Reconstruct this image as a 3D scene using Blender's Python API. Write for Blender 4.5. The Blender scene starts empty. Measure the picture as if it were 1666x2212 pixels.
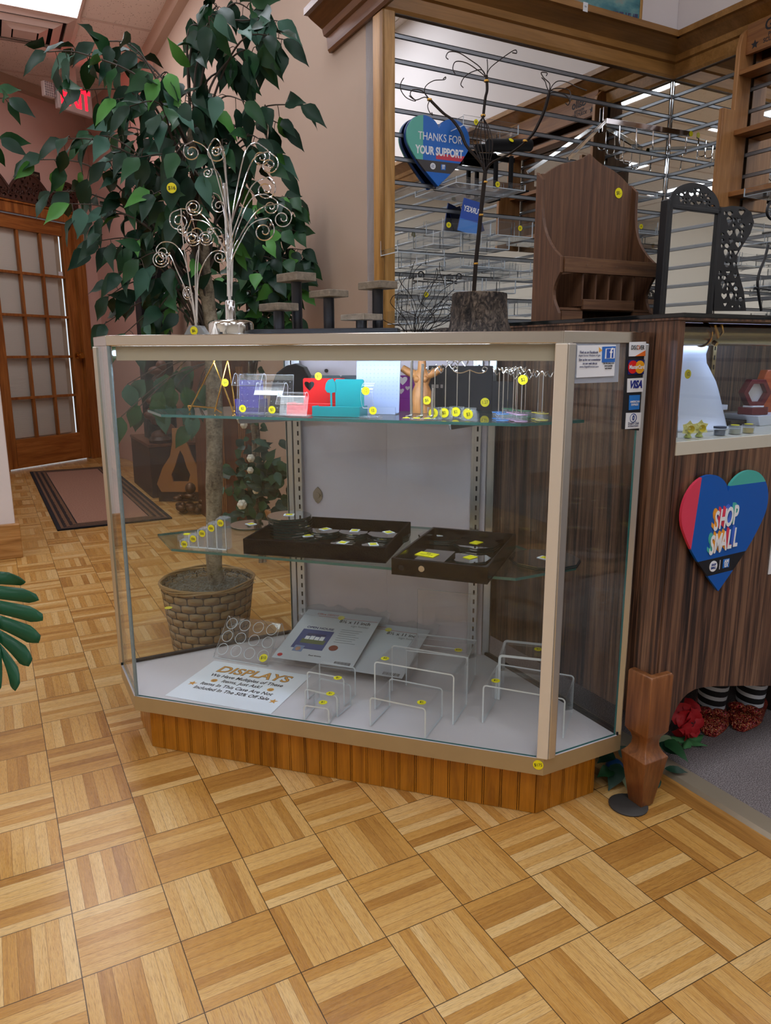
import bpy, math, random
import numpy as np
from mathutils import Vector, Matrix, noise
R = math.radians
sc = bpy.context.scene
C = sc.collection
# ------------------------------------------------------------------ camera, exposure
F, TH, RO, H = 1588.93, 0.213825, -0.0024716, 0.95294
cam = bpy.data.cameras.new('camera'); camo = bpy.data.objects.new('camera', cam); C.objects.link(camo)
r0 = Vector((1, 0, 0)); d0 = Vector((0, -math.sin(TH), -math.cos(TH))); f0 = Vector((0, math.cos(TH), -math.sin(TH)))
r1 = r0*math.cos(RO) - d0*math.sin(RO); d1 = r0*math.sin(RO) + d0*math.cos(RO)
camo.matrix_world = Matrix(((r1.x, -d1.x, -f0.x, 0), (r1.y, -d1.y, -f0.y, 0), (r1.z, -d1.z, -f0.z, H), (0, 0, 0, 1)))
cam.sensor_fit = 'VERTICAL'; cam.sensor_height = 24; cam.sensor_width = 18; cam.lens = F/2212*24
cam.clip_start = 0.02; cam.clip_end = 60
sc.camera = camo
sc.view_settings.view_transform = 'Standard'; sc.view_settings.look = 'None'
sc.view_settings.gamma = 1; sc.view_settings.use_curve_mapping = False
sc.view_settings.exposure = 0.0
sc.cycles.transparent_max_bounces = 20; sc.cycles.max_bounces = 6; sc.cycles.diffuse_bounces = 3
sc.cycles.glossy_bounces = 4; sc.cycles.light_sampling_threshold = .03; sc.cycles.use_adaptive_sampling = True; sc.cycles.adaptive_threshold = .07; sc.cycles.adaptive_min_samples = 20
sc.cycles.use_light_tree = False; sc.cycles.caustics_reflective = False; sc.cycles.caustics_refractive = False; sc.cycles.sample_clamp_indirect = 6
w_ = bpy.data.worlds.new('world'); sc.world = w_; w_.use_nodes = True
w_.node_tree.nodes['Background'].inputs[0].default_value = (0.85, 0.92, 1.0, 1)
w_.node_tree.nodes['Background'].inputs[1].default_value = 1.0
L_PANEL = 7.8      # ceiling troffers
L_HALL = 10.0
L_CASE = 42.0       # tube lamp inside the showcase
# ------------------------------------------------------------------ frames
A0 = 0.49006                                  # building grid direction
Ev = Vector((math.cos(A0), math.sin(A0), 0)); Nv = Vector((-math.sin(A0), math.cos(A0), 0))
CA = math.atan2(-.2950, .9555)                # showcase direction
Du = Vector((math.cos(CA), math.sin(CA), 0)); Dw = Vector((-math.sin(CA), math.cos(CA), 0))
CO = Vector((-.603, 1.629, 0))
def W(u, w, z=0): return CO + Du*u + Dw*w + Vector((0, 0, z))
def B(e, n, z=0): return Ev*e + Nv*n + Vector((0, 0, z))
def ray(x, y):
    a = (x-833)/F; b = (y-1106)/F
    return (r1*a + d1*b + f0)
EYE = Vector((0, 0, H))
def at_depth(x, y, Y):
    d = ray(x, y); return EYE + d*(Y/d.y)
def on_n(x, y, n):                            # point of the plane n = const in building axes -> (e, z)
    d = ray(x, y); t = n/(d @ Nv); p = EYE + d*t; return p @ Ev, p.z
def on_e(x, y, e):
    d = ray(x, y); t = e/(d @ Ev); p = EYE + d*t; return p @ Nv, p.z
def on_w(x, y, w):
    d = ray(x, y); t = (w + (CO-EYE) @ Dw)/(d @ Dw); p = EYE + d*t; return (p-CO) @ Du, p.z
def on_z(x, y, z):
    d = ray(x, y); return EYE + d*((z-H)/d.z)
# ------------------------------------------------------------------ mesh builder
class MB:
    def __init__(s): s.v = []; s.f = []; s.mi = []; s.k = 0; s.M = None
    def add(s, vs, fs, k=None):
        b = len(s.v)
        if s.M is not None: vs = [s.M @ Vector(q) for q in vs]
        s.v += [tuple(q) for q in vs]; s.f += [tuple(b+i for i in f) for f in fs]
        s.mi += [s.k if k is None else k]*len(fs); return s
    def box(s, x0, x1, y0, y1, z0, z1, k=None):
        vs = [(x, y, z) for z in (z0, z1) for y in (y0, y1) for x in (x0, x1)]
        return s.add(vs, [(0, 2, 3, 1), (4, 5, 7, 6), (0, 1, 5, 4), (2, 6, 7, 3), (0, 4, 6, 2), (1, 3, 7, 5)], k)
    def obox(s, c, sz, M, k=None):
        vs = [Vector(c) + M @ Vector((x*sz[0]/2, y*sz[1]/2, z*sz[2]/2)) for z in (-1, 1) for y in (-1, 1) for x in (-1, 1)]
        return s.add(vs, [(0, 2, 3, 1), (4, 5, 7, 6), (0, 1, 5, 4), (2, 6, 7, 3), (0, 4, 6, 2), (1, 3, 7, 5)], k)
    def bar(s, a, b, wd, th, up=(0, 0, 1), k=None):
        a = Vector(a); b = Vector(b); d = (b-a); L = d.length; d.normalize()
        u = Vector(up); x = d.cross(u)
        if x.length < 1e-5: x = d.cross(Vector((1, 0, 0)))
        x.normalize(); y = x.cross(d); M = Matrix((d, x, y)).transposed()
        return s.obox((a+b)/2, (L, wd, th), M, k)
    def prism(s, poly, a, b, ax='z', k=None, ksides=None):
        n = len(poly)
        def P(p, h): return {'z': (p[0], p[1], h), 'y': (p[0], h, p[1]), 'x': (h, p[0], p[1])}[ax]
        vs = [P(p, a) for p in poly] + [P(p, b) for p in poly]
        s.add(vs, [tuple(range(n-1, -1, -1)), tuple(range(n, 2*n))] + [], k)
        base = len(s.v)-2*n
        s.f += [(base+i, base+(i+1) % n, base+n+(i+1) % n, base+n+i) for i in range(n)]
        s.mi += [(ksides if ksides is not None else (s.k if k is None else k))]*n
        return s
    def tube(s, pts, r, seg=8, closed=False, k=None):
        pts = [Vector(p) for p in pts]; n = len(pts)
        rs = r if isinstance(r, (list, tuple)) else [r]*n
        t = []
        for i in range(n):
            a = pts[i-1] if (i > 0 or closed) else pts[i]; b = pts[(i+1) % n] if (i < n-1 or closed) else pts[i]
            q = (b-a); t.append(q.normalized() if q.length > 1e-9 else Vector((0, 0, 1)))
        u = t[0].orthogonal().normalized(); vs = []
        for i in range(n):
            u = u - t[i]*(u @ t[i]); u = u.normalized() if u.length > 1e-6 else t[i].orthogonal().normalized()
            v = t[i].cross(u)
            for j in range(seg):
                an = 2*math.pi*j/seg; vs.append(pts[i] + (u*math.cos(an)+v*math.sin(an))*rs[i])
        fs = []
        m = n if closed else n-1
        for i in range(m):
            i2 = (i+1) % n
            for j in range(seg):
                j2 = (j+1) % seg; fs.append((i*seg+j, i*seg+j2, i2*seg+j2, i2*seg+j))
        if not closed: fs += [tuple(range(seg-1, -1, -1)), tuple((n-1)*seg+j for j in range(seg))]
        return s.add(vs, fs, k)
    def cyl(s, a, b, r, seg=16, k=None): return s.tube([a, b], r, seg, False, k)
    def lathe(s, prof, seg=24, c=(0, 0, 0), k=None, cap=True, wob=None):
        vs = []; n = len(prof)
        for (r, z) in prof:
            for j in range(seg):
                an = 2*math.pi*j/seg; rr = r*(wob(an, z) if wob else 1)
                vs.append((c[0]+rr*math.cos(an), c[1]+rr*math.sin(an), c[2]+z))
        fs = [(i*seg+j, i*seg+(j+1) % seg, (i+1)*seg+(j+1) % seg, (i+1)*seg+j) for i in range(n-1) for j in range(seg)]
        if cap: fs += [tuple(range(seg-1, -1, -1)), tuple((n-1)*seg+j for j in range(seg))]
        return s.add(vs, fs, k)
    def ell(s, c, r, seg=16, rings=10, M=None, k=None):
        vs = []; c = Vector(c)
        for i in range(rings+1):
            ph = math.pi*i/rings
            for j in range(seg):
                an = 2*math.pi*j/seg
                q = Vector((r[0]*math.sin(ph)*math.cos(an), r[1]*math.sin(ph)*math.sin(an), -r[2]*math.cos(ph)))
                if M is not None: q = M @ q
                vs.append(c+q)
        fs = [(i*seg+j, i*seg+(j+1) % seg, (i+1)*seg+(j+1) % seg, (i+1)*seg+j) for i in range(rings) for j in range(seg)]
        return s.add(vs, fs, k)
    def ribbon(s, prof, x0, x1, t, k=None, ke=None):
        """bent sheet: profile of (y, z) points extruded from x0 to x1 with thickness t"""
        n = len(prof); P = [Vector(p) for p in prof]; nr = []
        for i in range(n):
            a = P[max(i-1, 0)]; b = P[min(i+1, n-1)]; d = (b-a).normalized(); nr.append(Vector((-d.y, d.x)))
        o = [P[i]+nr[i]*t/2 for i in range(n)]; q = [P[i]-nr[i]*t/2 for i in range(n)]
        vs = []
        for x in (x0, x1):
            vs += [(x, p.x, p.y) for p in o] + [(x, p.x, p.y) for p in q]
        m = 2*n
        for i in range(n-1):
            pass
        fs = []; ed = []
        for i in range(n-1):
            fs.append((i, i+1, m+i+1, m+i)); fs.append((n+i+1, n+i, m+n+i, m+n+i+1))
            ed.append((i+1, i, n+i, n+i+1)); ed.append((m+i, m+i+1, m+n+i+1, m+n+i))
        ed.append((0, m, m+n, n)); ed.append((n-1, 2*n-1, m+2*n-1, m+n-1))
        s.add(vs, fs, k); base = len(s.v)-len(vs)
        s.f += [tuple(base+i for i in f) for f in ed]; s.mi += [ke if ke is not None else (s.k if k is None else k)]*len(ed)
        return s
    def obj(s, name, mats, parent=None, smooth=35, bevel=0):
        me = bpy.data.meshes.new(name); me.from_pydata([tuple(map(float, q)) for q in s.v], [], s.f); me.update()
        if not isinstance(mats, (list, tuple)): mats = [mats]
        for m in mats: me.materials.append(m)
        me.polygons.foreach_set('material_index', s.mi)
        return link(name, me, parent, smooth, bevel)
def link(name, me, parent=None, smooth=35, bevel=0):
    me.validate()
    if smooth:
        me.polygons.foreach_set('use_smooth', [True]*len(me.polygons)); me.set_sharp_from_angle(angle=R(smooth))
    o = bpy.data.objects.new(name, me); C.objects.link(o)
    if parent: o.parent = parent
    if bevel:
        b = o.modifiers.new('bevel', 'BEVEL'); b.width = bevel; b.segments = 2; b.limit_method = 'ANGLE'; b.angle_limit = R(50)
    return o
def tag(o, label=None, cat=None, group=None, kind=None):
    if label: o['label'] = label
    if cat: o['category'] = cat
    if group: o['group'] = group
    if kind: o['kind'] = kind
    return o
def thing(name, label, cat, loc=(0, 0, 0), rz=0, group=None):
    o = bpy.data.objects.new(name, None); C.objects.link(o); o.empty_display_size = .05
    o.location = loc; o.rotation_euler = (0, 0, rz); return tag(o, label, cat, group)
def struct(name, mb, mats, rz=A0, loc=(0, 0, 0), **k):
    o = mb.obj(name, mats, None, **k); o.rotation_euler = (0, 0, rz); o.location = loc
    o['kind'] = 'structure'; return o
def dup(root, loc=None, rz=None, label=None):
    def cp(o, par):
        c = o.copy(); C.objects.link(c)
        if par is not None:
            c.parent = par; c.matrix_parent_inverse = o.matrix_parent_inverse.copy()
        for ch in list(o.children): cp(ch, c)
        return c
    r = cp(root, None)
    if loc is not None: r.location = loc
    if rz is not None: r.rotation_euler = (0, 0, rz)
    if label: r['label'] = label
    return r
def fill2d(name, outlines, depth, mats, parent=None, bevel=0, loc=None, rot=None):
    """flat board with holes: outlines in the x-z plane, thickness along y"""
    cu = bpy.data.curves.new('c', 'CURVE'); cu.dimensions = '2D'; cu.fill_mode = 'BOTH'; cu.extrude = depth/2; cu.bevel_depth = bevel
    for o in outlines:
        sp = cu.splines.new('POLY'); sp.points.add(len(o)-1)
        for p, q in zip(sp.points, o): p.co = (q[0], q[1], 0, 1)
        sp.use_cyclic_u = True
    t = bpy.data.objects.new('t', cu); C.objects.link(t)
    dg = bpy.context.evaluated_depsgraph_get(); me = bpy.data.meshes.new_from_object(t.evaluated_get(dg))
    bpy.data.objects.remove(t); me.name = name
    me.transform(Matrix.Rotation(R(90), 4, 'X'))
    if rot is not None: me.transform(rot)
    if loc is not None: me.transform(Matrix.Translation(loc))
    me.materials.clear()
    for m in (mats if isinstance(mats, (list, tuple)) else [mats]): me.materials.append(m)
    return link(name, me, parent, 30)
_tc = {}
def text(name, body, size, mat_, parent=None, loc=(0, 0, 0), rot=None, depth=.0004, sx=1.0, shear=0, align='CENTER', bold=0, sp=1.0):
    """lettering standing in the local x-z plane, facing -y; rot: extra 4x4"""
    key = (body, size, depth, sx, shear, align, bold, sp)
    if key not in _tc:
        cu = bpy.data.curves.new('t', 'FONT'); cu.body = body; cu.size = size; cu.extrude = depth/2; cu.align_x = align; cu.align_y = 'CENTER'
        cu.shear = shear; cu.offset = bold; cu.resolution_u = 3; cu.space_line = sp
        t = bpy.data.objects.new('t', cu); C.objects.link(t)
        dg = bpy.context.evaluated_depsgraph_get(); me = bpy.data.meshes.new_from_object(t.evaluated_get(dg))
        bpy.data.objects.remove(t)
        me.transform(Matrix.Rotation(R(90), 4, 'X') @ Matrix.Diagonal((sx, 1, 1, 1)))
        _tc[key] = me
    me = _tc[key].copy(); me.name = name
    if rot is not None: me.transform(rot)
    me.transform(Matrix.Translation(loc))
    me.materials.clear(); me.materials.append(mat_)
    return link(name, me, parent, 0)
# ------------------------------------------------------------------ materials
def lin(c):
    if isinstance(c, str): c = tuple(int(c[i:i+2], 16) for i in (0, 2, 4))
    return tuple((x/255/12.92 if x/255 <= .04045 else ((x/255+.055)/1.055)**2.4) for x in c) + (1,)
class NT:
    def __init__(s, name):
        s.m = bpy.data.materials.new(name); s.m.use_nodes = True; s.t = s.m.node_tree; s.N = s.t.nodes; s.L = s.t.links
        s.b = s.N['Principled BSDF']; s.out = s.N['Material Output']
    def n(s, ty, **k):
        q = s.N.new(ty)
        for a, v in k.items(): setattr(q, a, v)
        return q
    def put(s, inp, v):
        if hasattr(v, 'is_linked') or hasattr(v, 'links'): s.L.new(v, inp)
        else: inp.default_value = v
    def math(s, op, a, b=0.0, c=None):
        q = s.n('ShaderNodeMath', operation=op); s.put(q.inputs[0], a); s.put(q.inputs[1], b)
        if c is not None: s.put(q.inputs[2], c)
        return q.outputs[0]
    def coord(s, out='Object'): return s.n('ShaderNodeTexCoord').outputs[out]
    def map(s, v, sc_=(1, 1, 1), loc=(0, 0, 0), rot=(0, 0, 0)):
        q = s.n('ShaderNodeMapping'); s.put(q.inputs[0], v); q.inputs['Scale'].default_value = sc_; q.inputs['Location'].default_value = loc
        q.inputs['Rotation'].default_value = rot; return q.outputs[0]
    def noise(s, v, scale=5, det=3, rough=.5, dist=0, out=0):
        q = s.n('ShaderNodeTexNoise'); s.put(q.inputs['Vector'], v); q.inputs['Scale'].default_value = scale
        q.inputs['Detail'].default_value = det; q.inputs['Roughness'].default_value = rough; q.inputs['Distortion'].default_value = dist; return q.outputs[out]
    def ramp(s, v, stops, interp='LINEAR'):
        q = s.n('ShaderNodeValToRGB'); s.put(q.inputs[0], v); cr = q.color_ramp; cr.interpolation = interp
        while len(cr.elements) < len(stops): cr.elements.new(.5)
        for e, (p, c) in zip(cr.elements, stops): e.position = p; e.color = lin(c) if not isinstance(c, (float, int)) else (c, c, c, 1)
        return q.outputs[0]
    def mix(s, f, a, b, mode='MIX'):
        q = s.n('ShaderNodeMix', data_type='RGBA', blend_type=mode); s.put(q.inputs[0], f); s.put(q.inputs[6], a); s.put(q.inputs[7], b); return q.outputs[2]
    def sep(s, v):
        q = s.n('ShaderNodeSeparateXYZ'); s.put(q.inputs[0], v); return q.outputs
    def comb(s, x, y, z):
        q = s.n('ShaderNodeCombineXYZ'); s.put(q.inputs[0], x); s.put(q.inputs[1], y); s.put(q.inputs[2], z); return q.outputs[0]
    def bump(s, h, strength=.3, dist=.001):
        q = s.n('ShaderNodeBump'); s.put(q.inputs['Height'], h); q.inputs['Strength'].default_value = strength; q.inputs['Distance'].default_value = dist
        s.L.new(q.outputs[0], s.b.inputs['Normal'])
    def set(s, **k):
        for a, v in k.items(): s.put(s.b.inputs[a.replace('_', ' ')], v)
        return s
def mat(name, c, rough=.5, metal=0, spec=.5, nz=0, nscale=60, emis=None, es=0, coat=0, var=0, sheen=0):
    t = NT(name); t.set(Base_Color=lin(c), Roughness=rough, Metallic=metal); t.b.inputs['Specular IOR Level'].default_value = spec
    if coat: t.b.inputs['Coat Weight'].default_value = coat; t.b.inputs['Coat Roughness'].default_value = .08
    if sheen: t.b.inputs['Sheen Weight'].default_value = sheen
    if nz or var:
        v = t.noise(t.coord(), nscale, 4)
        if nz: t.bump(v, nz, .002)
        if var: t.set(Base_Color=t.mix(t.math('MULTIPLY', v, var), lin(c), tuple(x*.45 for x in lin(c)[:3])+(1,)))
    if emis is not None: t.b.inputs['Emission Color'].default_value = lin(emis); t.b.inputs['Emission Strength'].default_value = es
    return t.m
def clear(name, tint=(.97, .985, .98), ior=1.5, rough=0.0, haze=0.0, hazec=(.9, .93, .95)):
    """thin clear sheet: straight-through transmission plus Fresnel reflection"""
    t = NT(name); t.N.remove(t.b)
    tr = t.n('ShaderNodeBsdfTransparent'); tr.inputs[0].default_value = tint+(1,)
    gl = t.n('ShaderNodeBsdfGlossy'); gl.inputs['Roughness'].default_value = rough; gl.inputs[0].default_value = (1, 1, 1, 1)
    g_ = t.n('ShaderNodeNewGeometry'); dt = t.n('ShaderNodeVectorMath', operation='DOT_PRODUCT'); t.L.new(g_.outputs['Incoming'], dt.inputs[0]); t.L.new(g_.outputs['Normal'], dt.inputs[1])
    cs = t.math('ABSOLUTE', dt.outputs['Value']); f_0 = ((ior-1)/(ior+1))**2
    fr = t.math('ADD', f_0, t.math('MULTIPLY', 1-f_0, t.math('POWER', t.math('SUBTRACT', 1, cs), 5)))
    mx = t.n('ShaderNodeMixShader'); t.L.new(fr, mx.inputs[0]); t.L.new(tr.outputs[0], mx.inputs[1]); t.L.new(gl.outputs[0], mx.inputs[2])
    o = mx.outputs[0]
    if haze:
        df = t.n('ShaderNodeBsdfDiffuse'); df.inputs[0].default_value = hazec+(1,)
        m2 = t.n('ShaderNodeMixShader'); m2.inputs[0].default_value = haze; t.L.new(o, m2.inputs[1]); t.L.new(df.outputs[0], m2.inputs[2]); o = m2.outputs[0]
    t.L.new(o, t.out.inputs[0]); return t.m
def wood(name, c1, c2, c3=None, ax=0, s=1.0, rough=.4, st=14, bump=.1, coat=0, dist=.6, p=(.3, .7)):
    """grain runs along axis ax of the object"""
    t = NT(name); sc_ = [st*s]*3; sc_[ax] = 1.1*s
    v = t.map(t.coord(), tuple(sc_)); a = t.noise(v, 1.6, 5, .6, dist); sc2 = [90*s]*3; sc2[ax] = 3*s
    b = t.noise(t.map(t.coord(), tuple(sc2)), 2.0, 3, .6)
    st_ = [(p[0], c1), (p[1], c2)] if c3 is None else [(p[0], c1), ((p[0]+p[1])/2, c2), (p[1], c3)]
    col = t.ramp(a, st_); col = t.mix(t.math('MULTIPLY', t.math('SUBTRACT', b, .35), .7), col, (0.02, 0.01, 0.004, 1))
    t.set(Base_Color=col, Roughness=rough); t.bump(b, bump, .001)
    if coat: t.b.inputs['Coat Weight'].default_value = coat; t.b.inputs['Coat Roughness'].default_value = .15
    return t.m
def parquet():
    t = NT('parquet'); s_ = .1524; x, y, z = t.sep(t.map(t.coord(), (1/s_, 1/s_, 1), (-.0361/s_, -1.6872/s_, 0)))
    bi, bj = t.math('FLOOR', x), t.math('FLOOR', y); fx, fy = t.math('FRACT', x), t.math('FRACT', y)
    par = t.math('ABSOLUTE', t.math('MODULO', t.math('ADD', t.math('ADD', bi, bj), 1000), 2))     # 1: strips along n
    def sel(a, b): return t.math('ADD', t.math('MULTIPLY', par, a), t.math('MULTIPLY', t.math('SUBTRACT', 1, par), b))
    ac = sel(fx, fy); al = sel(fy, fx)          # across / along
    n7 = t.math('MULTIPLY', ac, 7); si = t.math('FLOOR', n7); fs = t.math('FRACT', n7)
    wn = t.n('ShaderNodeTexWhiteNoise', noise_dimensions='3D'); t.L.new(t.comb(bi, bj, si), wn.inputs[0])
    rnd = wn.outputs['Value']; rc = t.sep(wn.outputs['Color'])
    gv = t.comb(t.math('MULTIPLY', t.math('ADD', ac, rc[0]), 14.0), t.math('ADD', t.math('MULTIPLY', al, .9), t.math('MULTIPLY', rc[1], 40)), t.math('MULTIPLY', rc[2], 30))
    g = t.noise(gv, 1.5, 5, .65, .5)
    gf = t.noise(t.comb(t.math('MULTIPLY', ac, 110), t.math('ADD', t.math('MULTIPLY', al, 5), t.math('MULTIPLY', rc[1], 40)), t.math('MULTIPLY', rc[2], 9)), 1.5, 3, .6)
    big = t.noise(t.coord(), .9, 2)
    val = t.math('ADD', t.math('ADD', t.math('MULTIPLY', rnd, .62), t.math('MULTIPLY', g, .55)), t.math('MULTIPLY', t.math('SUBTRACT', big, .5), .5))
    col = t.ramp(val, [(.12, 'e8c78c'), (.42, 'd9ad68'), (.72, 'c79349'), (1.0, 'a26e31')])
    col = t.mix(t.math('MULTIPLY', t.math('MAXIMUM', t.math('SUBTRACT', gf, .48), 0), 2.6), col, lin('7a4a22'))
    def edge(f, w): return t.math('LESS_THAN', t.math('MINIMUM', f, t.math('SUBTRACT', 1, f)), w)
    eb = t.math('MAXIMUM', edge(fx, .0055), edge(fy, .0055)); es = edge(fs, .016)
    col = t.mix(t.math('MULTIPLY', es, .62), col, lin('5b3414')); col = t.mix(t.math('MULTIPLY', eb, .85), col, lin('2b1708'))
    t.set(Base_Color=col, Roughness=t.math('ADD', .21, t.math('MULTIPLY', gf, .16)))
    t.b.inputs['Specular IOR Level'].default_value = .45
    t.bump(t.math('SUBTRACT', t.math('MULTIPLY', gf, .3), t.math('MULTIPLY', t.math('MAXIMUM', eb, es), .8)), .25, .0006)
    return t.m
def laminate():
    t = NT('rosewood_laminate'); c = t.coord()
    a = t.noise(t.map(c, (46, 46, 1.3)), 1.5, 6, .62, .9); b = t.noise(t.map(c, (160, 160, 4)), 1.5, 3, .6)
    big = t.noise(t.map(c, (5, 5, .5)), 1.3, 3, .5, 1.2)
    v = t.math('ADD', t.math('MULTIPLY', a, .75), t.math('MULTIPLY', big, .3))
    col = t.ramp(v, [(.37, '18110d'), (.46, '3d2a20'), (.54, '6c4c38'), (.66, '8f6b50')])
    col = t.mix(t.math('MULTIPLY', t.math('MAXIMUM', t.math('SUBTRACT', b, .45), 0), 2.2), col, lin('140c09'))
    t.set(Base_Color=col, Roughness=.34); return t.m
M = {}
M['parquet'] = parquet(); M['lam'] = laminate()
M['pink'] = mat('pink_wall_paint', 'b8a18d', .75, nz=.05, nscale=90)
M['hallpinklit'] = mat('hall_pink_brightened', 'd9b3a4', .75)  # wall pink lightened: brighter hall light is put into the colour
M['cream'] = mat('cream_wall_paint', 'f6efe2', .7, nz=.04, nscale=90)
M['palepink'] = mat('pale_pink_paint', 'f0e8e6', .75)
M['oakdoor'] = wood('oak_door', 'c07c3c', 'a5642a', '84491b', ax=2, s=1.4, rough=.38)
M['oakrail'] = wood('oak_rail', 'c07c3c', 'a5642a', '84491b', ax=0, s=1.4, rough=.38)
M['oakbase'] = wood('oak_baseboard', 'd3a266', 'c08a4c', '9c6a36', ax=0, s=1.6, rough=.35)
M['valance'] = wood('oak_valance', 'c8965a', 'ac7c42', '8a602e', ax=0, s=.8, rough=.33, st=9, p=(.25, .75))
M['post'] = wood('oak_post', 'e0b070', 'cc9850', 'ac7a3c', ax=2, s=1.6, rough=.4)
M['shelfwood'] = wood('alder_bracket', 'd29c64', 'ba8450', '9c6a3c', ax=2, s=1.3, rough=.42)
M['shelfwoodx'] = wood('alder_shelf', 'b9834e', 'a06a38', '83522a', ax=0, s=1.3, rough=.42)
M['plinth'] = wood('stained_beadboard', 'c58022', 'b07016', '824c0f', ax=2, s=1.3, rough=.33, dist=1.6, p=(.3, .75))
M['groove'] = mat('dark_groove', '3a1f0a', .7)
M['legwood'] = wood('stained_leg', 'a0663a', '88542d', '683c1f', ax=2, s=2.4, rough=.3)
M['organizer'] = wood('walnut_veneer', '7b573c', '66452f', '4a3021', ax=2, s=2.6, rough=.5, st=22)
M['organizerx'] = wood('walnut_veneer_rail', '85603f', '6d4a31', '503423', ax=0, s=2.6, rough=.5, st=22)
M['greywood'] = wood('weathered_grey_wood', 'a39582', '8d806e', '6e6456', ax=0, s=4, rough=.6, st=10)
M['mirror'] = mat('mirror_glass', 'f2f4f2', .015, 1)
M['alu'] = mat('brushed_aluminium', 'b9bec2', .32, 1, nz=.03, nscale=200)
M['slat'] = mat('grey_slat_insert', '8d9297', .35, .75)
M['chrome'] = mat('chrome', 'e6e8ea', .08, 1)
M['satin'] = mat('satin_aluminium', 'cdc9c0', .28, .85)
M['beige'] = mat('beige_anodised_post', 'ddd2bf', .4, .1)
M['champagne'] = mat('champagne_deck_edge', 'b8a57e', .3, .45, var=.3, nscale=14)
M['white'] = mat('white_laminate', 'ddd6d6', .5, var=.12, nscale=5)
M['backpanel'] = mat('lilac_white_door', 'cfc4c8', .35)
M['housing'] = mat('cream_light_housing', 'c9c0aa', .45)
M['slot'] = mat('black_slot', '0c0c0e', .8)
M['glass'] = clear('case_glass', (.965, .98, .975), 1.34, 0, .002)
M['glass2'] = clear('shelf_glass', (.90, .96, .94), 1.5, 0, .005)
M['gedge'] = mat('glass_edge_green', '2f6a66', .12, spec=.8)
M['gedge2'] = mat('glued_glass_edge', '8d9ea0', .3, nz=.5, nscale=120, var=.6)
M['acr'] = clear('clear_acrylic', (.975, .98, .985), 1.42, 0, .01)
M['acre'] = mat('acrylic_polished_edge', 'dde6ea', .15)
M['acrb'] = clear('solid_acrylic', (.93, .95, .97), 1.5, .02, .1, (.8, .85, .9))
M['yellow'] = mat('yellow_sticker', 'f0e312', .55)
M['ink'] = mat('black_ink', '1b1b22', .6)
M['navyink'] = mat('navy_ink', '22285e', .6)
M['greyink'] = mat('grey_ink', '7d8086', .6)
M['paper'] = mat('white_paper', 'f0f2f4', .6)
M['black'] = mat('satin_black', '121316', .4)
M['matblack'] = mat('matt_black', '16161a', .75)
M['velvet'] = mat('black_velvet', '07070a', .95, sheen=.3, spec=.1)
M['glossblack'] = mat('gloss_black', '0a0a0c', .12)
M['dmirror'] = mat('round_mirror_face', 'c8ccd0', .03, 1)
M['brass'] = mat('brass', 'c79a4a', .18, 1)
M['abrass'] = mat('aged_brass', '9c8a62', .22, 1)
M['red'] = mat('red_plastic', 'c4161a', .25)
M['teal'] = mat('teal_plastic', '0f7f83', .25)
M['purple'] = mat('purple_plastic', '8c1c93', .3)
M['blue'] = mat('royal_blue_plastic', '3a2f9c', .35)
M['dteal'] = mat('dark_teal_plastic', '133036', .35)
M['frost'] = mat('frosted_white_acrylic', 'a9b8d8', .25)
M['bust'] = mat('white_leatherette', 'e2e6ee', .45)
M['tan'] = wood('carved_light_wood', 'd2975a', 'bd7f43', '9c622f', ax=2, s=4, rough=.45)
M['leaf'] = None
# ================================================================== the setting
def ceiling_mat():
    t = NT('ceiling_tile'); c = t.coord(); v = t.n('ShaderNodeTexVoronoi'); v.inputs['Scale'].default_value = 70; t.L.new(c, v.inputs['Vector'])
    a = t.noise(t.map(c, (1, 1, 1)), 16, 4, .7)
    k = t.math('MULTIPLY', t.math('LESS_THAN', v.outputs['Distance'], .22), t.math('GREATER_THAN', a, .5))
    t.set(Base_Color=t.mix(k, lin('ece4dc'), lin('9a8c84')), Roughness=.85); return t.m
def carpet_mat():
    t = NT('grey_carpet'); c = t.coord(); a = t.noise(c, 420, 2, .7); b = t.noise(c, 6, 3)
    t.set(Base_Color=t.mix(t.math('MULTIPLY', b, .3), t.ramp(a, [(.36, '4a4140'), (.5, '8a807e'), (.62, 'b9b0ad')]), lin('6a5f5c')), Roughness=.95); t.bump(a, .8, .004); return t.m
M['ctile'] = ceiling_mat(); M['carpet'] = carpet_mat()
M['tbar'] = mat('ceiling_bar', 'd8cac0', .6)
M['lamp'] = mat('troffer_diffuser', 'ffffff', .5, emis='edf2ff', es=L_PANEL)
M['lamphall'] = mat('hall_diffuser', 'ffffff', .5, emis='f4f4ff', es=L_HALL)
M['vent'] = mat('vent_enamel', 'cbbdb4', .5)
CZ = 3.05
struct('floor', MB().box(-4.6, 3.3, -4.6, 8.2, -.05, 0), M['parquet'], smooth=0)
struct('floor_carpet', MB().box(1.335, 3.3, -4.5, 2.39, 0, .007).box(-4.5, 1.23, -4.5, -.75, 0, .007), M['carpet'], smooth=0)  # second box: unseen carpet added behind the camera to darken glass reflections
struct('trim_1', MB().prism([(1.285, 0), (1.292, .009), (1.333, .012), (1.338, 0)], -4.5, 2.38, 'y'), mat('carpet_edge_strip', 'a3957e', .4, .3), smooth=0)
struct('trim_2', MB().box(1.235, 1.284, -4.5, 2.38, 0, .0015), wood('border_plank', 'c9954f', 'b27c3a', '8a5a26', ax=1, s=1.5, rough=.35), smooth=0)
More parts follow.
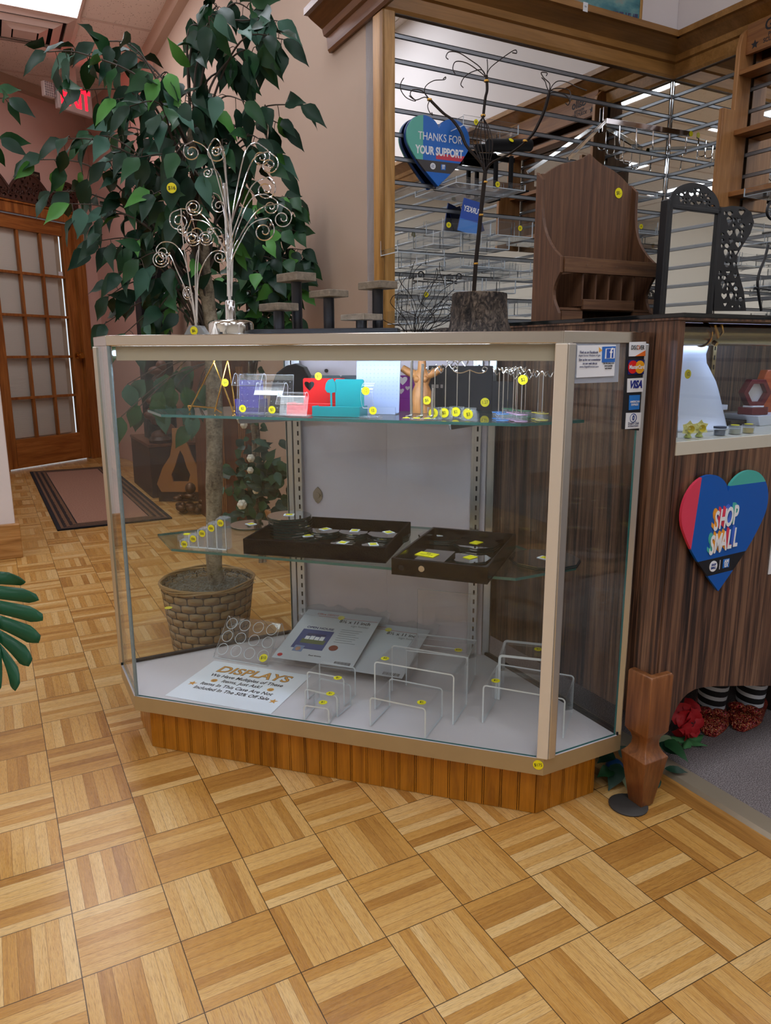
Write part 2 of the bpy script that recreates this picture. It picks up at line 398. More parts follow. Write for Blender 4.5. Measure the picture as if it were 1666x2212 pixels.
# ceiling with T-bar grid
struct('ceiling', MB().box(-4.6, 3.3, -4.6, 8.2, CZ, CZ+.05), M['ctile'], smooth=0)
g = MB()
for k in range(-8, 6):
    e = .757+.61*k
    if -4.6 < e < 3.3: g.box(e-.012, e+.012, -4.6, 8.2, CZ-.006, CZ-.001)
for k in range(-9, 3):
    n_ = 5.56+1.22*k
    if -4.6 < n_ < 8.2: g.box(-4.6, 3.3, n_-.012, n_+.012, CZ-.005, CZ-.0005)
struct('trim_3', g, M['tbar'], smooth=0)
# walls
struct('wall_hall_right', MB().box(1.272, 1.38, 2.41, 5.88, 0, CZ), M['pink'], smooth=0)
struct('wall_hall_chamfer', MB().prism([(1.272, 5.88), (.98, 7.40), (1.09, 7.5), (1.38, 5.88)], 0, CZ), M['hallpinklit'], smooth=0)
dd = Vector((.81, .587)); dp = Vector((.093, 6.735)); dn = Vector((-.587, .81))
def DP(s, b=0): q = dp+dd*s+dn*b; return (q.x, q.y)
# wall around the glazed door: three pieces with a real opening
wl = MB()
wl.prism([DP(-.35, 0), DP(-.045, 0), DP(-.045, .12), DP(-.35, .12)], 0, CZ); wl.prism([DP(.905, 0), DP(1.12, 0), DP(1.12, .12), DP(.905, .12)], 0, CZ)
wl.prism([DP(-.045, 0), DP(.905, 0), DP(.905, .12), DP(-.045, .12)], 2.10, CZ)
struct('wall_door_end', wl, M['hallpinklit'], smooth=0)
struct('wall_hall_left', MB().box(-.07, .03, 3.95, 6.72, 0, CZ), M['hallpinklit'], smooth=0)
struct('wall_front_left', MB().box(-4.6, .05, 3.83, 3.95, 0, CZ), M['palepink'], smooth=0, bevel=.004)
struct('baseboard_front_left', MB().box(-4.6, .068, 3.803, 3.97, 0, .165), M['oakbase'], smooth=0, bevel=.004)
struct('baseboard_hall_right', MB().box(1.252, 1.2715, 2.45, 5.88, 0, .12), M['oakbase'], smooth=0, bevel=.003)
struct('wall_far_left', MB().box(-4.7, -4.6, -4.6, 4, 0, CZ), M['cream'], smooth=0)
bw = MB()
bw.box(-4.6, 3.3, -4.7, -4.6, 0, .75); bw.box(-4.6, 3.3, -4.7, -4.6, 2.3, CZ)
bw.box(-4.6, 3.3, -4.7, -4.6, .75, 2.3)
struct('wall_street', bw, M['cream'], smooth=0)
struct('wall_right_street', MB().box(2.66, 2.76, -4.6, -2.6, 0, CZ), M['palepink'], smooth=0)
# crown at the hall ceiling
struct('trim_4', MB().prism([(1.272, 2.97), (1.272, CZ-.001), (1.20, CZ-.001), (1.225, 2.985)], 2.41, 5.88, 'y'), M['pink'], smooth=0)
c5 = MB(); 
for (s0, s1) in ((-.35, 1.12),):
    q = []
    for s in (s0, s1):
        for b, z in ((0, 2.97), (0, CZ-.001), (-.06, CZ-.001), (-.04, 2.985)):
            p = DP(s, b); q.append((p[0], p[1], z))
    c5.add(q, [(0, 1, 2, 3), (7, 6, 5, 4), (0, 4, 5, 1), (1, 5, 6, 2), (2, 6, 7, 3), (3, 7, 4, 0)])
struct('trim_5', c5, M['pink'], smooth=0)
# mirrored slat walls
SZ = [1.987-.0762*k for k in range(0, 25)]
m = MB().box(1.309, 2.65, 2.40, 2.412, 0, 2.052)
o = struct('wall_back_mirror', m, M['mirror'], smooth=0)
s_ = MB()
for z in SZ: s_.prism([(2.3995, z-.0075), (2.3945, z-.006), (2.3945, z+.004), (2.3995, z+.0075)], 1.309, 2.636, 'x')
s_.obj('slat_insert', M['slat'], o, 0)
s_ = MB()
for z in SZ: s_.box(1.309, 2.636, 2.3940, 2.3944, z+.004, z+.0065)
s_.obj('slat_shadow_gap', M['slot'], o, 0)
m = MB().box(2.637, 2.65, -2.6, 2.40, 0, 2.052)
o = struct('wall_right_mirror', m, M['mirror'], smooth=0)
s_ = MB()
for z in SZ: s_.prism([(2.6365, z-.0075), (2.6315, z-.006), (2.6315, z+.004), (2.6365, z+.0075)], -2.6, 2.394, 'y')
s_.obj('slat_insert', M['slat'], o, 0)
MB().cyl((2.633, 2.396, 0), (2.633, 2.396, 2.05), .004, 8).obj('corner_bead', M['chrome'], o)
struct('wall_back_upper', MB().box(1.272, 2.76, 2.4125, 2.52, 0, CZ).box(1.272, 2.66, 2.40, 2.4125, 2.053, CZ), M['palepink'], smooth=0)
struct('wall_right_upper', MB().box(2.6505, 2.76, -2.6, 2.41, 0, CZ).box(2.637, 2.6505, -2.6, 2.399, 2.053, CZ), M['palepink'], smooth=0)
# oak valance with its ledge
pr = [(0, 2.052), (.012, 2.050), (.018, 2.06), (.022, 2.10), (.034, 2.104), (.040, 2.125), (.085, 2.15), (.095, 2.158), (.112, 2.158), (.112, 2.180), (0, 2.180)]
struct('trim_6', MB().prism([(2.399-a, z) for a, z in pr], 1.262, 2.636, 'x'), M['valance'], smooth=0)
o = struct('trim_7', MB().prism([(-(2.636-a) , z) for a, z in pr][::-1], -2.6, 2.399, 'x'), M['valance'], smooth=0)
o.data.transform(Matrix.Rotation(R(-90), 4, 'Z')); 
o.data.transform(Matrix(((-1, 0, 0, 0), (0, -1, 0, 0), (0, 0, 1, 0), (0, 0, 0, 1))))
struct('trim_8', MB().prism([(1.271-a, z) for a, z in pr], 2.287, 2.80, 'y'), wood('valance_return', '8a5f33', '744c26', '5a3817', ax=1, s=.8, rough=.35), smooth=0)
struct('trim_9', MB().box(1.262, 1.308, 2.375, 2.412, 0, 2.05).box(1.262, 1.2715, 2.375, 2.45, 0, 2.05), M['post'], smooth=0, bevel=.003)
# ------------------------------------------------------------------ ceiling troffers
def troffer(e, n_, m_, label, grp=None):
    t = thing('ceiling_light', label, 'light', B(e, n_, CZ-.001), A0, grp)
    MB().add([(-.29, -.595, -.008), (-.29, .595, -.008), (.29, .595, -.008), (.29, -.595, -.008)], [(0, 1, 2, 3)]).obj('diffuser', m_, t, 0)
    MB().box(-.305, .305, -.61, -.595, -.014, 0).box(-.305, .305, .595, .61, -.014, 0).box(-.305, -.29, -.595, .595, -.014, 0).box(.29, .305, -.595, .595, -.014, 0).obj('frame', M['tbar'], t, 0)
    return t
troffer(.452, 4.95, M['lamphall'], 'glowing ceiling light panel in the hallway ceiling beside the air vent')
for n_ in (2.51, .07, -2.37):
    for e in (-3.2, -1.38, .452, 2.0):
        if n_ > 2 and e > 1: continue
        troffer(e, n_, M['lamp'], 'bright fluorescent ceiling light panel seen only as a reflection in the mirrored slat wall', 'ceiling light panels over the shop floor')
# air vent
t = thing('ceiling_vent', 'square white air diffuser in the hallway ceiling next to the light panel', 'vent', B(.452, 5.87, CZ-.002), A0)
v = MB()
for r_, z0 in ((.295, -.004), (.215, -.022), (.135, -.036)):
    a, b = r_, r_-.055
    for q in range(4):
        Mz = Matrix.Rotation(q*math.pi/2, 4, 'Z'); v.M = Mz
        v.add([(-a, -a, z0), (a, -a, z0), (b, -b, z0-.02), (-b, -b, z0-.02), (-a, -a, z0+.004), (a, -a, z0+.004), (b, -b, z0-.016), (-b, -b, z0-.016)],
              [(0, 3, 2, 1), (4, 5, 6, 7), (3, 7, 6, 2), (0, 1, 5, 4)])
v.M = None; v.box(-.07, .07, -.07, .07, -.052, -.046)
v.obj('louver', M['vent'], t, 0)
MB().box(-.24, .24, -.24, .24, -.0018, -.0008).obj('duct_opening', M['slot'], t, 0)
# ------------------------------------------------------------------ glazed oak door
DR = A0+math.atan2(.587, .81)
dx = B(*DP(0, .02)); 
door = bpy.data.objects.new('door_1', None); C.objects.link(door); door.location = dx; door.rotation_euler = (0, 0, DR); door['kind'] = 'structure'
Wd, Hd = .86, 2.04
MB().box(0, .10, 0, .04, .01, Hd).box(Wd-.10, Wd, 0, .04, .01, Hd).obj('stile', M['oakdoor'], door, 0, .003)
MB().box(.10, Wd-.10, 0, .04, .01, .25).box(.10, Wd-.10, 0, .04, Hd-.11, Hd).obj('rail', M['oakrail'], door, 0, .003)
gx0, gx1, gz0, gz1 = .10, Wd-.10, .25, Hd-.11
mu = MB()
for k in (1, 2):
    x = gx0+(gx1-gx0)*k/3; mu.box(x-.011, x+.011, .004, .034, gz0, gz1)
for k in (1, 2, 3, 4):
    z = gz0+(gz1-gz0)*k/5; mu.box(gx0, gx1, .003, .035, z-.011, z+.011)
mu.obj('muntin', M['oakdoor'], door, 0, .003)
MB().box(gx0, gx1, .018, .021, gz0, gz1).obj('window_pane', M['glass'], door, 0)
bl = MB(); z = gz0+.005
while z < gz1:
    bl.add([(gx0+.0, .050, z+.019), (gx1-.045, .050, z+.019), (gx1-.045, .056, z), (gx0, .056, z)], [(0, 3, 2, 1)]); z += .0165
bb = bl.obj('mini_blind', mat('ivory_blind', 'f6f1e6', .6), door, 0)
so = bb.modifiers.new('s', 'SOLIDIFY'); so.thickness = .0012
MB().box(gx0-.02, gx1+.02, .075, .079, gz0-.02, gz1+.02).obj('pale_blind_backing', mat('pale_backing_sheet', 'c0b6a4', .9), door, 0)  # sheet added behind the blind, coloured pale to lighten the gaps
kn = MB().lathe([(.002, 0), (.03, 0), (.03, .006), (.012, .01), (.011, .03), (.026, .04), (.03, .055), (.024, .066), (.004, .07)], 20)
kn.v = [(Wd-.05+x, -z, .93+y) for x, y, z in kn.v]; kn.obj('door_knob', M['brass'], door)
fr = MB()
fr.box(-.075, -.004, -.035, .06, 0, Hd+.07).box(Wd+.004, Wd+.10, -.035, .06, 0, Hd+.07).box(-.075, Wd+.10, -.036, .06, Hd+.006, Hd+.085)
fr.box(-.09, Wd+.115, -.05, .04, Hd+.085, Hd+.10)
fr.obj('door_frame', M['oakdoor'], door, 0, .004)
# small paper tag in a pane
MB().box(.70, .745, .0155, .0165, 1.60, 1.64).obj('paper_notice', M['paper'], door, 0)
# ------------------------------------------------------------------ runner rug
def rug_mat():
    t = NT('runner_weave'); x, y, z = t.sep(t.coord()); ax = t.math('ABSOLUTE', x); ay = t.math('ABSOLUTE', y)
    d1_ = t.math('SUBTRACT', .31, ax); d2_ = t.math('SUBTRACT', 1.15, ay); d = t.math('MINIMUM', d1_, d2_)
    wv = t.noise(t.map(t.coord(), (60, 26, 1)), 2, 3); st = t.math('FRACT', t.math('MULTIPLY', d, 28))
    bc = t.mix(t.math('GREATER_THAN', t.math('ADD', st, t.math('MULTIPLY', wv, .6)), .8), lin('2a201d'), lin('6f5138'))
    col = t.mix(t.math('GREATER_THAN', d, .115), bc, t.mix(wv, lin('8a5f4c'), lin('b08a72')))
    col = t.mix(t.math('LESS_THAN', d, .022), col, lin('17171c'))
    t.set(Base_Color=col, Roughness=.95); t.bump(wv, .5, .003); return t.m
rc = B(.555, 5.45, 0)
o = MB().box(-.31, .31, -1.15, 1.15, 0.0005, .009).obj('runner_rug', rug_mat(), None, 0)
o.location = rc; o.rotation_euler = (0, 0, A0+R(.6)); tag(o, 'long brown runner rug with dark patterned border on the parquet before the glazed door', 'rug')
# ------------------------------------------------------------------ exit sign, carved panel, plaque
def on_door(px, py, b=-.03):
    q = Vector(B(*DP(0, b))); nrm = B(*( -dn)); d = ray(px, py); t_ = ((q-EYE) @ nrm)/(d @ nrm); p = EYE+d*t_
    return p, (p-dx) @ B(*dd)
p = at_depth(163, 213, 6.08)
t = thing('exit_sign', 'red lettered exit sign with emergency lamp hanging from the hallway ceiling, half hidden by leaves', 'sign', p, DR-R(6))
MB().box(-.15, .15, 0, .045, -.10, .10).obj('housing', mat('grey_sign_housing', 'b5a8a2', .5), t, 0, .008)
M['exitred'] = mat('exit_red_light', 'ff1020', .4, emis='ff1428', es=3.2)
M['exitred'].cycles.emission_sampling = 'NONE'
text('lettering', 'EXIT', .19, M['exitred'], t, (0, -.001, 0), depth=.003, sx=.66, bold=.006)
MB().box(-.03, .03, .010, .040, .1005, CZ-.0065-p.z).obj('ceiling_bracket', M['vent'], t, 0)
lh = MB().box(-.255, -.17, 0, .045, -.045, .060).box(-.17, -.15, .010, .030, -.03, -.01).obj('lamp_head', mat('lamp_white', 'c9bcb5', .4), t, 0, .010)
lz = MB()
for i in range(5):
    for j in range(6): lz.ell((-.245+i*.0165, -.001, -.034+j*.0165), (.007, .004, .007), 8, 6)
lz.obj('lens', mat('lens_dots', '9a9296', .2, .6), lh)
p3, s = on_door(88, 440, -.05)
cq = B(*DP(0, -.018)); t = thing('carved_pediment', 'dark brown openwork carved wood ornament resting along the top of the door frame', 'carving', (cq.x, cq.y, Hd+.102), DR)
rng = random.Random(4); topz = lambda x: .075+.15*abs(math.sin((x+.07)/.99*math.pi*2.6+.55))**.8
ol = [(-.07, 0)]+[(.92-.0, 0)]+[(.92-.99*k/60, topz(.92-.99*k/60)) for k in range(61)]
holes = []
for i in range(20):
    for j in range(5):
        x = -.050+.050*i+(.024 if j % 2 else 0); z = .028+.040*j
        if x < .90 and z < topz(x)-.024 and z < topz(x-.012)-.02 and z < topz(x+.012)-.02:
            r_ = rng.uniform(.011, .015); ax_ = rng.uniform(.6, 1.1); ph = rng.uniform(0, 6)
            holes.append([(x+r_*ax_*math.cos(a)*(1+.35*math.sin(2*a+ph)), z+r_*math.sin(a)*(1+.3*math.cos(3*a+ph))) for a in [k*math.pi/6 for k in range(12)]])
dcw = mat('dark_carved_wood', '4a2c20', .55, nz=.8, nscale=60)
fill2d('openwork_board', [ol]+holes, .022, dcw, t, 0)
cv = MB(); cv.tube([(-.07+.99*k/60, -.010, topz(-.07+.99*k/60)-.006) for k in range(61)], .012, 6)
for i in range(46):
    x = -.05+.021*i; z = rng.uniform(.03, max(.04, topz(x)-.03)); r_ = .017; a0 = rng.uniform(0, 6.28)
    cv.tube([(x+r_*(1-k/15)*math.cos(a0+k*.55), -.014, z+r_*(1-k/15)*math.sin(a0+k*.55)) for k in range(11)], .0055, 5)
cv.obj('carved_relief', dcw, t)
pq = thing('wall_plaque', 'small dark name plaque above the carved panel over the door', 'sign', on_door(64, 376, -.02)[0], DR+R(0))
MB().box(-.10, .10, 0, .012, -.03, .03).obj('plate', mat('plaque_black', '1d1512', .5), pq, 0, .002)
text('lettering', 'READING ROOM', .028, mat('plaque_gold', 'a08a6a', .5), pq, (0, -.001, 0), depth=.001, sx=.8)
# ================================================================== showcase
HEX = [(0, 0), (.964, 0), (1.114, .15), (.764, .50), (.20, .50), (-.15, .15)]
def inset(poly, d):
    n = len(poly); out = []
    for i in range(n):
        p0 = Vector(poly[i-1]); p1 = Vector(poly[i]); p2 = Vector(poly[(i+1) % n])
        a = (p1-p0).normalized(); b = (p2-p1).normalized(); na = Vector((-a.y, a.x)); nb = Vector((-b.y, b.x))
        k = (na+nb); k = k/(k @ na) if abs(k @ na) > 1e-6 else na
        out.append(tuple(p1+k*d))
    return out
case = thing('display_case', 'six sided glass showcase on a wooden beadboard plinth, filled with jewellery displays', 'display case', W(0, 0, 0), CA)
# plinth of beadboard
PH = .112; PX = inset(HEX, .035)
core = inset(HEX, .045)
o = MB().prism(core, 0.0, PH, 'z').obj('plinth', M['groove'], case, 0)
bd = MB()
for i in (5, 0, 1, 2):
    a = Vector(PX[i]); b = Vector(PX[(i+1) % 6]); d_ = (b-a); Lh = d_.length; d_.normalize(); nn = Vector((-d_.y, d_.x))
    s = 0.0; k = 0
    while s < Lh-.001:
        wd = .0335 if k % 2 == 0 else .0040; e_ = min(s+wd, Lh)
        q = [a+d_*(s+.0006), a+d_*(e_-.0006), a+d_*(e_-.0006)+nn*.0095, a+d_*(s+.0006)+nn*.0095]
        bd.prism([tuple(v) for v in q], 0.001, PH-.0005, 'z'); s = e_; k += 1
bd.obj('beadboard', M['plinth'], case, 0)
# deck
o = MB().prism(HEX, .1125, .1495, 'z').obj('deck', [M['white'], M['champagne']], case, 0)
dk = MB(); n6 = inset(HEX, .004)
me = o.data
for p in me.polygons:
    p.material_index = 0 if abs(p.normal.z) > .5 else 1
# glass panes
def pane(name, i, z0, z1, off=.0, th=.005, ea=0, eb=0, mats=None, par=case, trim=(0, 0)):
    a = Vector(HEX[i]); b = Vector(HEX[(i+1) % 6]); d_ = (b-a).normalized(); nn = Vector((-d_.y, d_.x))
    a = a+d_*trim[0]; b = b-d_*trim[1]
    q = [a+nn*off, b+nn*off, b+nn*(off+th), a+nn*(off+th)]
    mb = MB(); mb.k = 0
    vs = [(v.x, v.y, z) for z in (z0, z1) for v in q]
    mb.add(vs, [(0, 1, 5, 4), (2, 3, 7, 6)], 0); mb.add(vs, [(0, 3, 2, 1), (4, 5, 6, 7), (1, 2, 6, 5), (3, 0, 4, 7)], 1)
    return mb.obj(name, mats or [M['glass'], M['gedge']], par, 0)
ZT = .968
pane('front_glass', 0, .150, ZT, .003, trim=(.002, .016))
pane('left_corner_glass', 5, .150, ZT, .003, trim=(.014, .003))
pane('right_corner_glass', 1, .150, ZT, .003, trim=(.016, .014))
pane('rear_left_glass', 4, .150, ZT, .004, trim=(.015, .010))
pane('rear_right_glass', 2, .150, ZT, .004, trim=(.010, .010))
# dark gasket along the rear panes, at the deck
for i in (2, 4):
    gk = MB(); 
    a = Vector(HEX[i]); b = Vector(HEX[(i+1) % 6]); d_ = (b-a).normalized(); nn = Vector((-d_.y, d_.x)); q = [a+nn*.0, b+nn*.0, b+nn*.012, a+nn*.012]
    gk.prism([tuple(v) for v in q], .1497, .1565, 'z')
    gk.obj('gasket', M['matblack'], case, 0)
# glued glass joint at the front left corner
MB().cyl((.004, .004, .150), (.004, .004, ZT), .0045, 8).obj('glass_joint', M['gedge2'], case)
# posts
def post(name, u, w, ang, a, b, mt, z0=.1497):
    Mz = Matrix.Rotation(ang, 3, 'Z'); return MB().obox((u, w, (z0+ZT)/2), (a, b, ZT-z0), Mz).obj(name, mt, case, 0, .002)
post('corner_post', .961, .006, 0, .022, .017, M['beige']); post('corner_post', .975, .011, R(45), .018, .015, M['satin'])
post('end_post', -.143, .153, 0, .014, .018, M['satin']); post('end_post', 1.107, .153, 0, .014, .018, M['alu'])
# rear frame posts, white back doors, lock
post('rear_post', .201, .494, 0, .020, .016, M['alu']); post('rear_post', .763, .494, 0, .020, .016, M['alu'])
MB().box(.212, .500, .492, .500, .150, ZT).obj('back_door', M['backpanel'], case, 0, .001)
MB().box(.486, .752, .484, .4915, .150, ZT).obj('back_door', M['backpanel'], case, 0, .001)
lk = MB(); u_, z_ = on_w(686, 1070, .487)
lk.prism([(u_+.014*math.cos(a)*(1 if abs(math.sin(a)) < .9 else .9), z_+.021*math.sin(a)*(1.0+.12*math.cos(4*a))) for a in [k*math.pi/8 for k in range(16)]], .487, .4915, 'y')
lk.cyl((u_, .4872, z_), (u_, .484, z_), .008, 16)
lk.obj('lock_plate', mat('nickel_lock', '9a938a', .3, .9), case, 30)
bs = MB(); bs.cyl((.315, .4918, .905), (.315, .4885, .905), .005, 14); bs.obj('door_bumper', M['matblack'], case)
for u_ in (.236, .731):
    MB().box(u_-.0085, u_+.0085, .470, .482, .151, ZT).box(u_-.016, u_-.0085, .474, .482, .151, ZT).obj('shelf_standard', M['alu'], case, 0, .0008)
    sl = MB(); z = .17
    while z < .95: sl.box(u_-.0022, u_+.0022, .4692, .4700, z, z+.0125); z += .0255
    sl.obj('standard_slot', M['slot'], case, 0)
# glass shelves and brackets
def shelf(z, f0):
    P = [(.075, f0), (.885, f0), (1.0, f0+.115), (.735, .465), (.225, .465), (-.04, f0+.115)]
    mb = MB(); mb.prism(P, z-.006, z, 'z', k=0, ksides=1)
    mb.obj('glass_shelf', [M['glass2'], M['gedge']], case, 0)
    for u_ in (.236, .731):
        MB().prism([(.474, z-.045), (.474, z-.008), (f0+.065, z-.0075), (f0+.058, z-.012), (f0+.066, z-.023), (.20, z-.027)], u_-.0025, u_+.0025, 'x').obj('shelf_bracket', M['alu'], case, 0, .001)
Z2, Z1 = .8165, .500
shelf(Z2, .075); shelf(Z1, .080)
# top frame: chrome band round the lid, glass lid, light housing with its tube
TZ0, TZ1 = ZT, .990
inner = inset(HEX, .020)
tf = MB()
for i in range(6):
    q = [HEX[i], HEX[(i+1) % 6], inner[(i+1) % 6], inner[i]]; tf.prism(q, TZ0, TZ1, 'z')
tf.obj('top_frame', mat('polished_steel_band', 'cfc8bd', .14, 1), case, 0, .0015)
i2 = inset(HEX, .0195); MB().prism(i2, .982, .9895, 'z', k=0, ksides=1).obj('glass_lid', [M['glass'], M['gedge']], case, 0)
MB().box(.012, .952, .016, .019, .937, .9675).box(.012, .952, .019, .075, .9635, .9675).obj('light_housing', M['housing'], case, 0)
M['tube'] = mat('case_tube_light', 'ffffff', .5, emis='cfe0ff', es=L_CASE)
MB().cyl((.06, .046, .9525), (.90, .046, .9525), .008, 12).obj('light_tube', M['tube'], case)
# price dot
def dot(parent, loc, r=.0095, txt=None, rot=None, size=None, col='yellow', name='price_sticker'):
    """round sticker whose face looks along local -y unless rot is given"""
    rot = rot or Matrix.Identity(4); T = Matrix.Translation(loc) @ rot
    mb = MB(); mb.M = T; mb.cyl((0, 0, 0), (0, -.0006, 0), r, 20); o = mb.obj(name, M[col], parent, 0)
    if txt: text('price_writing', txt, size or r*1.0, M['ink'], o, rot=T @ Matrix.Translation((0, -.0009, 0)) @ Matrix.Rotation(R(-8), 4, 'Y'), depth=.0002, sx=.85)
    return o
UP = Matrix.Rotation(R(-90), 4, 'X')     # face looks up
u_, z_ = on_w(1163, 1652, 0); dot(case, (u_, -.0005, z_), .0105, '$175', size=.0095)
# notices on the right corner pane (frame along the pane)
MR = Matrix.Translation((.964, 0, 0)) @ Matrix.Rotation(R(45), 4, 'Z')
def on_chamfer(px, py):
    q = W(.964, 0, 0); dv = (Du+Dw).normalized(); nv = (Dw-Du).normalized(); d = ray(px, py); t = ((q-EYE) @ nv)/(d @ nv); p = EYE+d*t
    return (p-q) @ dv, p.z
def CH(px, py): return on_chamfer(px, py)
def quad(mb, pts, y0, y1, k=None):
    return mb.prism([CH(*p) for p in pts], y0, y1, 'y', k)
q = MB(); q.M = MR
quad(q, [(1232, 739), (1341, 738), (1337, 825), (1230, 829)], .0015, .0022); sl_ = q.obj('plastic_sleeve', clear('cloudy_sleeve', (.8, .84, .9), 1.4, .2, .35, (.75, .8, .88)), case, 0)
q = MB(); q.M = MR
quad(q, [(1248, 746), (1331, 745), (1327, 812), (1245, 816)], -.0002, .0010); nt = q.obj('paper_notice', M['paper'], sl_, 0)
q = MB(); q.M = MR
quad(q, [(1301, 749), (1330, 748), (1328, 782), (1300, 783)], -.0008, -.0003); q.obj('blue_panel', mat('notice_blue', '2f6fc4', .5), sl_, 0)
q = MB(); q.M = MR
quad(q, [(1308, 753), (1328, 752), (1327, 774), (1306, 775)], -.0012, -.0009); q.obj('logo_square', mat('notice_white', 'f4f6fa', .5), sl_, 0)
q = MB(); q.M = MR
quad(q, [(1310, 754), (1325, 753), (1324, 773), (1309, 774)], -.0015, -.0013); q.obj('logo_field', mat('logo_blue', '2c58b0', .5), sl_, 0)
q = MB(); q.M = MR
quad(q, [(1294, 750), (1301, 757), (1294, 761)], -.0008, -.0003); q.obj('folded_corner', mat('notice_orange', 'f2b04a', .5), sl_, 0)
def ctext(nm, body, px, py, size, m_, par, y=-.0012, sx=.9, bold=0, sh=0, depth=.0002):
    s, z = CH(px, py); return text(nm, body, size, m_, par, rot=MR @ Matrix.Translation((s, y, z)), depth=depth, sx=sx, bold=bold, shear=sh)
ctext('lettering', 'f', 1319, 764, .026, mat('logo_f', 'ffffff', .5), sl_, -.0018, bold=.0006)
ctext('lettering', 'Find us on Facebook', 1272, 761, .0064, M['navyink'], sl_, sx=.82, bold=.0001)
ctext('lettering', "Angels Forever Windows of Light", 1273, 768, .0048, M['navyink'], sl_, sx=.80, sh=.2)
ctext('lettering', 'Sign up for our e-newsletter', 1274, 777, .0056, M['navyink'], sl_, sx=.82, bold=.0001)
ctext('lettering', 'on our web site at:', 1274, 785, .0056, M['navyink'], sl_, sx=.82, bold=.0001)
ctext('lettering', 'www.AngelsForever.com', 1272, 792, .005, M['navyink'], sl_, sx=.9, sh=.2)
ctext('lettering', 'Get the jump on in\nstore specials\nand events!', 1314, 790, .0046, M['ink'], sl_, sx=.78, bold=.0001)
# card decal strip
q = MB(); q.M = MR
quad(q, [(1355, 736), (1403, 734), (1390, 931), (1344, 927)], .0012, .0022); dc = q.obj('card_decal_strip', M['matblack'], case, 0)
def lab(pts, m_, nm='decal_panel', y=-.0002):
    q = MB(); q.M = MR; quad(q, pts, y, y+.0010); return q.obj(nm, m_, dc, 0)
wh = mat('decal_white', 'e9ecee', .4)
lab([(1360, 739), (1396, 738), (1394, 769), (1359, 770)], wh); lab([(1372, 769.5), (1394, 757), (1394, 769)], mat('decal_orange', 'e8742a', .4), y=-.0008)
ctext('lettering', 'DISC VER', 1377.5, 751, .0115, M['ink'], dc, -.0010, sx=.72, bold=.0001); ctext('lettering', 'O', 1379, 751, .0115, mat('decal_orange_o', 'e8742a', .4), dc, -.0011, sx=.72)
lab([(1358, 778), (1393, 777), (1391, 808), (1357, 809)], mat('decal_navy', '1d2470', .4))
for px_, col in ((1367, 'd8201f'), (1382, 'eea51c')):
    s, z = CH(px_, 793); q = MB(); q.M = MR; q.cyl((s, -.0002, z), (s, -.0010-.0002*(px_ > 1370), z), .0122, 24); q.obj('decal_disc', mat('disc_'+col, col, .4), dc, 0)
ctext('lettering', 'MasterCard', 1375, 793, .0105, wh, dc, -.0016, sx=.78, bold=.00025)
lab([(1356, 818), (1391, 816), (1389, 846), (1355, 848)], wh)
ctext('lettering', 'VISA', 1373, 831, .0195, mat('visa_blue', '1b2b84', .4), dc, -.0010, sx=.85, bold=.0008, sh=.25)
lab([(1360, 854), (1383, 853), (1381, 884), (1359, 886)], mat('amex_blue', '2b7cd0', .4))
ctext('lettering', 'AMERICAN\nEXPRESS', 1371, 871, .0056, wh, dc, -.0010, sx=.9, bold=.0001)
lab([(1353, 892), (1386, 891), (1384, 925), (1351, 927)], wh)
s, z = CH(1368, 903); q = MB(); q.M = MR; q.cyl((s, -.0002, z), (s, -.0008, z), .0088, 24); q.obj('decal_disc', mat('diners_blue', '1c3f86', .4), dc, 0)
q = MB(); q.M = MR; q.cyl((s-.001, -.0009, z), (s-.001, -.0012, z), .0072, 24); q.obj('decal_disc', wh, dc, 0)
ctext('lettering', '0', 1367.5, 903, .013, mat('diners_blue_b', '1c3f86', .4), dc, -.0015, sx=.9, bold=.0006)
ctext('lettering', 'Diners Club', 1368, 914.5, .0072, M['navyink'], dc, -.0010, sx=.82); ctext('lettering', 'INTERNATIONAL', 1367.5, 920.5, .0042, M['navyink'], dc, -.0010, sx=.86)

# ================================================================== rosewood laminate counter on the right
QE, QN = 1.136, .977
ctr = thing('sales_counter', 'dark rosewood laminate shop counter with a lit glass window and turned wooden leg', 'counter', B(QE, QN, 0), A0)
CD, CL, CH_ = .56, 1.15, 1.010
MB().box(0, .016, .0, CD, .20, CH_).obj('side_panel', M['lam'], ctr, 0, .001)
arch = [(.016, .190), (.055, .186)] 
a_pts = [on_n(x, y, QN) for x, y in ((1446, 1566), (1453, 1545), (1462, 1527), (1473, 1510), (1485, 1498), (1500, 1489), (1515, 1485), (1540, 1482), (1600, 1481), (1666, 1481))]
arch = [(.0165, a_pts[0][1]-.006)] + [(e-QE, z) for e, z in a_pts] + [(CL, a_pts[-1][1])]
pf = [(x, z) for x, z in arch] + [(CL, .757), (.0165, .757)]
MB().prism(pf, -.001, .016, 'y').obj('front_panel', M['lam'], ctr, 0)
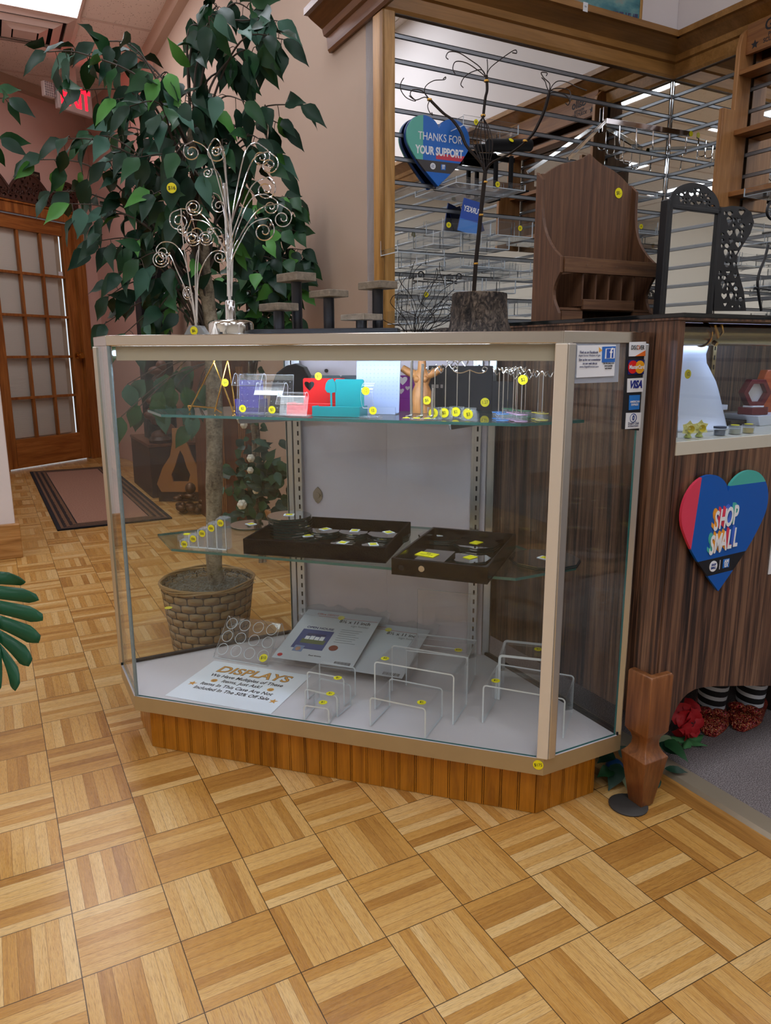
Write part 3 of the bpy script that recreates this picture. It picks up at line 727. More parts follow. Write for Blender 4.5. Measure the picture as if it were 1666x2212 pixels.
# window: sill, frame strip, glass, interior
MB().box(.0165, CL, -.002, .45, .757, .7835).obj('display_floor', mat('cream_sill', 'cfc9b6', .45), ctr, 0, .001)
MB().box(.0165, CL, .001, .005, .784, CH_-.012).obj('window_glass', M['glass'], ctr, 0)
MB().box(.0165, CL, .44, .45, .784, CH_).obj('inner_back', M['lam'], ctr, 0)
MB().box(.0165, CL, .016, CD-.02, .262, .272).obj('bottom_board', M['matblack'], ctr, 0)
MB().box(.0165, CL, CD-.015, CD, .21, CH_).obj('rear_panel', M['lam'], ctr, 0)
MB().box(-.004, CL, -.006, CD+.005, CH_, CH_+.004).obj('top_trim', M['lam'], ctr, 0)
MB().box(.0, CL, -.008, CD, CH_+.0042, CH_+.0125).obj('glass_top', [mat('black_glass_top', '0d1214', .06)], ctr, 0, .001)
yt_ = on_n(1550, 699, QN+.075)[1]; yb_ = on_n(1550, 747, QN+.075)[1]; zs_ = (yt_+yb_)/2; rs_c = (yt_-yb_)/2
MB().cyl((.02, .075, zs_), (CL, .075, zs_), rs_c, 28).obj('lamp_shade', M['abrass'], ctr)
M['tube2'] = mat('counter_tube', 'ffffff', .5, emis='b8d0ff', es=L_CASE*.42)
MB().cyl((.05, .075+rs_c+.010, zs_-.002), (CL-.05, .075+rs_c+.010, zs_-.002), .006, 10).obj('light_tube', M['tube2'], ctr)
he = on_n(1552, 720, QN+.045)[0]-QE
hk = MB().tube([(he+.006, .045, CH_-.004), (he+.009, .042, CH_-.02), (he, .044, CH_-.03), (he-.008, .048, zs_+rs_c*.8)], .0035, 8)
hk.tube([(he-.009, .075+(rs_c+.0015)*math.cos(a), zs_+(rs_c+.0015)*math.sin(a)) for a in [R(90+k*15) for k in range(16)]], .0018, 6).cyl((he-.004, .052, zs_-rs_c*.7), (he-.003, .044, zs_-rs_c*.9), .005, 12)
hk.obj('lamp_hook', M['brass'], ctr)
se = on_n(1543, 780, QN+.432)[0]-QE
MB().box(se-.007, se+.007, .432, .440, .784, CH_).obj('shelf_standard', M['abrass'], ctr, 0)
sl = MB(); z = .80
while z < .99: sl.box(se-.002, se+.002, .4312, .4319, z, z+.0125); z += .026
sl.obj('standard_slot', M['slot'], ctr, 0)
# leg
lg = MB()
def sq(hw, hw2=None): return hw
prof = [(.0165, 0), (.018, .002), (.0335, .112), (.0345, .116), (.026, .126), (.0205, .138), (.0195, .150), (.022, .160), (.0300, .172), (.0315, .175), (.0315, .300), (.029, .305)]
vs = []; n = len(prof)
for r_, z in prof:
    vs += [(-r_, -r_, z), (r_, -r_, z), (r_, r_, z), (-r_, r_, z)]
fs = [(i*4+j, i*4+(j+1) % 4, (i+1)*4+(j+1) % 4, (i+1)*4+j) for i in range(n-1) for j in range(4)]+[(3, 2, 1, 0), tuple(range((n-1)*4, n*4))]
lx, ly = .016, .016
lg.M = Matrix.Translation((lx, ly, .003)); lg.add(vs, fs)
lg.obj('leg', M['legwood'], ctr, 40, .0015)
lg2 = MB(); lg2.M = Matrix.Translation((lx+CL-.07, ly, 0)); lg2.add(vs, fs); lg2.obj('leg', M['legwood'], ctr, 40, .0015)
o = MB().lathe([(.012, 0), (.040, 0), (.041, .003), (.036, .006), (.014, .0065)], 28).obj('floor_glide', mat('dusty_black_rubber', '3a3733', .7), None)
o.location = B(QE-.014, QN+.022, .0); tag(o, 'round black rubber furniture coaster lying against the tapered counter leg', 'coaster')
# filler strip on the side, trim between case and counter
# ---- heart sign SHOP SMALL
def heart_pts(wd, ht, n=64):
    out = []
    for k in range(n):
        t = 2*math.pi*k/n; x = 16*math.sin(t)**3; y = 13*math.cos(t)-5*math.cos(2*t)-2*math.cos(3*t)-math.cos(4*t)
        out.append((x/32*wd, (y+2.55)/29*ht))
    return out
def heart2(wd, ht, n=20):
    """sign maker's heart: two round lobes running straight to the point"""
    hw = wd/2; R_ = hw*.545; cx = hw-R_; cy = ht/2-R_; pts = [(0, ht/2-ht*.155)]
    a0 = math.atan2(pts[0][1]-cy, -cx); a0 = R(140)
    for k in range(n+1):
        a = R(138)-k/n*R(138+28); pts.append((cx+R_*math.cos(a), cy+R_*math.sin(a)))
    x1, y1 = pts[-1]
    for k in range(1, 9):
        t = k/9; pts.append((x1*(1-t)+.0*t+hw*.10*math.sin(t*math.pi)*(1-t*.5), y1*(1-t)+(-ht/2)*t))
    pts.append((0, -ht/2)); return pts + [(-x, y) for x, y in pts[1:-1][::-1]]
def heart_mat(name, base, rules):
    t = NT(name); x, y, z = t.sep(t.coord()); col = lin(base)
    for (a, b, c, hx) in rules:       # where a*x + b*z > c
        col = t.mix(t.math('GREATER_THAN', t.math('ADD', t.math('MULTIPLY', x, a), t.math('MULTIPLY', z, b)), c), col, lin(hx))
    t.set(Base_Color=col, Roughness=.35); return t
hw_, hh_ = .262, .250
e0, z0 = .1305+QE+.0, .592
e0 = 1.2995; z0 = .590
h = thing('heart_sign', 'large blue heart sign reading SHOP SMALL on the front of the dark counter', 'sign', B(e0, QN-.0105, z0), A0)
t = heart_mat('shop_small_heart', '0b5bb6', [(-1, .09, .093, 'e0405a'), (.0, 1, .097, '4db3a6')])
# teal only on the right lobe, black band low
x, y, z = t.sep(t.coord()); c = t.b.inputs['Base Color'].links[0].from_socket
band = t.math('MULTIPLY', t.math('LESS_THAN', t.math('ADD', z, t.math('MULTIPLY', x, -.03)), -.050), t.math('GREATER_THAN', t.math('ADD', z, t.math('MULTIPLY', x, -.03)), -.086))
c = t.mix(t.math('MULTIPLY', t.math('LESS_THAN', x, 0), t.math('GREATER_THAN', z, .09)), c, lin('0b5bb6')); 
c = t.mix(t.math('GREATER_THAN', t.math('ADD', t.math('MULTIPLY', x, -1), t.math('MULTIPLY', z, .09)), .093), c, lin('e0405a'))
c = t.mix(band, c, lin('17181c')); t.set(Base_Color=c)
fill2d('sign_board', [heart2(hw_, hh_)], .006, t.m, h)
cols = ['f0a22e', 'e0405a', '4a6fd0', '4db3a6', 'f0a22e']
sw = mat('sign_white', 'f6f7f8', .4)
for row, (wrd, zz) in enumerate((('SHOP', .030), ('SMALL', -.019))):
    for k, ch in enumerate(wrd):
        xx = (k-(len(wrd)-1)/2)*(.0192 if row == 0 else .0178)-.001; zk = zz+xx*.12
        for j in range(5):
            text('letter_shadow', ch, .056, mat('sh_%s%d%d' % (wrd, k, j), cols[(k+row*3) % 5], .4) if j == 0 else bpy.data.materials['sh_%s%d0' % (wrd, k)], h, (xx-.0013*(j+1), -.0042+.0002*j, zk+.0013*(j+1)), sx=.50, bold=.0006, shear=.12)
        text('letter', ch, .056, sw, h, (xx, -.0050, zk), sx=.52, bold=.0014, shear=.12)
MB().cyl((-.024, -.0030, -.0675), (-.024, -.0040, -.0675), .0115, 24).obj('emblem', sw, h, 0); text('emblem_lettering', 'SHOP\nSMALL', .0066, mat('emblem_navy', '1c3f86', .4), h, (-.024, -.0044, -.0675), sx=.8, bold=.0002)
MB().box(.0055, .0245, -.0040, -.0030, -.076, -.057).obj('emblem', mat('emblem_blue', '1f74cf', .4), h, 0); text('emblem_lettering', 'AM\nEX', .0105, sw, h, (.0150, -.0044, -.0665), sx=.9, bold=.0004, sp=.8)
MB().box(-.0045, -.0038, -.0040, -.0030, -.077, -.057).obj('divider', sw, h, 0)
# white card at the right edge of the frame
ec, zc = on_n(1657, 1240, QN)
w_c = thing('hanging_card', 'white laminated card at the right edge of the counter front', 'card', B(ec+.05, QN-.003, zc+.07), A0)
MB().box(-.05, .05, -.0010, .0010, -.07, .07).obj('card_face', M['paper'], w_c, 0); MB().box(-.053, .053, .0011, .0018, -.073, .073).obj('sleeve', M['acr'], w_c, 0)
# ================================================================== things standing on top of the case
TOPZ = .9905
def px_w(w):
    return lambda x, y: (lambda q: Vector((q[0], w, q[1])))(on_w(x, y, w))
def smooth_path(P, n=6):
    """Catmull-Rom through the points"""
    P = [Vector(p) for p in P]; out = []
    for i in range(len(P)-1):
        p0 = P[max(i-1, 0)]; p1 = P[i]; p2 = P[i+1]; p3 = P[min(i+2, len(P)-1)]
        for k in range(n):
            t = k/n; out.append(.5*((2*p1)+(p2-p0)*t+(2*p0-5*p1+4*p2-p3)*t*t+(3*p1-p0-3*p2+p3)*t**3))
    out.append(P[-1]); return out
def spiral_wire(neck, side, cx, cy, R0, w, dw, turns=1.6, rise=.35, neckw=0, end=.28):
    """wire from the neck up, over an arch and into a curl; picture-plane numbers give real u,z in the plane w"""
    f = px_w(w); N0 = f(*neck)
    P = [N0+Vector((neckw, 0, 0))]
    # arch start: top of curl
    top = (cx-side*R0*.35, cy-R0*1.55)
    p1 = (neck[0]+neckw*700+side*2, neck[1]-(neck[1]-top[1])*rise)
    p2 = (neck[0]+(top[0]-neck[0])*.30, neck[1]-(neck[1]-top[1])*.72)
    p3 = (neck[0]+(top[0]-neck[0])*.62, neck[1]-(neck[1]-top[1])*.94)
    pts = [p1, p2, p3, top]
    n = 26
    for k in range(1, n+1):
        t = k/n; a = -90+side*0+t*turns*360; rr = R0*(1.55-(1.55-.75)*min(1, t*2.2)) if t < .45 else R0*(.75-(.75-end)*(t-.45)/.55)
        an = math.radians(-90)+side*math.radians(t*turns*360)
        ox = -side*R0*.35*(1-t)
        pts.append((cx+ox+rr*math.cos(an), cy+rr*math.sin(an)))
    m_ = len(pts)
    for i, q in enumerate(pts):
        v = f(*q); v.y += dw*min(1, i/5.0); P.append(v)
    return smooth_path(P, 4)
# --- large chrome wire fountain
f = px_w(.20)
c0 = f(499, 700); r_b = (f(543, 700).x-f(456, 700).x)/2
base_u = c0.x
t = thing('wire_spiral_fountain', 'tall chrome spray of curled wires on a round shiny base', 'display stand', W(base_u, .20, TOPZ), CA)
MB().lathe([(r_b*.99, 0), (r_b, .004), (r_b*1.0, .026), (r_b*.96, .032), (r_b*.80, .036), (.016, .038)], 40).obj('base', mat('crinkled_chrome', 'e4e2da', .14, 1, nz=.06, nscale=40), t, 50)
MB().lathe([(.0125, .037), (.0118, .045), (.0115, .078), (.0105, .080)], 20).obj('neck', M['chrome'], t)
MB().box(-.0015, .006, -r_b-.0005, -r_b+.004, .004, .008).obj('switch', M['slot'], t, 0)
dot(t, (-.018, -.020, .0335+.001), .0075, None, UP)
wires = [(1, 576, 351, 14, .02), (1, 590, 415, 15, -.03), (-1, 452, 322, 15, .03), (-1, 423, 333, 13, -.02), (1, 592, 463, 15, .05), (1, 595, 506, 16, -.05),
         (1, 540, 325, 14, .06), (1, 553, 432, 12, .08), (-1, 406, 483, 15, -.04), (-1, 396, 497, 15, .05), (-1, 433, 430, 12, .08), (1, 508, 345, 8, -.08), (1, 500, 395, 7, -.10), (-1, 484, 508, 5, -.06)]
neck = (497, 640)
mb = MB()
wparts = []
for i, (sd, cx, cy, R0, dw) in enumerate(wires):
    p = spiral_wire(neck, sd, cx, cy, R0*1.18, .20, dw, 1.75, .4, (i-7)*.0009*sd)
    p = [Vector((v.x-base_u, v.y-.20, v.z-TOPZ)) for v in p]
    MB().tube(p, .0014, 6).obj('curled_wire', M['chrome'], t)
MB().cyl((0, 0, .07), (0, 0, f(497, 395).z-TOPZ), .004, 10).obj('centre_rod', M['chrome'], t)
# --- small spiral card holder
f = px_w(.12); c0 = f(425, 725)
bu = c0.x; t = thing('wire_card_holder', 'small chrome wire spiral card holder with a grey trapezoid base', 'display stand', W(bu, .12, TOPZ), CA)
xa, xb, xc, xd = (f(x, 700).x-bu for x in (400, 413, 437, 450)); zt = .0215
MB().prism([(xa, 0), (xd, 0), (xc, zt), (xb, zt)], -.010, .010, 'y').obj('base', mat('grey_slate_metal', '8f9496', .35, .6), t, 0, .0008)
MB().lathe([(.003, zt), (.0027, zt+.02)], 10).obj('neck', M['satin'], t)
dot(t, (0, -.0102, .0105), .0095, '$6.', size=.009)
for sd, pts in ((1, [(421, 697), (419, 660), (410, 610), (402, 570), (392, 545), (375, 526), (352, 523), (338, 536), (340, 548)]),
                (1, [(422, 697), (412, 650), (385, 590), (370, 556), (362, 546)]),
                (1, [(423, 697), (414, 640), (405, 580), (396, 520), (391, 450)]),
                (1, [(424, 697), (422, 600), (424, 560), (428, 540)]), (1, [(425, 697), (426, 600), (429, 550), (430, 530)]),
                (1, [(426, 697), (428, 610), (440, 570), (455, 548), (470, 541), (485, 545)])):
    P = [f(*q) for q in pts]; P = [Vector((v.x-bu, v.y-.12, v.z-TOPZ)) for v in smooth_path(P, 5)]
    MB().tube(P, .0012, 6).obj('wire', M['chrome'], t)
for i, (cx, cy, R0, tn) in enumerate(((349, 560, 19, 2.4), (353, 545, 14, 1.6), (416, 447, 19, 2.4), (418, 515, 18, 2.3), (445, 514, 17, 2.3), (403, 632, 16, 2.6), (476, 556, 13, 1.6), (393, 494, 12, 1.6))):
    P = []
    for k in range(int(tn*16)+1):
        a = k/16*2*math.pi; rr = R0*(1-.75*k/(tn*16)); q = f(cx+rr*math.cos(a)*(.7 if i == 5 else 1), cy+rr*math.sin(a)); q.y += .004*((i % 3)-1)
        P.append(Vector((q.x-bu, q.y-.12, q.z-TOPZ)))
    MB().tube(P, .0012, 6).obj('spiral_clip', M['chrome'], t)
# --- ring cone
f = px_w(.10); v = f(465, 718); t = MB().lathe([(.0115, 0), (.0113, .001), (.0012, .0265), (.0004, .027)], 20).obj('ring_cone', M['satin'], None)
t.location = W(v.x, .10, TOPZ); tag(t, 'tiny grey metal ring cone beside the shiny round base', 'ring holder')
# --- riser with five wooden platforms
wr = .26; f = px_w(wr); uL = f(550, 722).x; uR = f(865, 722).x; um = (uL+uR)/2; hl = (uR-uL)/2
t = thing('platform_riser', 'black tray riser with five grey wooden platforms on black posts', 'display stand', W(um, wr, TOPZ), CA)
MB().prism([(-hl, -.045), (hl*.46, -.05), (hl, -.02), (hl*.93, .045), (-hl*.93, .05)], 0, .0155, 'z').obj('tray', mat('black_riser_tray', '17191f', .4), t, 0, .0015)
for i, (x0, x1, yt, yb, dy) in enumerate(((594, 687, 590, 612, .02), (664, 757, 627, 646, -.005), (770, 863, 608, 628, .015), (556, 649, 655, 675, -.028), (732, 831, 678, 695, -.03))):
    f = px_w(wr+dy); a = f(x0, yb); b = f(x1, yt); mx = (a.x+b.x)/2-um
    zt = f((x0+x1)/2, yt+1).z-TOPZ; zb = f((x0+x1)/2, yb-3).z-TOPZ; hw = (b.x-a.x)/2*.82
    MB().cyl((mx, dy, .0156), (mx, dy, zb-.0004), .0125, 20).obj('post', mat('black_post_%d' % i, '15171d', .35) if i == 0 else bpy.data.materials['black_post_0'], t)
    o = MB(); o.M = Matrix.Translation((mx, dy, 0)) @ Matrix.Rotation(R(-33), 4, 'Z'); o.box(-hw*.94, hw*.94, -hw*.62, hw*.62, zb, max(zt, zb+.013))
    o.obj('wooden_platform', M['greywood'], t, 0, .0015)
# --- stump with a wire tree
wr = .24; f = px_w(wr); a = f(968, 700); b = f(1098, 700); cu_ = (a.x+b.x)/2; rs_ = (b.x-a.x)/2
def bark():
    t = NT('bark'); c = t.coord(); a = t.noise(t.map(c, (60, 60, 32)), 1.4, 6, .7, 1.8); b = t.noise(t.map(c, (16, 16, 9)), 1.5, 4, .6, 1.2)
    t.set(Base_Color=t.ramp(t.math('ADD', t.math('MULTIPLY', a, .7), t.math('MULTIPLY', b, .35)), [(.40, '0d0a08'), (.5, '3c332c'), (.64, '857565')]), Roughness=.9); t.bump(a, 1.0, .008); return t.m
M['bark'] = bark()
st = thing('tree_stump_stand', 'short dark bark covered stump slice on top of the showcase', 'stump', W(cu_, wr, TOPZ), CA)
zt = f(1030, 640).z-TOPZ+.006
def wob(an, z): return 1+.05*math.sin(3*an+1)+.03*math.sin(7*an+z*60)+.018*math.sin(13*an-z*90)
prof = [(rs_*1.0, 0), (rs_*1.02, .006), (rs_*.97, .014), (rs_*.93, .03), (rs_*.91, .05), (rs_*.88, zt-.005), (rs_*.86, zt)]
mb = MB().lathe(prof, 64, wob=wob); o = mb.obj('bark', M['bark'], st, 60)
MB().lathe([(.002, zt+.0006), (rs_*.80, zt+.0006), (rs_*.84, zt-.001)], 48, cap=False, wob=wob).obj('cut_face', wood('end_grain', 'c7a57a', 'b08c5f', '8a6a45', ax=2, s=3, rough=.8), st, 0)
MB().ell((-rs_*1.02, -.01, .007), (.030, .024, .0075), 20, 8).obj('bark_flare', M['bark'], st)
MB().cyl((.012, -rs_*.95, .035), (.012, -rs_*.99, .035), .006, 12).obj('knot', M['bark'], st)
# wire tree
wt = thing('wire_tree', 'bare bonsai style jewellery tree of twisted dark wires rising from the stump', 'jewellery tree', W(cu_, wr, TOPZ+zt+.0008), CA)
f = px_w(wr); zz0 = TOPZ+zt+.0008
def cr(x, y): return (820+x/1.969, y/1.969)
def wpath(pts, off=(0, 0), dy=0.0, n=6):
    P = []
    for i, q in enumerate(pts):
        v = f(*cr(*q)); P.append(Vector((v.x-cu_+off[0], off[1]+dy*i/len(pts), v.z-zz0)))
    return smooth_path(P, n)
trunk = [(402, 1236), (410, 1120), (420, 1020), (432, 900), (445, 780), (450, 730)]
ft = f(*cr(*trunk[0])); zfix = ft.z-zz0
for k in range(8):
    a = k*math.pi/4; P = wpath(trunk, (.0032*math.cos(a), .0032*math.sin(a)))
    P[0].z = .0
    MB().tube(P, .0014, 6).obj('twisted_wire', mat('annealed_wire', '2c2522', .45, .6) if 'annealed_wire' not in bpy.data.materials else bpy.data.materials['annealed_wire'], wt)
AW = bpy.data.materials['annealed_wire']
limbs = [[(450, 730), (430, 690), (370, 620), (345, 560), (310, 510), (270, 480), (215, 425)],
         [(450, 730), (480, 690), (560, 650), (640, 585), (680, 520), (705, 460), (722, 395)]]
for L_ in limbs:
    for k in range(4):
        a = k*math.pi/2; MB().tube(wpath(L_, (.0022*math.cos(a), .0022*math.sin(a))), .0013, 6).obj('twisted_wire', AW, wt)
for dx_ in (-42, -24, -8, 10, 26, 40):
    MB().tube(wpath([(450, 725), (448+dx_*.6, 670), (440+dx_, 600), (440+dx_*.6, 540), (441, 500), (443, 490)], (0, .004 if dx_ > 0 else -.004)), .0011, 6).obj('whisk_wire', AW, wt)
for k in range(4):
    a = k*math.pi/2; MB().tube(wpath([(441, 500), (450, 420), (458, 380), (455, 320)], (.0018*math.cos(a), .0018*math.sin(a))), .0012, 6).obj('twisted_wire', AW, wt)
tips = [[(455, 330), (430, 290), (390, 260), (340, 230), (300, 228), (288, 250), (298, 262)],
        [(455, 330), (420, 300), (370, 268), (325, 262), (312, 290), (322, 315)],
        [(455, 330), (435, 295), (395, 300), (360, 320), (342, 350), (352, 365)],
        [(455, 330), (470, 295), (510, 262), (560, 228), (582, 220), (586, 235), (568, 234)],
        [(455, 330), (460, 290), (458, 252)],
        [(215, 425), (180, 385), (140, 378), (128, 400), (150, 425), (110, 410), (85, 375), (85, 345), (97, 322)],
        [(215, 425), (195, 400), (200, 370), (235, 348), (280, 345), (286, 335), (276, 345)],
        [(215, 425), (205, 450), (212, 475), (226, 490), (222, 478)],
        [(215, 425), (190, 410), (150, 420), (120, 400)],
        [(722, 395), (725, 360), (700, 335), (690, 315), (715, 318), (712, 332)],
        [(722, 395), (735, 365), (760, 345), (800, 350), (840, 370), (882, 385)],
        [(722, 395), (750, 390), (790, 400), (808, 425), (800, 440), (790, 430)],
        [(722, 395), (745, 380), (800, 385), (815, 410), (812, 440)],
        [(722, 395), (712, 370), (704, 345), (690, 330)]]
for i, T_ in enumerate(tips):
    MB().tube(wpath(T_, (0, .002*(i % 3-1)), dy=.012*((i % 3)-1), n=7), .0010, 6).obj('curled_twig', AW, wt)
for q in ((441, 492), (450, 775), (432, 915), (410, 1122), (213, 424), (620, 600), (455, 345)):
    v = f(*cr(*q)); MB().lathe([(.0048, -.0018), (.0052, 0), (.0048, .0018)], 12, (v.x-cu_, 0, v.z-zz0)).obj('binding_band', M['brass'], wt)

# ================================================================== things on the counter
cz = CH_+.0130
t = thing('wall_organizer', 'brown wood veneer letter organizer with curved sides, pointed back and four slots', 'organizer', B(0, 0, 0), A0)
nf, nb = 1.40, 1.50
eL = on_n(1213, 600, nf)[0]; eR = on_n(1415, 600, nf)[0]; 
t.location = B((eL+eR)/2, nf, cz); wO = (eR-eL)/2
def zf(y, n_=nf): return on_n(1300, y, n_)[1]-cz
db = nb-nf
zr1, zr0 = zf(560), zf(593)             # rail
ztop = zf(338, nb); zsh = zf(410, nb)
def prof_side():
    # profile in (y depth, z): front edge curves
    pts = [(db, 0), (db, zf(392, nb-.0))]
    z1 = zf(410, nb)
    for k in range(9):
        a = k/8; pts.append((db-.022-.0*a-(db-.024)*(a**2.6), z1-(z1-zr1)*(a**.75)))
    pts += [(0, zr1), (0, zr0)]
    for k in range(1, 9):
        a = k/9; pts.append((.022*math.sin(a*math.pi), zr0-(zr0-.022)*a))
    pts += [(0, .020), (0, 0)]
    return pts
ps = prof_side()
for sx in (-1, 1):
    x = sx*wO; MB().prism(ps, x-.0045, x+.0045, 'x').obj('side_panel', M['organizer'], t, 0, .0008)
bp = [(-wO+.005, .0), (wO-.005, 0), (wO-.005, zf(395, nb))]
zs = zf(400, nb)
for k in range(1, 15):
    a = k/15; x = (wO-.006)*(1-a); s_ = a
    z = zs+(ztop-zs)*(.62*math.sin(min(1, s_*1.5)*math.pi/2)**1.0 + .38*(max(0, (s_-.55)/.45))**1.6)
    bp.append((x, z))
bp.append((0, ztop)); bp += [(-x, z) for x, z in bp[2:-1][::-1]]
MB().prism(bp, db-.008, db, 'y').obj('back_board', M['organizer'], t, 0, .0008)
MB().box(-wO+.005, wO+.003, -.006, .004, zr0, zr1).obj('front_rail', M['organizerx'], t, 0, .001)
nl = MB()
for k in range(5): x = -wO*.55+k*wO*.31; nl.cyl((x, -.006, (zr0+zr1)/2), (x, -.0105, (zr0+zr1)/2+.001), .0008, 6)
nl.obj('brad_nails', M['chrome'], t)
for k in range(5):
    x = -wO*.55+k*wO*1.12/4*.98; MB().box(x-.0025, x+.0025, .002, db-.008, .038, zr0+.004).obj('divider', M['organizer'], t, 0)
MB().box(-wO*.55, wO*.55, -.004, .004, .030, .030+zf(640)-zf(662)).obj('lower_rail', M['organizerx'], t, 0, .001)
MB().box(-wO+.005, -wO*.55, -.002, .006, 0, .026).box(wO*.55, wO-.005, -.002, .006, 0, .026).obj('foot_rail', M['organizerx'], t, 0)
MB().box(-wO+.005, wO-.005, 0.007, db-.008, .028, .034).obj('shelf_board', M['organizerx'], t, 0)
u_, z_ = on_n(1337, 417, nb-.009); dot(t, (u_-(eL+eR)/2, db-.0085, z_-cz), .0125, '$8.-', size=.012)
# ornate scroll pieces
def scroll_holes(x0, x1, z0, z1, nx, nz, seed=1, inside=None, gs=1.0):
    random.seed(seed); H_ = []
    for i in range(nx):
        for j in range(nz):
            cx = x0+(x1-x0)*(i+.5)/nx; cy = z0+(z1-z0)*(j+.5)/nz; w_ = (x1-x0)/nx*.5*gs; h_ = (z1-z0)/nz*.5*gs
            kind = (i+j) % 3; sg = 1 if (i % 2) else -1
            def add(fn, n=14):
                pts = [fn(2*math.pi*k/n) for k in range(n)]
                for q_ in (1, .7, .45):
                    mx_ = sum(p[0] for p in pts)/len(pts); mz_ = sum(p[1] for p in pts)/len(pts); p2 = [(mx_+(p[0]-mx_)*q_, mz_+(p[1]-mz_)*q_) for p in pts]
                    if inside is None or all(inside(*p) for p in p2): H_.append(p2); break
            if kind == 0:
                add(lambda a: (cx+w_*.62*math.sin(a)**3, cy+h_*.62*(.81*math.cos(a)-.31*math.cos(2*a)-.12*math.cos(3*a))))
            elif kind == 1:
                add(lambda a: (cx-w_*.38+w_*.36*math.cos(a)+w_*.16*math.sin(2*a), cy+h_*.72*math.sin(a)))
                add(lambda a: (cx+w_*.46+w_*.24*math.cos(a), cy+h_*.28+h_*.34*math.sin(a)))
                add(lambda a: (cx+w_*.46+w_*.24*math.cos(a), cy-h_*.48+h_*.30*math.sin(a)))
            else:
                add(lambda a: (cx+w_*.30*sg+w_*.45*math.cos(a), cy+h_*.45+h_*.30*math.sin(a)+w_*.15*math.cos(2*a)))
                add(lambda a: (cx-w_*.30*sg+w_*.45*math.cos(a), cy-h_*.40+h_*.36*math.sin(a)))
    return H_
nm = 1.30
t = thing('table_mirror', 'black framed folding mirror with arched scrollwork crest and one scrolled wing on the counter', 'mirror', B(0, 0, 0), A0)
ex0 = on_n(1432, 600, nm)[0]; ex1 = on_n(1541, 600, nm)[0]; mE = (ex0+ex1)/2; t.location = B(mE, nm, cz); hw = (ex1-ex0)/2
zm = on_n(1490, 450, nm)[1]-cz; ztp = on_n(1486, 395, nm)[1]-cz
MB().box(-hw, -hw+.010, -.007, .007, 0, zm+.003).box(hw-.010, hw, -.007, .007, 0, zm+.003).box(-hw, hw, -.007, .007, zm-.006, zm+.003).box(-hw, hw, -.007, .007, 0, .010).obj('frame', M['black'], t, 0, .0015)
MB().box(-hw-.012, -hw-.001, -.010, .012, 0, zm+.012).obj('folded_wing', M['black'], t, 0, .002)
MB().box(-hw+.009, hw-.009, -.001, .002, .009, zm-.005).obj('mirror_glass', M['mirror'], t, 0)
def arch_in(x, z): 
    return z > .005 and (x/(hw*.86))**2+(z/((ztp-zm)*.88))**2 < 1.0
ol = [(hw*math.cos(k/24*math.pi), (ztp-zm)*math.sin(k/24*math.pi)) for k in range(25)]
hl_ = scroll_holes(-hw*.93, hw*.93, .005, (ztp-zm)*.97, 6, 3, 3, arch_in, 1.2)
fill2d('scroll_crest', [ol]+hl_, .004, M['black'], t, loc=(0, 0, zm+.002))
# right wing
def wx(y, x): return on_n(x, y, nm)[0]-mE
wing = [(wx(670, 1540), 0)]
wp = [(1541, 672), (1550, 450), (1580, 445), (1605, 447), (1622, 458), (1628, 480), (1620, 505), (1605, 528), (1592, 550), (1591, 575), (1598, 600), (1606, 630), (1611, 672)]
wpts = [(on_n(x, y, nm)[0]-mE, max(0, on_n(x, y, nm)[1]-cz)) for x, y in wp]
def inpoly(P):
    def fn(x, y):
        c = False; n = len(P)
        for i in range(n):
            x1, y1 = P[i]; x2, y2 = P[(i+1) % n]
            if (y1 > y) != (y2 > y) and x < (x2-x1)*(y-y1)/(y2-y1)+x1: c = not c
        return c
    return fn
cxm = sum(p[0] for p in wpts)/len(wpts); czm = sum(p[1] for p in wpts)/len(wpts)
shr = [(cxm+(x-cxm)*.87, czm+(z-czm)*.965) for x, z in wpts]
hl_ = scroll_holes(min(p[0] for p in wpts), max(p[0] for p in wpts), .004, max(p[1] for p in wpts), 4, 11, 5, inpoly(shr), 1.25)
fill2d('scroll_wing', [wpts]+hl_, .004, M['black'], t)
for z in (zm*.86, .02): MB().cyl((hw+.003, 0, z-.008), (hw+.003, 0, z+.008), .0035, 10).obj('hinge', M['black'], t)
u_, z_ = on_n(1566, 671, nm-.02); dot(t, (u_-mE, -.004, .004), .0105, '$6', size=.01)
# black iron scroll beyond it
f2 = lambda x, y: (lambda q: Vector((q[0], 0, q[1]-cz)))(on_n(x, y, 1.30))
p0 = f2(1645, 672); ir = thing('iron_scroll_stand', 'thin black iron scroll stand at the right edge of the counter top', 'display stand', B(p0.x, 1.30, cz), A0)
P = [f2(x, y) for x, y in ((1645, 671), (1640, 640), (1637, 610), (1642, 585), (1652, 560), (1660, 530))]
for P_, r_ in ((P, .0035), ([f2(x, y) for x, y in ((1690, 430), (1672, 432), (1660, 445), (1658, 462), (1668, 474), (1685, 470))], .0035), ([f2(x, y) for x, y in ((1632, 622), (1650, 624), (1680, 628))], .0025)):
    MB().tube([Vector((v.x-p0.x, 0, max(.001, v.z))) for v in smooth_path(P_, 5)], r_, 8).obj('scroll', M['black'], ir)
MB().box(-.01, .05, -.02, .02, 0, .004).obj('foot', M['black'], ir, 0)
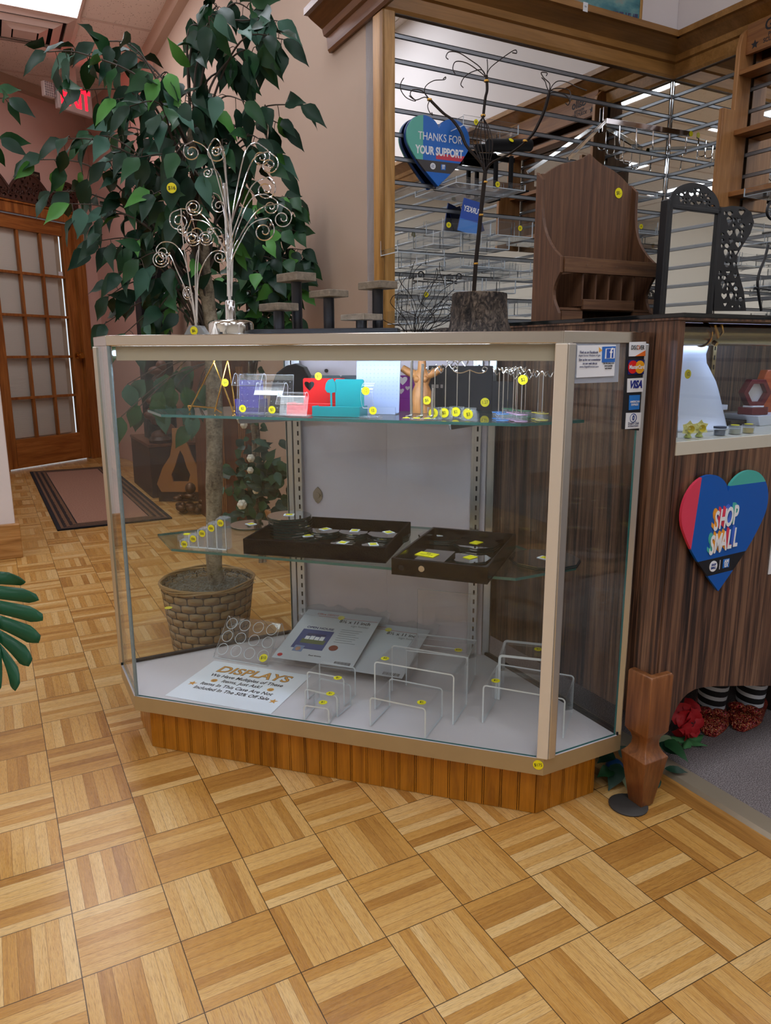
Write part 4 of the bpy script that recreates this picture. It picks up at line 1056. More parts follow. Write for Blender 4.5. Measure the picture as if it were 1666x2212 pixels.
# ---- inside the counter window
dz = .7840
f = lambda x, y, n_: (lambda q: (q[0], q[1]))(on_n(x, y, n_))
nb_ = QN+.13
def bp_(x, y): q = f(x, y, nb_); return (q[0], q[1]-dz)
b_o = [bp_(*p) for p in ((1464, 760), (1472, 747), (1500, 744), (1536, 745), (1533, 765), (1538, 790), (1556, 815), (1567, 850), (1572, 890), (1570, 940), (1568, 958), (1508, 960), (1506, 925), (1498, 880), (1480, 835), (1463, 815))]
eb = 1.20
t = thing('necklace_bust', 'tall white curved necklace display bust behind the counter glass', 'display bust', B(eb, nb_, dz), A0)
nx_ = 14
mb = MB(); rows = []
LP = [(1464, 747, 1536), (1462, 765, 1533), (1461, 785, 1537), (1461, 805, 1549), (1460, 825, 1560), (1459, 845, 1566), (1458, 870, 1570), (1457, 900, 1572), (1455, 930, 1571), (1454, 962, 1568)]
vs = []
for (xl, y, xr) in LP:
    a = bp_(xl, y); b = bp_(xr, y)
    for k in range(nx_+1):
        s = k/nx_; x = a[0]+(b[0]-a[0])*s; z = max(0, a[1]+(b[1]-a[1])*s)
        zz_ = (y-747)/215; bow = -.030*math.sin(s*math.pi)*(.3+.7*zz_)+.02*math.sin(zz_*3.0)
        vs.append((x-eb, bow-.02*(zz_-.5), z))
nr = len(LP); fs = [(i*(nx_+1)+k, (i+1)*(nx_+1)+k, (i+1)*(nx_+1)+k+1, i*(nx_+1)+k+1) for i in range(nr-1) for k in range(nx_)]
mb.add(vs, fs); o = mb.obj('bust_panel', M['bust'], t, 80); so = o.modifiers.new('s', 'SOLIDIFY'); so.thickness = .004; so.offset = 1
u_, z_ = on_n(1481, 808, nb_-.03); dot(t, (u_-eb, -.036, z_-dz), .0095, '12', size=.011)
MB().box(.02, .10, .035, .045, 0, .012).obj('foot', M['bust'], t, 0)
t = thing('grey_backing_stand', 'grey curved stand half hidden at the left of the white necklace bust', 'display stand', B(1.15+.012, QN+.05, dz), A0)
gp = [(0, 0), (.052, 0), (.050, .04), (.040, .075), (.022, .100), (0, .115)]
MB().prism(gp, 0, .006, 'y').obj('panel', mat('grey_card', '8b8a90', .6), t, 0)
# daffodil heads
def daffodil(x, y, label):
    n_ = QN+.03; q = f(x, y, n_); t = thing('daffodil', label, 'flower', B(q[0], n_, dz), A0-R(25), 'daffodils on the counter sill'); t.scale = (1.35, 1.35, 1.35)
    pe = MB()
    for k in range(6):
        a = k*math.pi/3; pe.M = Matrix.Translation((0, 0, .014)) @ Matrix.Rotation(a, 4, 'Y')
        pe.add([(0, 0, 0), (-.0055, .001, .006), (0, -.001, .0125), (.0055, .001, .006), (0, .002, .006)], [(0, 1, 4), (1, 2, 4), (2, 3, 4), (3, 0, 4)])
    pe.obj('petals', mat('pale_yellow_petal', 'f1eca0', .6) if 'pale_yellow_petal' not in bpy.data.materials else bpy.data.materials['pale_yellow_petal'], t)
    c = MB(); c.M = Matrix.Translation((0, 0, .014)) @ Matrix.Rotation(R(90), 4, 'X'); c.lathe([(.002, 0), (.0035, .003), (.0055, .006)], 14, cap=False)
    c.obj('trumpet', mat('deep_yellow', 'e0cc3c', .6) if 'deep_yellow' not in bpy.data.materials else bpy.data.materials['deep_yellow'], t)
    MB().lathe([(.003, 0), (.006, .001), (.004, .004), (.002, .008)], 10, (0, .003, 0)).obj('calyx', M['teal'] if False else mat('calyx_%d' % x, 'b9c46a', .6), t)
daffodil(1487, 957, 'pale yellow artificial daffodil head on the counter sill, left of the pair'); daffodil(1511, 957, 'pale yellow artificial daffodil head on the counter sill, right of the pair')
for x, col, lid, lb in ((1553, '4a5263', '39435a', 'small clear pot of dark blue powder, first after the flowers'), (1585, 'b8b9a6', None, 'small clear pot of pale grey powder, middle of three'), (1614, 'cdb56c', 'y', 'small clear pot of mustard powder, rightmost of three')):
    n_ = QN+.035; q = f(x, 955, n_); t = thing('sample_pot', lb, 'jar', B(q[0], n_, dz), A0, 'small powder pots on the sill')
    MB().lathe([(.0118, .0005), (.0122, .014), (.0118, .0148)], 24).obj('pot', M['acrb'], t)
    MB().lathe([(.0102, .0012), (.0104, .0105)], 20).obj('powder', mat('powder_'+col, col, .8), t)
    MB().lathe([(.0128, .0148), (.0128, .0185), (.0002, .0186)], 24).obj('lid', M['acrb'] if lid != '39435a' else mat('blue_lid', '39435a', .3), t)
    if lid == 'y' or lid is None: dot(t, (0, 0, .0190), .0085, None, UP)
# burgundy boxes
n_ = QN+.16; q = f(1622, 935, n_)
MBg = mat('burgundy_leatherette', '6c2027', .4)
t = thing('hexagon_ring_box', 'open burgundy hexagonal ring box with white lining behind the counter glass', 'jewellery box', B(q[0], n_, dz+.034), A0-R(20))
hx = [(.034*math.cos(R(60*k)), .034*math.sin(R(60*k))) for k in range(6)]; hi = [(x*.74, z*.74) for x, z in hx]
fill2d('lid', [[(x, z+.040) for x, z in hx], [(x, z+.040) for x, z in hi]], .022, MBg, t, .001)
MB().prism([(x, z+.040) for x, z in hi], .004, .009, 'y').obj('lining', M['paper'], t, 0)
MB().prism([(x*1.15, y*.9) for x, y in hx], -.010, .006, 'z').obj('base', MBg, t, 0, .001); MB().prism([(x*.8, y*.65) for x, y in hx], .0062, .010, 'z').obj('cushion', M['paper'], t, 0, .001)
t = thing('box_riser', 'white slanted display block carrying the burgundy boxes', 'display block', B(q[0]+.02, n_, dz), A0)
MB().prism([(-.045, 0.0), (.07, 0), (.085, .023), (-.055, .023)], -.04, .05, 'y').obj('block', M['bust'], t, 0, .001)
t = thing('orange_box_lid', 'orange hexagonal box lid at the right edge inside the counter window', 'jewellery box', B(f(1665, 880, n_)[0]+.016, n_+.02, dz+.0), A0)
MB().prism([(-.03, .0), (.03, 0), (.034, .075), (.022, .125), (-.012, .125), (-.03, .085)], 0, .02, 'y').obj('lid', mat('burnt_orange', 'b4501f', .45), t, 0, .002)
t = thing('ring_tray', 'low black tray beside the white necklace bust', 'tray', B(f(1590, 930, n_)[0], n_+.02, dz), A0)
MB().box(-.035, .022, -.03, .03, 0, .012).box(-.035, -.015, .005, .03, .012, .034).obj('tray', M['black'], t, 0, .001); MB().box(-.034, -.002, .006, .03, .0342, .046).obj('lining', M['bust'], t, 0, .001)
# ---- under the counter: striped legs with sparkling shoes, flower, leaves
def stripe():
    t = NT('striped_stocking'); x, y, z = t.sep(t.coord()); s = t.math('FRACT', t.math('ADD', t.math('MULTIPLY', z, 38), t.math('MULTIPLY', x, 5)))
    t.set(Base_Color=t.mix(t.math('GREATER_THAN', s, .60), lin('0b0b0d'), lin('c9cdd0')), Roughness=.8); return t.m
def glitter():
    t = NT('red_glitter'); c = t.coord(); v = t.n('ShaderNodeTexVoronoi'); v.inputs['Scale'].default_value = 620; t.L.new(c, v.inputs['Vector'])
    h = t.sep(v.outputs['Color'])
    t.set(Base_Color=t.ramp(h[0], [(.0, '561016'), (.6, '9a1c22'), (.86, 'b5602f'), (1.0, 'd8a260')]), Roughness=.3, Metallic=t.math('MULTIPLY', h[1], .7))
    nm_ = t.n('ShaderNodeVectorMath', operation='MULTIPLY_ADD'); t.L.new(v.outputs['Color'], nm_.inputs[0]); nm_.inputs[1].default_value = (1.4, 1.4, 1.4)
    g_ = t.n('ShaderNodeNewGeometry'); t.L.new(g_.outputs['Normal'], nm_.inputs[2]); nz_ = t.n('ShaderNodeVectorMath', operation='NORMALIZE'); 
    sb = t.n('ShaderNodeVectorMath', operation='SUBTRACT'); t.L.new(nm_.outputs[0], sb.inputs[0]); sb.inputs[1].default_value = (.7, .7, .7); t.L.new(sb.outputs[0], nz_.inputs[0])
    t.L.new(nz_.outputs[0], t.b.inputs['Normal']); return t.m
M['stripe'] = stripe(); M['glitter'] = glitter()
def witch_leg(x, y, rz, label, sc_=1):
    p = on_z(x, y, .0071); t = thing('striped_stocking_leg', label, 'decoration', (p.x, p.y, .0075), rz, 'striped legs in glitter shoes under the counter'); t.scale = (1.2, 1.2, 1.0)
    # toe points to -y
    vs = []; rings = 14; seg = 18
    for i in range(rings+1):
        s = i/rings; yy = -.0+.125*s; wd = .031*math.sin(min(1, s*2.2+.18)*math.pi/2)*(1-.22*s); hh = .030*math.sin(min(1, s*2.6+.12)*math.pi/2)+.012*s
        for j in range(seg):
            a = 2*math.pi*j/seg; vs.append((wd*1.25*math.cos(a), yy, max(0, hh/2+hh/2*math.sin(a))*1.2))
    fs = [(i*seg+j, i*seg+(j+1) % seg, (i+1)*seg+(j+1) % seg, (i+1)*seg+j) for i in range(rings) for j in range(seg)]+[tuple(range(seg-1, -1, -1)), tuple(rings*seg+j for j in range(seg))]
    MB().add(vs, fs).obj('shoe', M['glitter'], t, 60)
    bw_ = MB()
    for sg in (-1, 1): bw_.ell((sg*.017, .036, .048), (.018, .010, .010), 14, 8, Matrix.Rotation(R(sg*14), 3, 'Y'))
    bw_.ell((0, .034, .046), (.006, .008, .008)); bw_.obj('bow', M['glitter'], t)
    MB().tube([(0, .085, .020), (0, .084, .06), (.002, .086, .13), (.004, .088, .235)], [.027, .029, .033, .036], 20).obj('stocking', M['stripe'], t)
witch_leg(1536, 1592, -R(22), 'striped stocking leg in a red glitter shoe, partly behind the red flower')
witch_leg(1596, 1580, -R(38), 'striped stocking leg in a red glitter shoe, the right one of the pair')
pr_ = on_z(1478, 1560, .05); 
fl = thing('red_silk_flower', 'large red silk flower on the carpet under the counter edge', 'flower', (pr_.x, pr_.y, .0075), A0)
pm = mat('red_silk', 'b5121c', .6, nz=.3, nscale=60); random.seed(9)
pe = MB()
for k in range(11):
    a = k/11*2*math.pi+random.uniform(-.2, .2); tl = R(random.uniform(35, 80)); L_ = random.uniform(.045, .06)
    Mx = Matrix.Translation((0, 0, .05)) @ Matrix.Rotation(a, 4, 'Y') @ Matrix.Rotation(R(random.uniform(-25, 25)), 4, 'X')
    pe.M = Mx; vs = []
    for i in range(5):
        for j in range(5):
            s = i/4; q = j/4-.5; vs.append((q*L_*1.05*math.sin(.35+s*2.3), -.016-.012*math.sin(s*3)+.006*math.sin(j*2+i)+.010*s, s*L_*.9))
    pe.add(vs, [(i*5+j, i*5+j+1, (i+1)*5+j+1, (i+1)*5+j) for i in range(4) for j in range(4)])
pe.M = None; o = pe.obj('petals', pm, fl, 80)
MB().ell((0, -.022, .05), (.011, .007, .011)).obj('flower_centre', mat('flower_dark', '2a0608', .7), fl)
MB().tube([(0, 0, .0), (.005, .004, .02), (0, 0, .05)], .003, 8).obj('stem', mat('green_stem', '3c5a2c', .6), fl)
# ================================================================== inside the case: bottom deck
DZ = .1498
def uwz(px, py, z): p = on_z(px, py, z)-CO; return p @ Du, p @ Dw
SWAP = Matrix(((0, 1, 0, 0), (1, 0, 0, 0), (0, 0, 1, 0), (0, 0, 0, 1)))
# paper sign
t = thing('display_notice', 'white paper notice reading DISPLAYS lying at the front of the case floor', 'notice', W(.216, .124, DZ+.0003), CA-R(2.2))
MB().box(-.142, .142, -.108, .108, 0, .0006).obj('paper', mat('bright_paper', 'f4f7fb', .5), t, 0)
org = mat('sign_orange', 'dd9f4c', .6)
def flat(nm, body, x, y, size, m_, par, **k):
    return text(nm, body, size, m_, par, rot=Matrix.Translation((x, y, k.pop('z', .0008))) @ UP @ Matrix.Rotation(0, 4, 'Z'), **k)
flat('title_outline', 'DISPLAYS', 0, .066, .050, M['ink'], t, bold=.0017, sx=.98, depth=.0001, z=.0007, shear=.12); flat('title', 'DISPLAYS', 0, .066, .050, org, t, bold=.0006, sx=.98, depth=.0001, z=.0010, shear=.12)
for k, (s_, y) in enumerate((('We Have Multiples of These', .030), ('Items, Just Ask!', .006), ('Items In This Case Are Not', -.020), ('Included In The 50% Off Sale', -.044))):
    flat('lettering', s_, 0, y, .0205, M['ink'], t, bold=.0004, sx=.86, depth=.0001, shear=.15)
for x in (-.075, .083):
    q = MB(); q.M = Matrix.Translation((x, .002, .0008)); q.cyl((0, 0, 0), (0, 0, .0002), .0085, 20); q.obj('smiley', org, t, 0)
    q = MB(); q.M = Matrix.Translation((x, .002, .00105)); q.cyl((-.003, .0025, 0), (-.003, .0025, .0001), .0011, 8).cyl((.003, .0025, 0), (.003, .0025, .0001), .0011, 8)
    q.tube([(-.004, -.001, 0), (-.002, -.0035, 0), (.002, -.0035, 0), (.004, -.001, 0)], .0005, 5); q.obj('smiley_face', M['ink'], t, 0)
for x, y in ((-.118, -.028), (.118, -.050)):
    MB().prism([(x+(.0115 if k % 2 == 0 else .0048)*math.sin(k*math.pi/5), y+(.0115 if k % 2 == 0 else .0048)*math.cos(k*math.pi/5)) for k in range(10)], .0007, .0010, 'z').obj('star', org, t, 0)
# twelve-hole ring stand
t = thing('ring_display', 'clear acrylic sloping stand with twelve round holes on the case floor', 'ring display', W(.148, .255, DZ+.001), CA-R(4))
sl0 = Vector((0, .006)); sl1 = Vector((.075, .088)); wid = .166
MB().ribbon([(-.006, .0015), (.0, .0015), (.004, .004), tuple(sl0), tuple(sl1), (.079, .089), (.083, .085), (.105, .0015)], -wid/2, wid/2, .0022, 0, 1).obj('panel', [M['acr'], M['acre']], t, 0)
dv = (sl1-sl0).normalized(); hl_ = (sl1-sl0).length; nvv = Vector((-dv.y, dv.x))
for i in range(4):
    for j in range(3):
        cx = -wid/2+wid*(i+.5)/4; c2 = sl0+dv*(hl_*(j+.5)/3)+nvv*.0015; r_ = .0155
        MB().tube([(cx+r_*math.cos(a), c2.x+dv.x*r_*math.sin(a), c2.y+dv.y*r_*math.sin(a)) for a in [k*math.pi/10 for k in range(20)]], .0008, 5, True).obj('finger_hole', M['acre'], t)
c2 = sl0+dv*.012+nvv*.002; dot(t, (.066, c2.x, c2.y), .0115, '$10', Matrix.Rotation(R(-48), 4, 'X'))
# bagged sign holders
def sign_pack(u0, w0, z0, tilt, rz, n_, label, full=True):
    t = thing('bagged_sign_holder', label, 'sign holder', W(u0, w0, z0), CA+rz, 'bagged acrylic sign holders on the case floor')
    T = Matrix.Rotation(tilt, 4, 'X'); wd, ln = .236, .262
    for k in range(n_):
        q = MB(); q.M = T; q.box(0, wd, -.002*k, ln, .0105-.0035*k-.0030, .0105-.0035*k-.0002, 0); q.obj('acrylic_panel', [M['acr']], t, 0)
    q = MB(); q.M = T; q.box(.006, wd-.006, .006, ln-.014, .0108, .0112); q.obj('insert_card', mat('insert_card', 'c9ced3', .5) if 'insert_card' not in bpy.data.materials else bpy.data.materials['insert_card'], t, 0)
    q = MB(); q.M = T; q.tube([(-.002, .0, .006), (wd*.3, -.003, .004), (wd*.7, -.002, .006), (wd+.002, 0, .005)], .0035, 8).obj('rolled_lip', M['acr'], t)
    def fl(body, x, y, s, m_, **k): return text('lettering', body, s, m_, t, rot=T @ Matrix.Translation((x, y, .0114)) @ UP, depth=.0001, **k)
    def fb(nm, x0, x1, y0, y1, m_, z=.0113):
        q = MB(); q.M = T; q.box(x0, x1, y0, y1, z, z+.0002); return q.obj(nm, m_, t, 0)
    fl('8\u00bd x 11 inch', .165, .205, .020, M['ink'], bold=.0003, sx=.85); fl('sign holder', .185, .188, .013, M['greyink'], sx=.9)
    fb('red_rule', .05, .225, .219, .2205, mat('rule_red', 'b0442f', .5) if 'rule_red' not in bpy.data.materials else bpy.data.materials['rule_red'])
    fl('Office DEPOT', .075, .230, .011, bpy.data.materials['rule_red'], bold=.0002)
    if full:
        fb('photo_panel', .035, .125, .060, .150, mat('print_blue', '3d4f86', .5)); fb('photo_lawn', .05, .118, .085, .105, mat('print_green', '5e6b45', .5), .0114)
        for k in range(4): fb('photo_house', .056+.014*k, .068+.014*k, .103, .118+.004*(k % 2), M['paper'], .0115)
        fb('photo_roof', .056, .110, .120, .132, mat('print_roof', '2f3a66', .5), .0115); fl('OPEN HOUSE', .080, .160, .013, M['navyink'], bold=.0003)
        fb('portrait', .045, .072, .045, .072, mat('print_portrait', '7c8fb4', .5), .0115); q = MB(); q.M = T; q.ell((.058, .057, .0118), (.007, .009, .0005), 14, 6); q.obj('portrait_head', mat('print_skin', 'b88f7a', .6), t)
        for k in range(7): fb('text_line', .140, .200-.006*(k % 3), .165-.010*k, .1665-.010*k, M['greyink'])
        fl('Real Estate', .115, .035, .008, M['ink'], bold=.0001)
        q = MB(); q.M = T; q.cyl((.150, .078, .0114), (.150, .078, .0117), .0125, 24); q.obj('seal', mat('seal_brown', '8a4a3a', .5), t, 0)
        q = MB(); q.M = T; q.cyl((.022, .022, .0114), (.022, .022, .0117), .007, 18); q.obj('emblem', mat('emblem_red', 'c03038', .5), t, 0)
    for k in range(14): fb('barcode', .176+.0032*k, .178+.0032*k-(.0006 if k % 3 else 0), .012, .024, M['ink'])
    q = MB(); q.M = T @ Matrix.Translation((.118, .222, .0116)); q.cyl((0, 0, 0), (0, 0, .0004), .0095, 18); q.obj('price_sticker', M['yellow'], t, 0)
    # crumpled bag top with hang hole
    bg = MB(); bg.M = T; random.seed(int(u0*1000)); NX, NY = 18, 7; vs = []
    for j in range(NY+1):
        for i in range(NX+1):
            x = -.012+(wd+.03)*i/NX; y = ln-.05+.085*j/NY; vs.append((x, y+.012*math.sin(i*.55)*(j/NY), .013+.010*(j/NY)*math.sin(i*1.3+j)+random.uniform(0, .004)+.006*j/NY))
    bg.add(vs, [(j*(NX+1)+i, j*(NX+1)+i+1, (j+1)*(NX+1)+i+1, (j+1)*(NX+1)+i) for j in range(NY) for i in range(NX)])
    bg.obj('plastic_bag', clear('poly_bag', (.93, .94, .96), 1.5, .12, .16) if 'poly_bag' not in bpy.data.materials else bpy.data.materials['poly_bag'], t, 180)
    return t
sign_pack(.372, .235, DZ+.012, R(9), -R(3), 3, 'bagged sign holder lying rightmost, mostly covered by another bagged one', False)
sign_pack(.240, .238, DZ+.018, R(12), -R(1), 2, 'bagged 8 by 11 inch sign holder with an open house picture, topmost', True)
# bent acrylic risers
def riser(fl_, fr_, tr_, br_, label, th=.0032, stk=None, txt=None, z=DZ+.001):
    """corner pixels: front-left foot, front-right foot, front-right top, back-right foot"""
    a = Vector(uwz(*fl_, z)); b = Vector(uwz(*fr_, z)); c = Vector(uwz(*br_, z))
    h = on_w(tr_[0], tr_[1], b.y)[1]-z; ang = math.atan2(b.y-a.y, b.x-a.x); L_ = (b-a).length; D_ = abs((c-b) @ Vector((-math.sin(ang), math.cos(ang))))
    t = thing('acrylic_riser', label, 'riser', W(a.x, a.y, z), CA+ang, 'bent clear acrylic risers')
    r_ = .007; pf_ = [(th/2, 0)]+[(th/2+r_-r_*math.cos(q), h-th/2-r_+r_*math.sin(q)) for q in (0, .4, .8, 1.2, math.pi/2)]+[(L_-th/2-r_+r_*math.sin(q), h-th/2-r_+r_*math.cos(q)) for q in (0, .4, .8, 1.2, math.pi/2)]+[(L_-th/2, 0)]
    q = MB(); q.M = SWAP; q.ribbon(pf_, 0, D_, th, 0, 1); q.obj('bent_sheet', [M['acr'], M['acre']], t, 0)
    if stk:
        P = on_z(stk[0], stk[1], z+h)-Vector(t.location); ca, sa = math.cos(CA+ang), math.sin(CA+ang)
        dot(t, (P.x*ca+P.y*sa, -P.x*sa+P.y*ca, h+.0006), .0098, txt, UP)
    return t
riser((656, 1555), (712, 1563), (713, 1530), (726, 1532), 'small low acrylic riser, front of the three nested beside the notice', stk=(698, 1518), txt='$1')
riser((659, 1532), (730, 1549), (730, 1503), (746, 1520), 'middle acrylic riser of the three nested beside the notice', stk=(714, 1499), txt='$1')
riser((664, 1510), (745, 1526), (745, 1464), (760, 1500), 'tallest acrylic riser, back of the three nested beside the notice', stk=(730, 1465), txt='$1')
riser((799, 1568), (920, 1595), (919, 1530), (956, 1548), 'wide low acrylic riser at the front centre of the case floor', stk=(911, 1518), txt='$1')
riser((809, 1532), (980, 1566), (978, 1457), (1008, 1522), 'big tall acrylic riser behind the wide low one in the centre', stk=(832, 1423), txt='$2')
riser((1041, 1561), (1218, 1595), (1220, 1509), (1237, 1540), 'long acrylic riser at the right end of the case floor, behind the corner post', stk=(1071, 1471), txt='$1')
riser((1074, 1511), (1196, 1526), (1190, 1425), (1212, 1490), 'thick acrylic riser in the rear right of the case floor', .006, stk=(1163, 1403), txt='$2')
# ballot box
a = Vector(uwz(875, 1483, DZ+.001)); b = Vector(uwz(1011, 1497, DZ+.001)); c = Vector(uwz(1023, 1455, DZ+.001)); L_ = b.x-a.x; D_ = max(.09, c.y-b.y)
hb = on_w(1010, 1420, b.y)[1]-DZ-.001
t = thing('ballot_box', 'clear acrylic ballot box with upright header panel at the back of the case floor', 'box', W(a.x, (a.y+b.y)/2, DZ+.001), CA)
q = MB()
def abox(q, x0, x1, y0, y1, z0, z1):
    """thin acrylic sheet, its rim is the edge material"""
    s = [(x1-x0), (y1-y0), (z1-z0)]; ax = s.index(min(s)); n0 = len(q.mi); q.box(x0, x1, y0, y1, z0, z1, 1)
    # faces order: z0, z1, y0, y1, x0, x1
    idx = {2: (0, 1), 1: (2, 3), 0: (4, 5)}[ax]
    for i in idx: q.mi[n0+i] = 0
abox(q, 0, L_, 0, .0025, 0, hb); abox(q, 0, L_, D_-.0025, D_, 0, hb); abox(q, 0, .0025, .003, D_-.003, 0, hb); abox(q, L_-.0025, L_, .003, D_-.003, 0, hb)
q.obj('box_body', [M['acr'], M['acre']], t, 0)
q = MB(); abox(q, 0, L_, 0, D_, hb+.0003, hb+.0028); q.obj('lid', [M['acr'], M['acre']], t, 0)
MB().box(L_*.22, L_*.80, D_*.35, D_*.35+.003, hb+.0029, hb+.0034).obj('slot', M['acre'], t, 0)
zh = on_w(894, 1273, a.y+D_)[1]-DZ-.001; q = MB(); abox(q, 0, L_, D_+.0003, D_+.0028, hb-.01, zh); q.obj('header_panel', [M['acr'], M['acre']], t, 0)
dot(t, (L_*.80, D_*.30, hb+.0036), .0095, '$20', UP)
# ================================================================== middle shelf
MZ = Z1+.0004
cb = [(386, 1180), (411, 1182), (437, 1184), (462, 1186), (487, 1188)]
tp = [1163, 1152, 1141, 1130, 1119]
u0c, w0c = uwz(388, 1181, MZ); u1c, w1c = uwz(492, 1188, MZ); cw = (u1c-u0c)/5
nm_ = ['shortest', 'second shortest', 'middle', 'second tallest', 'tallest']
for k in range(5):
    uu = u0c+cw*(k+.5); h = on_w(388+26*k, tp[k]+1, w0c)[1]-MZ
    t = thing('acrylic_block', '%s clear acrylic square column of the stepped row on the middle shelf' % nm_[k], 'display block', W(uu, w0c+.016, MZ), CA, 'stepped acrylic columns')
    e_ = cw*.46; q = MB(); q.k = 0
    q.box(-e_, e_, -.014, .014, 0, h-.004)
    q.add([(-e_, -.014, h-.004), (e_, -.014, h-.004), (e_, .014, h-.004), (-e_, .014, h-.004), (-e_*.7, -.009, h), (e_*.7, -.009, h), (e_*.7, .009, h), (-e_*.7, .009, h)], [(0, 1, 5, 4), (1, 2, 6, 5), (2, 3, 7, 6), (3, 0, 4, 7), (4, 5, 6, 7)])
    q.obj('column', M['acrb'], t, 0)
    eg = MB(); 
    for sx in (-e_, e_): eg.box(sx-.0004, sx+.0004, -.0146, -.0140, 0, h-.004)
    eg.box(-e_, e_, -.0147, -.0140, 0, .003); eg.obj('bright_edge', M['acre'], t, 0)
    dot(t, (0, -.0148, h-.0125), .0083, '50\u00a2', size=.0085)
u_, w_x = uwz(372, 1168, MZ)
t = thing('acrylic_block', 'small flat clear acrylic block behind the stepped columns on the middle shelf', 'display block', W(.072, .155, MZ), CA)
MB().box(-.018, .018, -.015, .015, 0, .016).obj('block', M['acrb'], t, 0, .001); dot(t, (0, 0, .0168), .009, None, UP)
def disc_stack(px, py, r, n_, label, sides=40, tagc='paper', rot=0, zb=MZ, th=.0038, gap=.0004, grp=None):
    u_, w_q = uwz(px, py, zb+n_*(th+gap))
    out = []
    for k in range(n_):
        z = zb+k*(th+gap); ox = random.uniform(-.0012, .0012)
        lb = label if n_ == 1 else label+(', topmost' if k == n_-1 else ', lower one')
        t = thing('craft_mirror', lb, 'mirror', W(u_+ox, w_q+ox, z), CA+rot, label+', lower ones' if (n_ > 2 and k < n_-1) else None)
        P = [(r*math.cos(2*math.pi*j/sides+.2), r*math.sin(2*math.pi*j/sides+.2)) for j in range(sides)]
        MB().prism(P, 0, th-.0012, 'z', k=1, ksides=0).obj('glass_edge', [M['medge'], M['slot']], t, 0)
        MB().prism([(x*.985, y*.985) for x, y in P], th-.0011, th, 'z').obj('mirror_face', M['dmirror'], t, 0)
        if k == n_-1:
            q = MB(); q.M = Matrix.Rotation(.3+px*.01, 4, 'Z'); q.box(-.013, .013, -.011, .011, th+.0002, th+.0012); q.obj('paper_tag', M[tagc], t, 0)
            if tagc == 'paper': q = MB(); q.M = Matrix.Rotation(.3+px*.01, 4, 'Z'); q.box(-.008, .008, -.007, .008, th+.0013, th+.0017); q.obj('yellow_label', M['yellow'], t, 0)
        out.append(t)
M['medge'] = mat('mirror_edge', '16302f', .15)
random.seed(3)
disc_stack(543, 1132, .056, 1, 'large round craft mirror lying behind the stepped columns')
# trays
def tray(u0, u1, w0, w1, h, rz, label, m_):
    t = thing('display_tray', label, 'tray', W(u0, w0, MZ), CA+rz)
    L_, D_ = u1-u0, w1-w0; q = MB(); q.box(0, L_, 0, D_, 0, .004).box(0, L_, 0, .006, .004, h).box(0, L_, D_-.006, D_, .004, h).box(0, .006, .006, D_-.006, .004, h).box(L_-.006, L_, .006, D_-.006, .004, h)
    q.obj('tray_body', m_, t, 0, .0012); return t
tray(.262, .600, .086, .345, .036, R(3.0), 'long black velvet tray holding stacks of round mirrors on the middle shelf', mat('black_flock_tray', '0b0b0e', .9, spec=.08, nz=.4, nscale=300))
t2 = tray(.634, .838, .030, .325, .036, -R(3.5), 'glossy black tray of faceted mirrors overhanging the middle shelf front', mat('lacquer_black_tray', '0a0a0c', .2, spec=.3))
q = MB(); q.cyl((.022, -.0004, .017), (.022, -.0012, .017), .006, 14); q.obj('front_stud', M['black'], t2, 0); q = MB(); q.cyl((.066, -.0004, .019), (.066, -.0012, .019), .0065, 14); q.obj('front_stud', M['satin'], t2, 0)
TB = MZ+.0045
random.seed(5)
disc_stack(626, 1112, .055, 7, 'dark round mirror in the tall stack at the left of the velvet tray', zb=TB, th=.0068, gap=.0005)
disc_stack(663, 1157, .040, 2, 'round mirror at the velvet tray front beside the tall stack', zb=TB+.0, th=.003)
disc_stack(703, 1143, .040, 4, 'round mirror in the second short stack of the velvet tray', zb=TB)
disc_stack(768, 1146, .040, 4, 'round mirror in the third short stack of the velvet tray', zb=TB)
disc_stack(839, 1150, .053, 4, 'wide round mirror in the stack at the right end of the velvet tray', zb=TB)
disc_stack(742, 1172, .030, 1, 'small mirror lying low at the front wall of the velvet tray', zb=TB)
disc_stack(806, 1176, .028, 1, 'small mirror lying low at the front right of the velvet tray', zb=TB)
disc_stack(955, 1155, .057, 3, 'ten sided mirror at the rear left of the glossy tray', 10, zb=TB)
disc_stack(1050, 1154, .033, 1, 'small eight sided mirror at the rear right of the glossy tray', 8, 'yellow', zb=TB)
disc_stack(1030, 1172, .054, 3, 'eight sided mirror in the middle right of the glossy tray', 8, 'yellow', zb=TB)
disc_stack(1015, 1204, .046, 1, 'eight sided mirror at the front right corner of the glossy tray', 8, 'yellow', zb=TB)
disc_stack(1177, 1205, .078, 2, 'large ten sided mirror on the bare right end of the middle shelf', 10)
u_, w_q = uwz(925, 1196, TB+.014)
for k in range(3):
    t = thing('square_mirror', 'square mirror pane, %s of the pile at the front left of the glossy tray' % ['bottom', 'middle', 'top'][k], 'mirror', W(u_, w_q, TB+.0042*k), CA-R(3.5), 'square mirror panes')
    MB().box(-.050, .050, -.045, .045, 0, .0026).obj('glass_edge', M['medge'], t, 0); MB().box(-.0495, .0495, -.0445, .0445, .0027, .0036).obj('mirror_face', M['dmirror'], t, 0)
    if k == 2: 
        q = MB(); q.M = Matrix.Rotation(-.2, 4, 'Z'); q.box(-.024, .022, -.018, .012, .0038, .0050); nt_ = q.obj('yellow_note', M['yellow'], t, 0)
        text('note_writing', '$8\nmirrors', .010, M['ink'], nt_, rot=Matrix.Rotation(-.2, 4, 'Z') @ Matrix.Translation((0, -.002, .0052)) @ UP, depth=.0001)
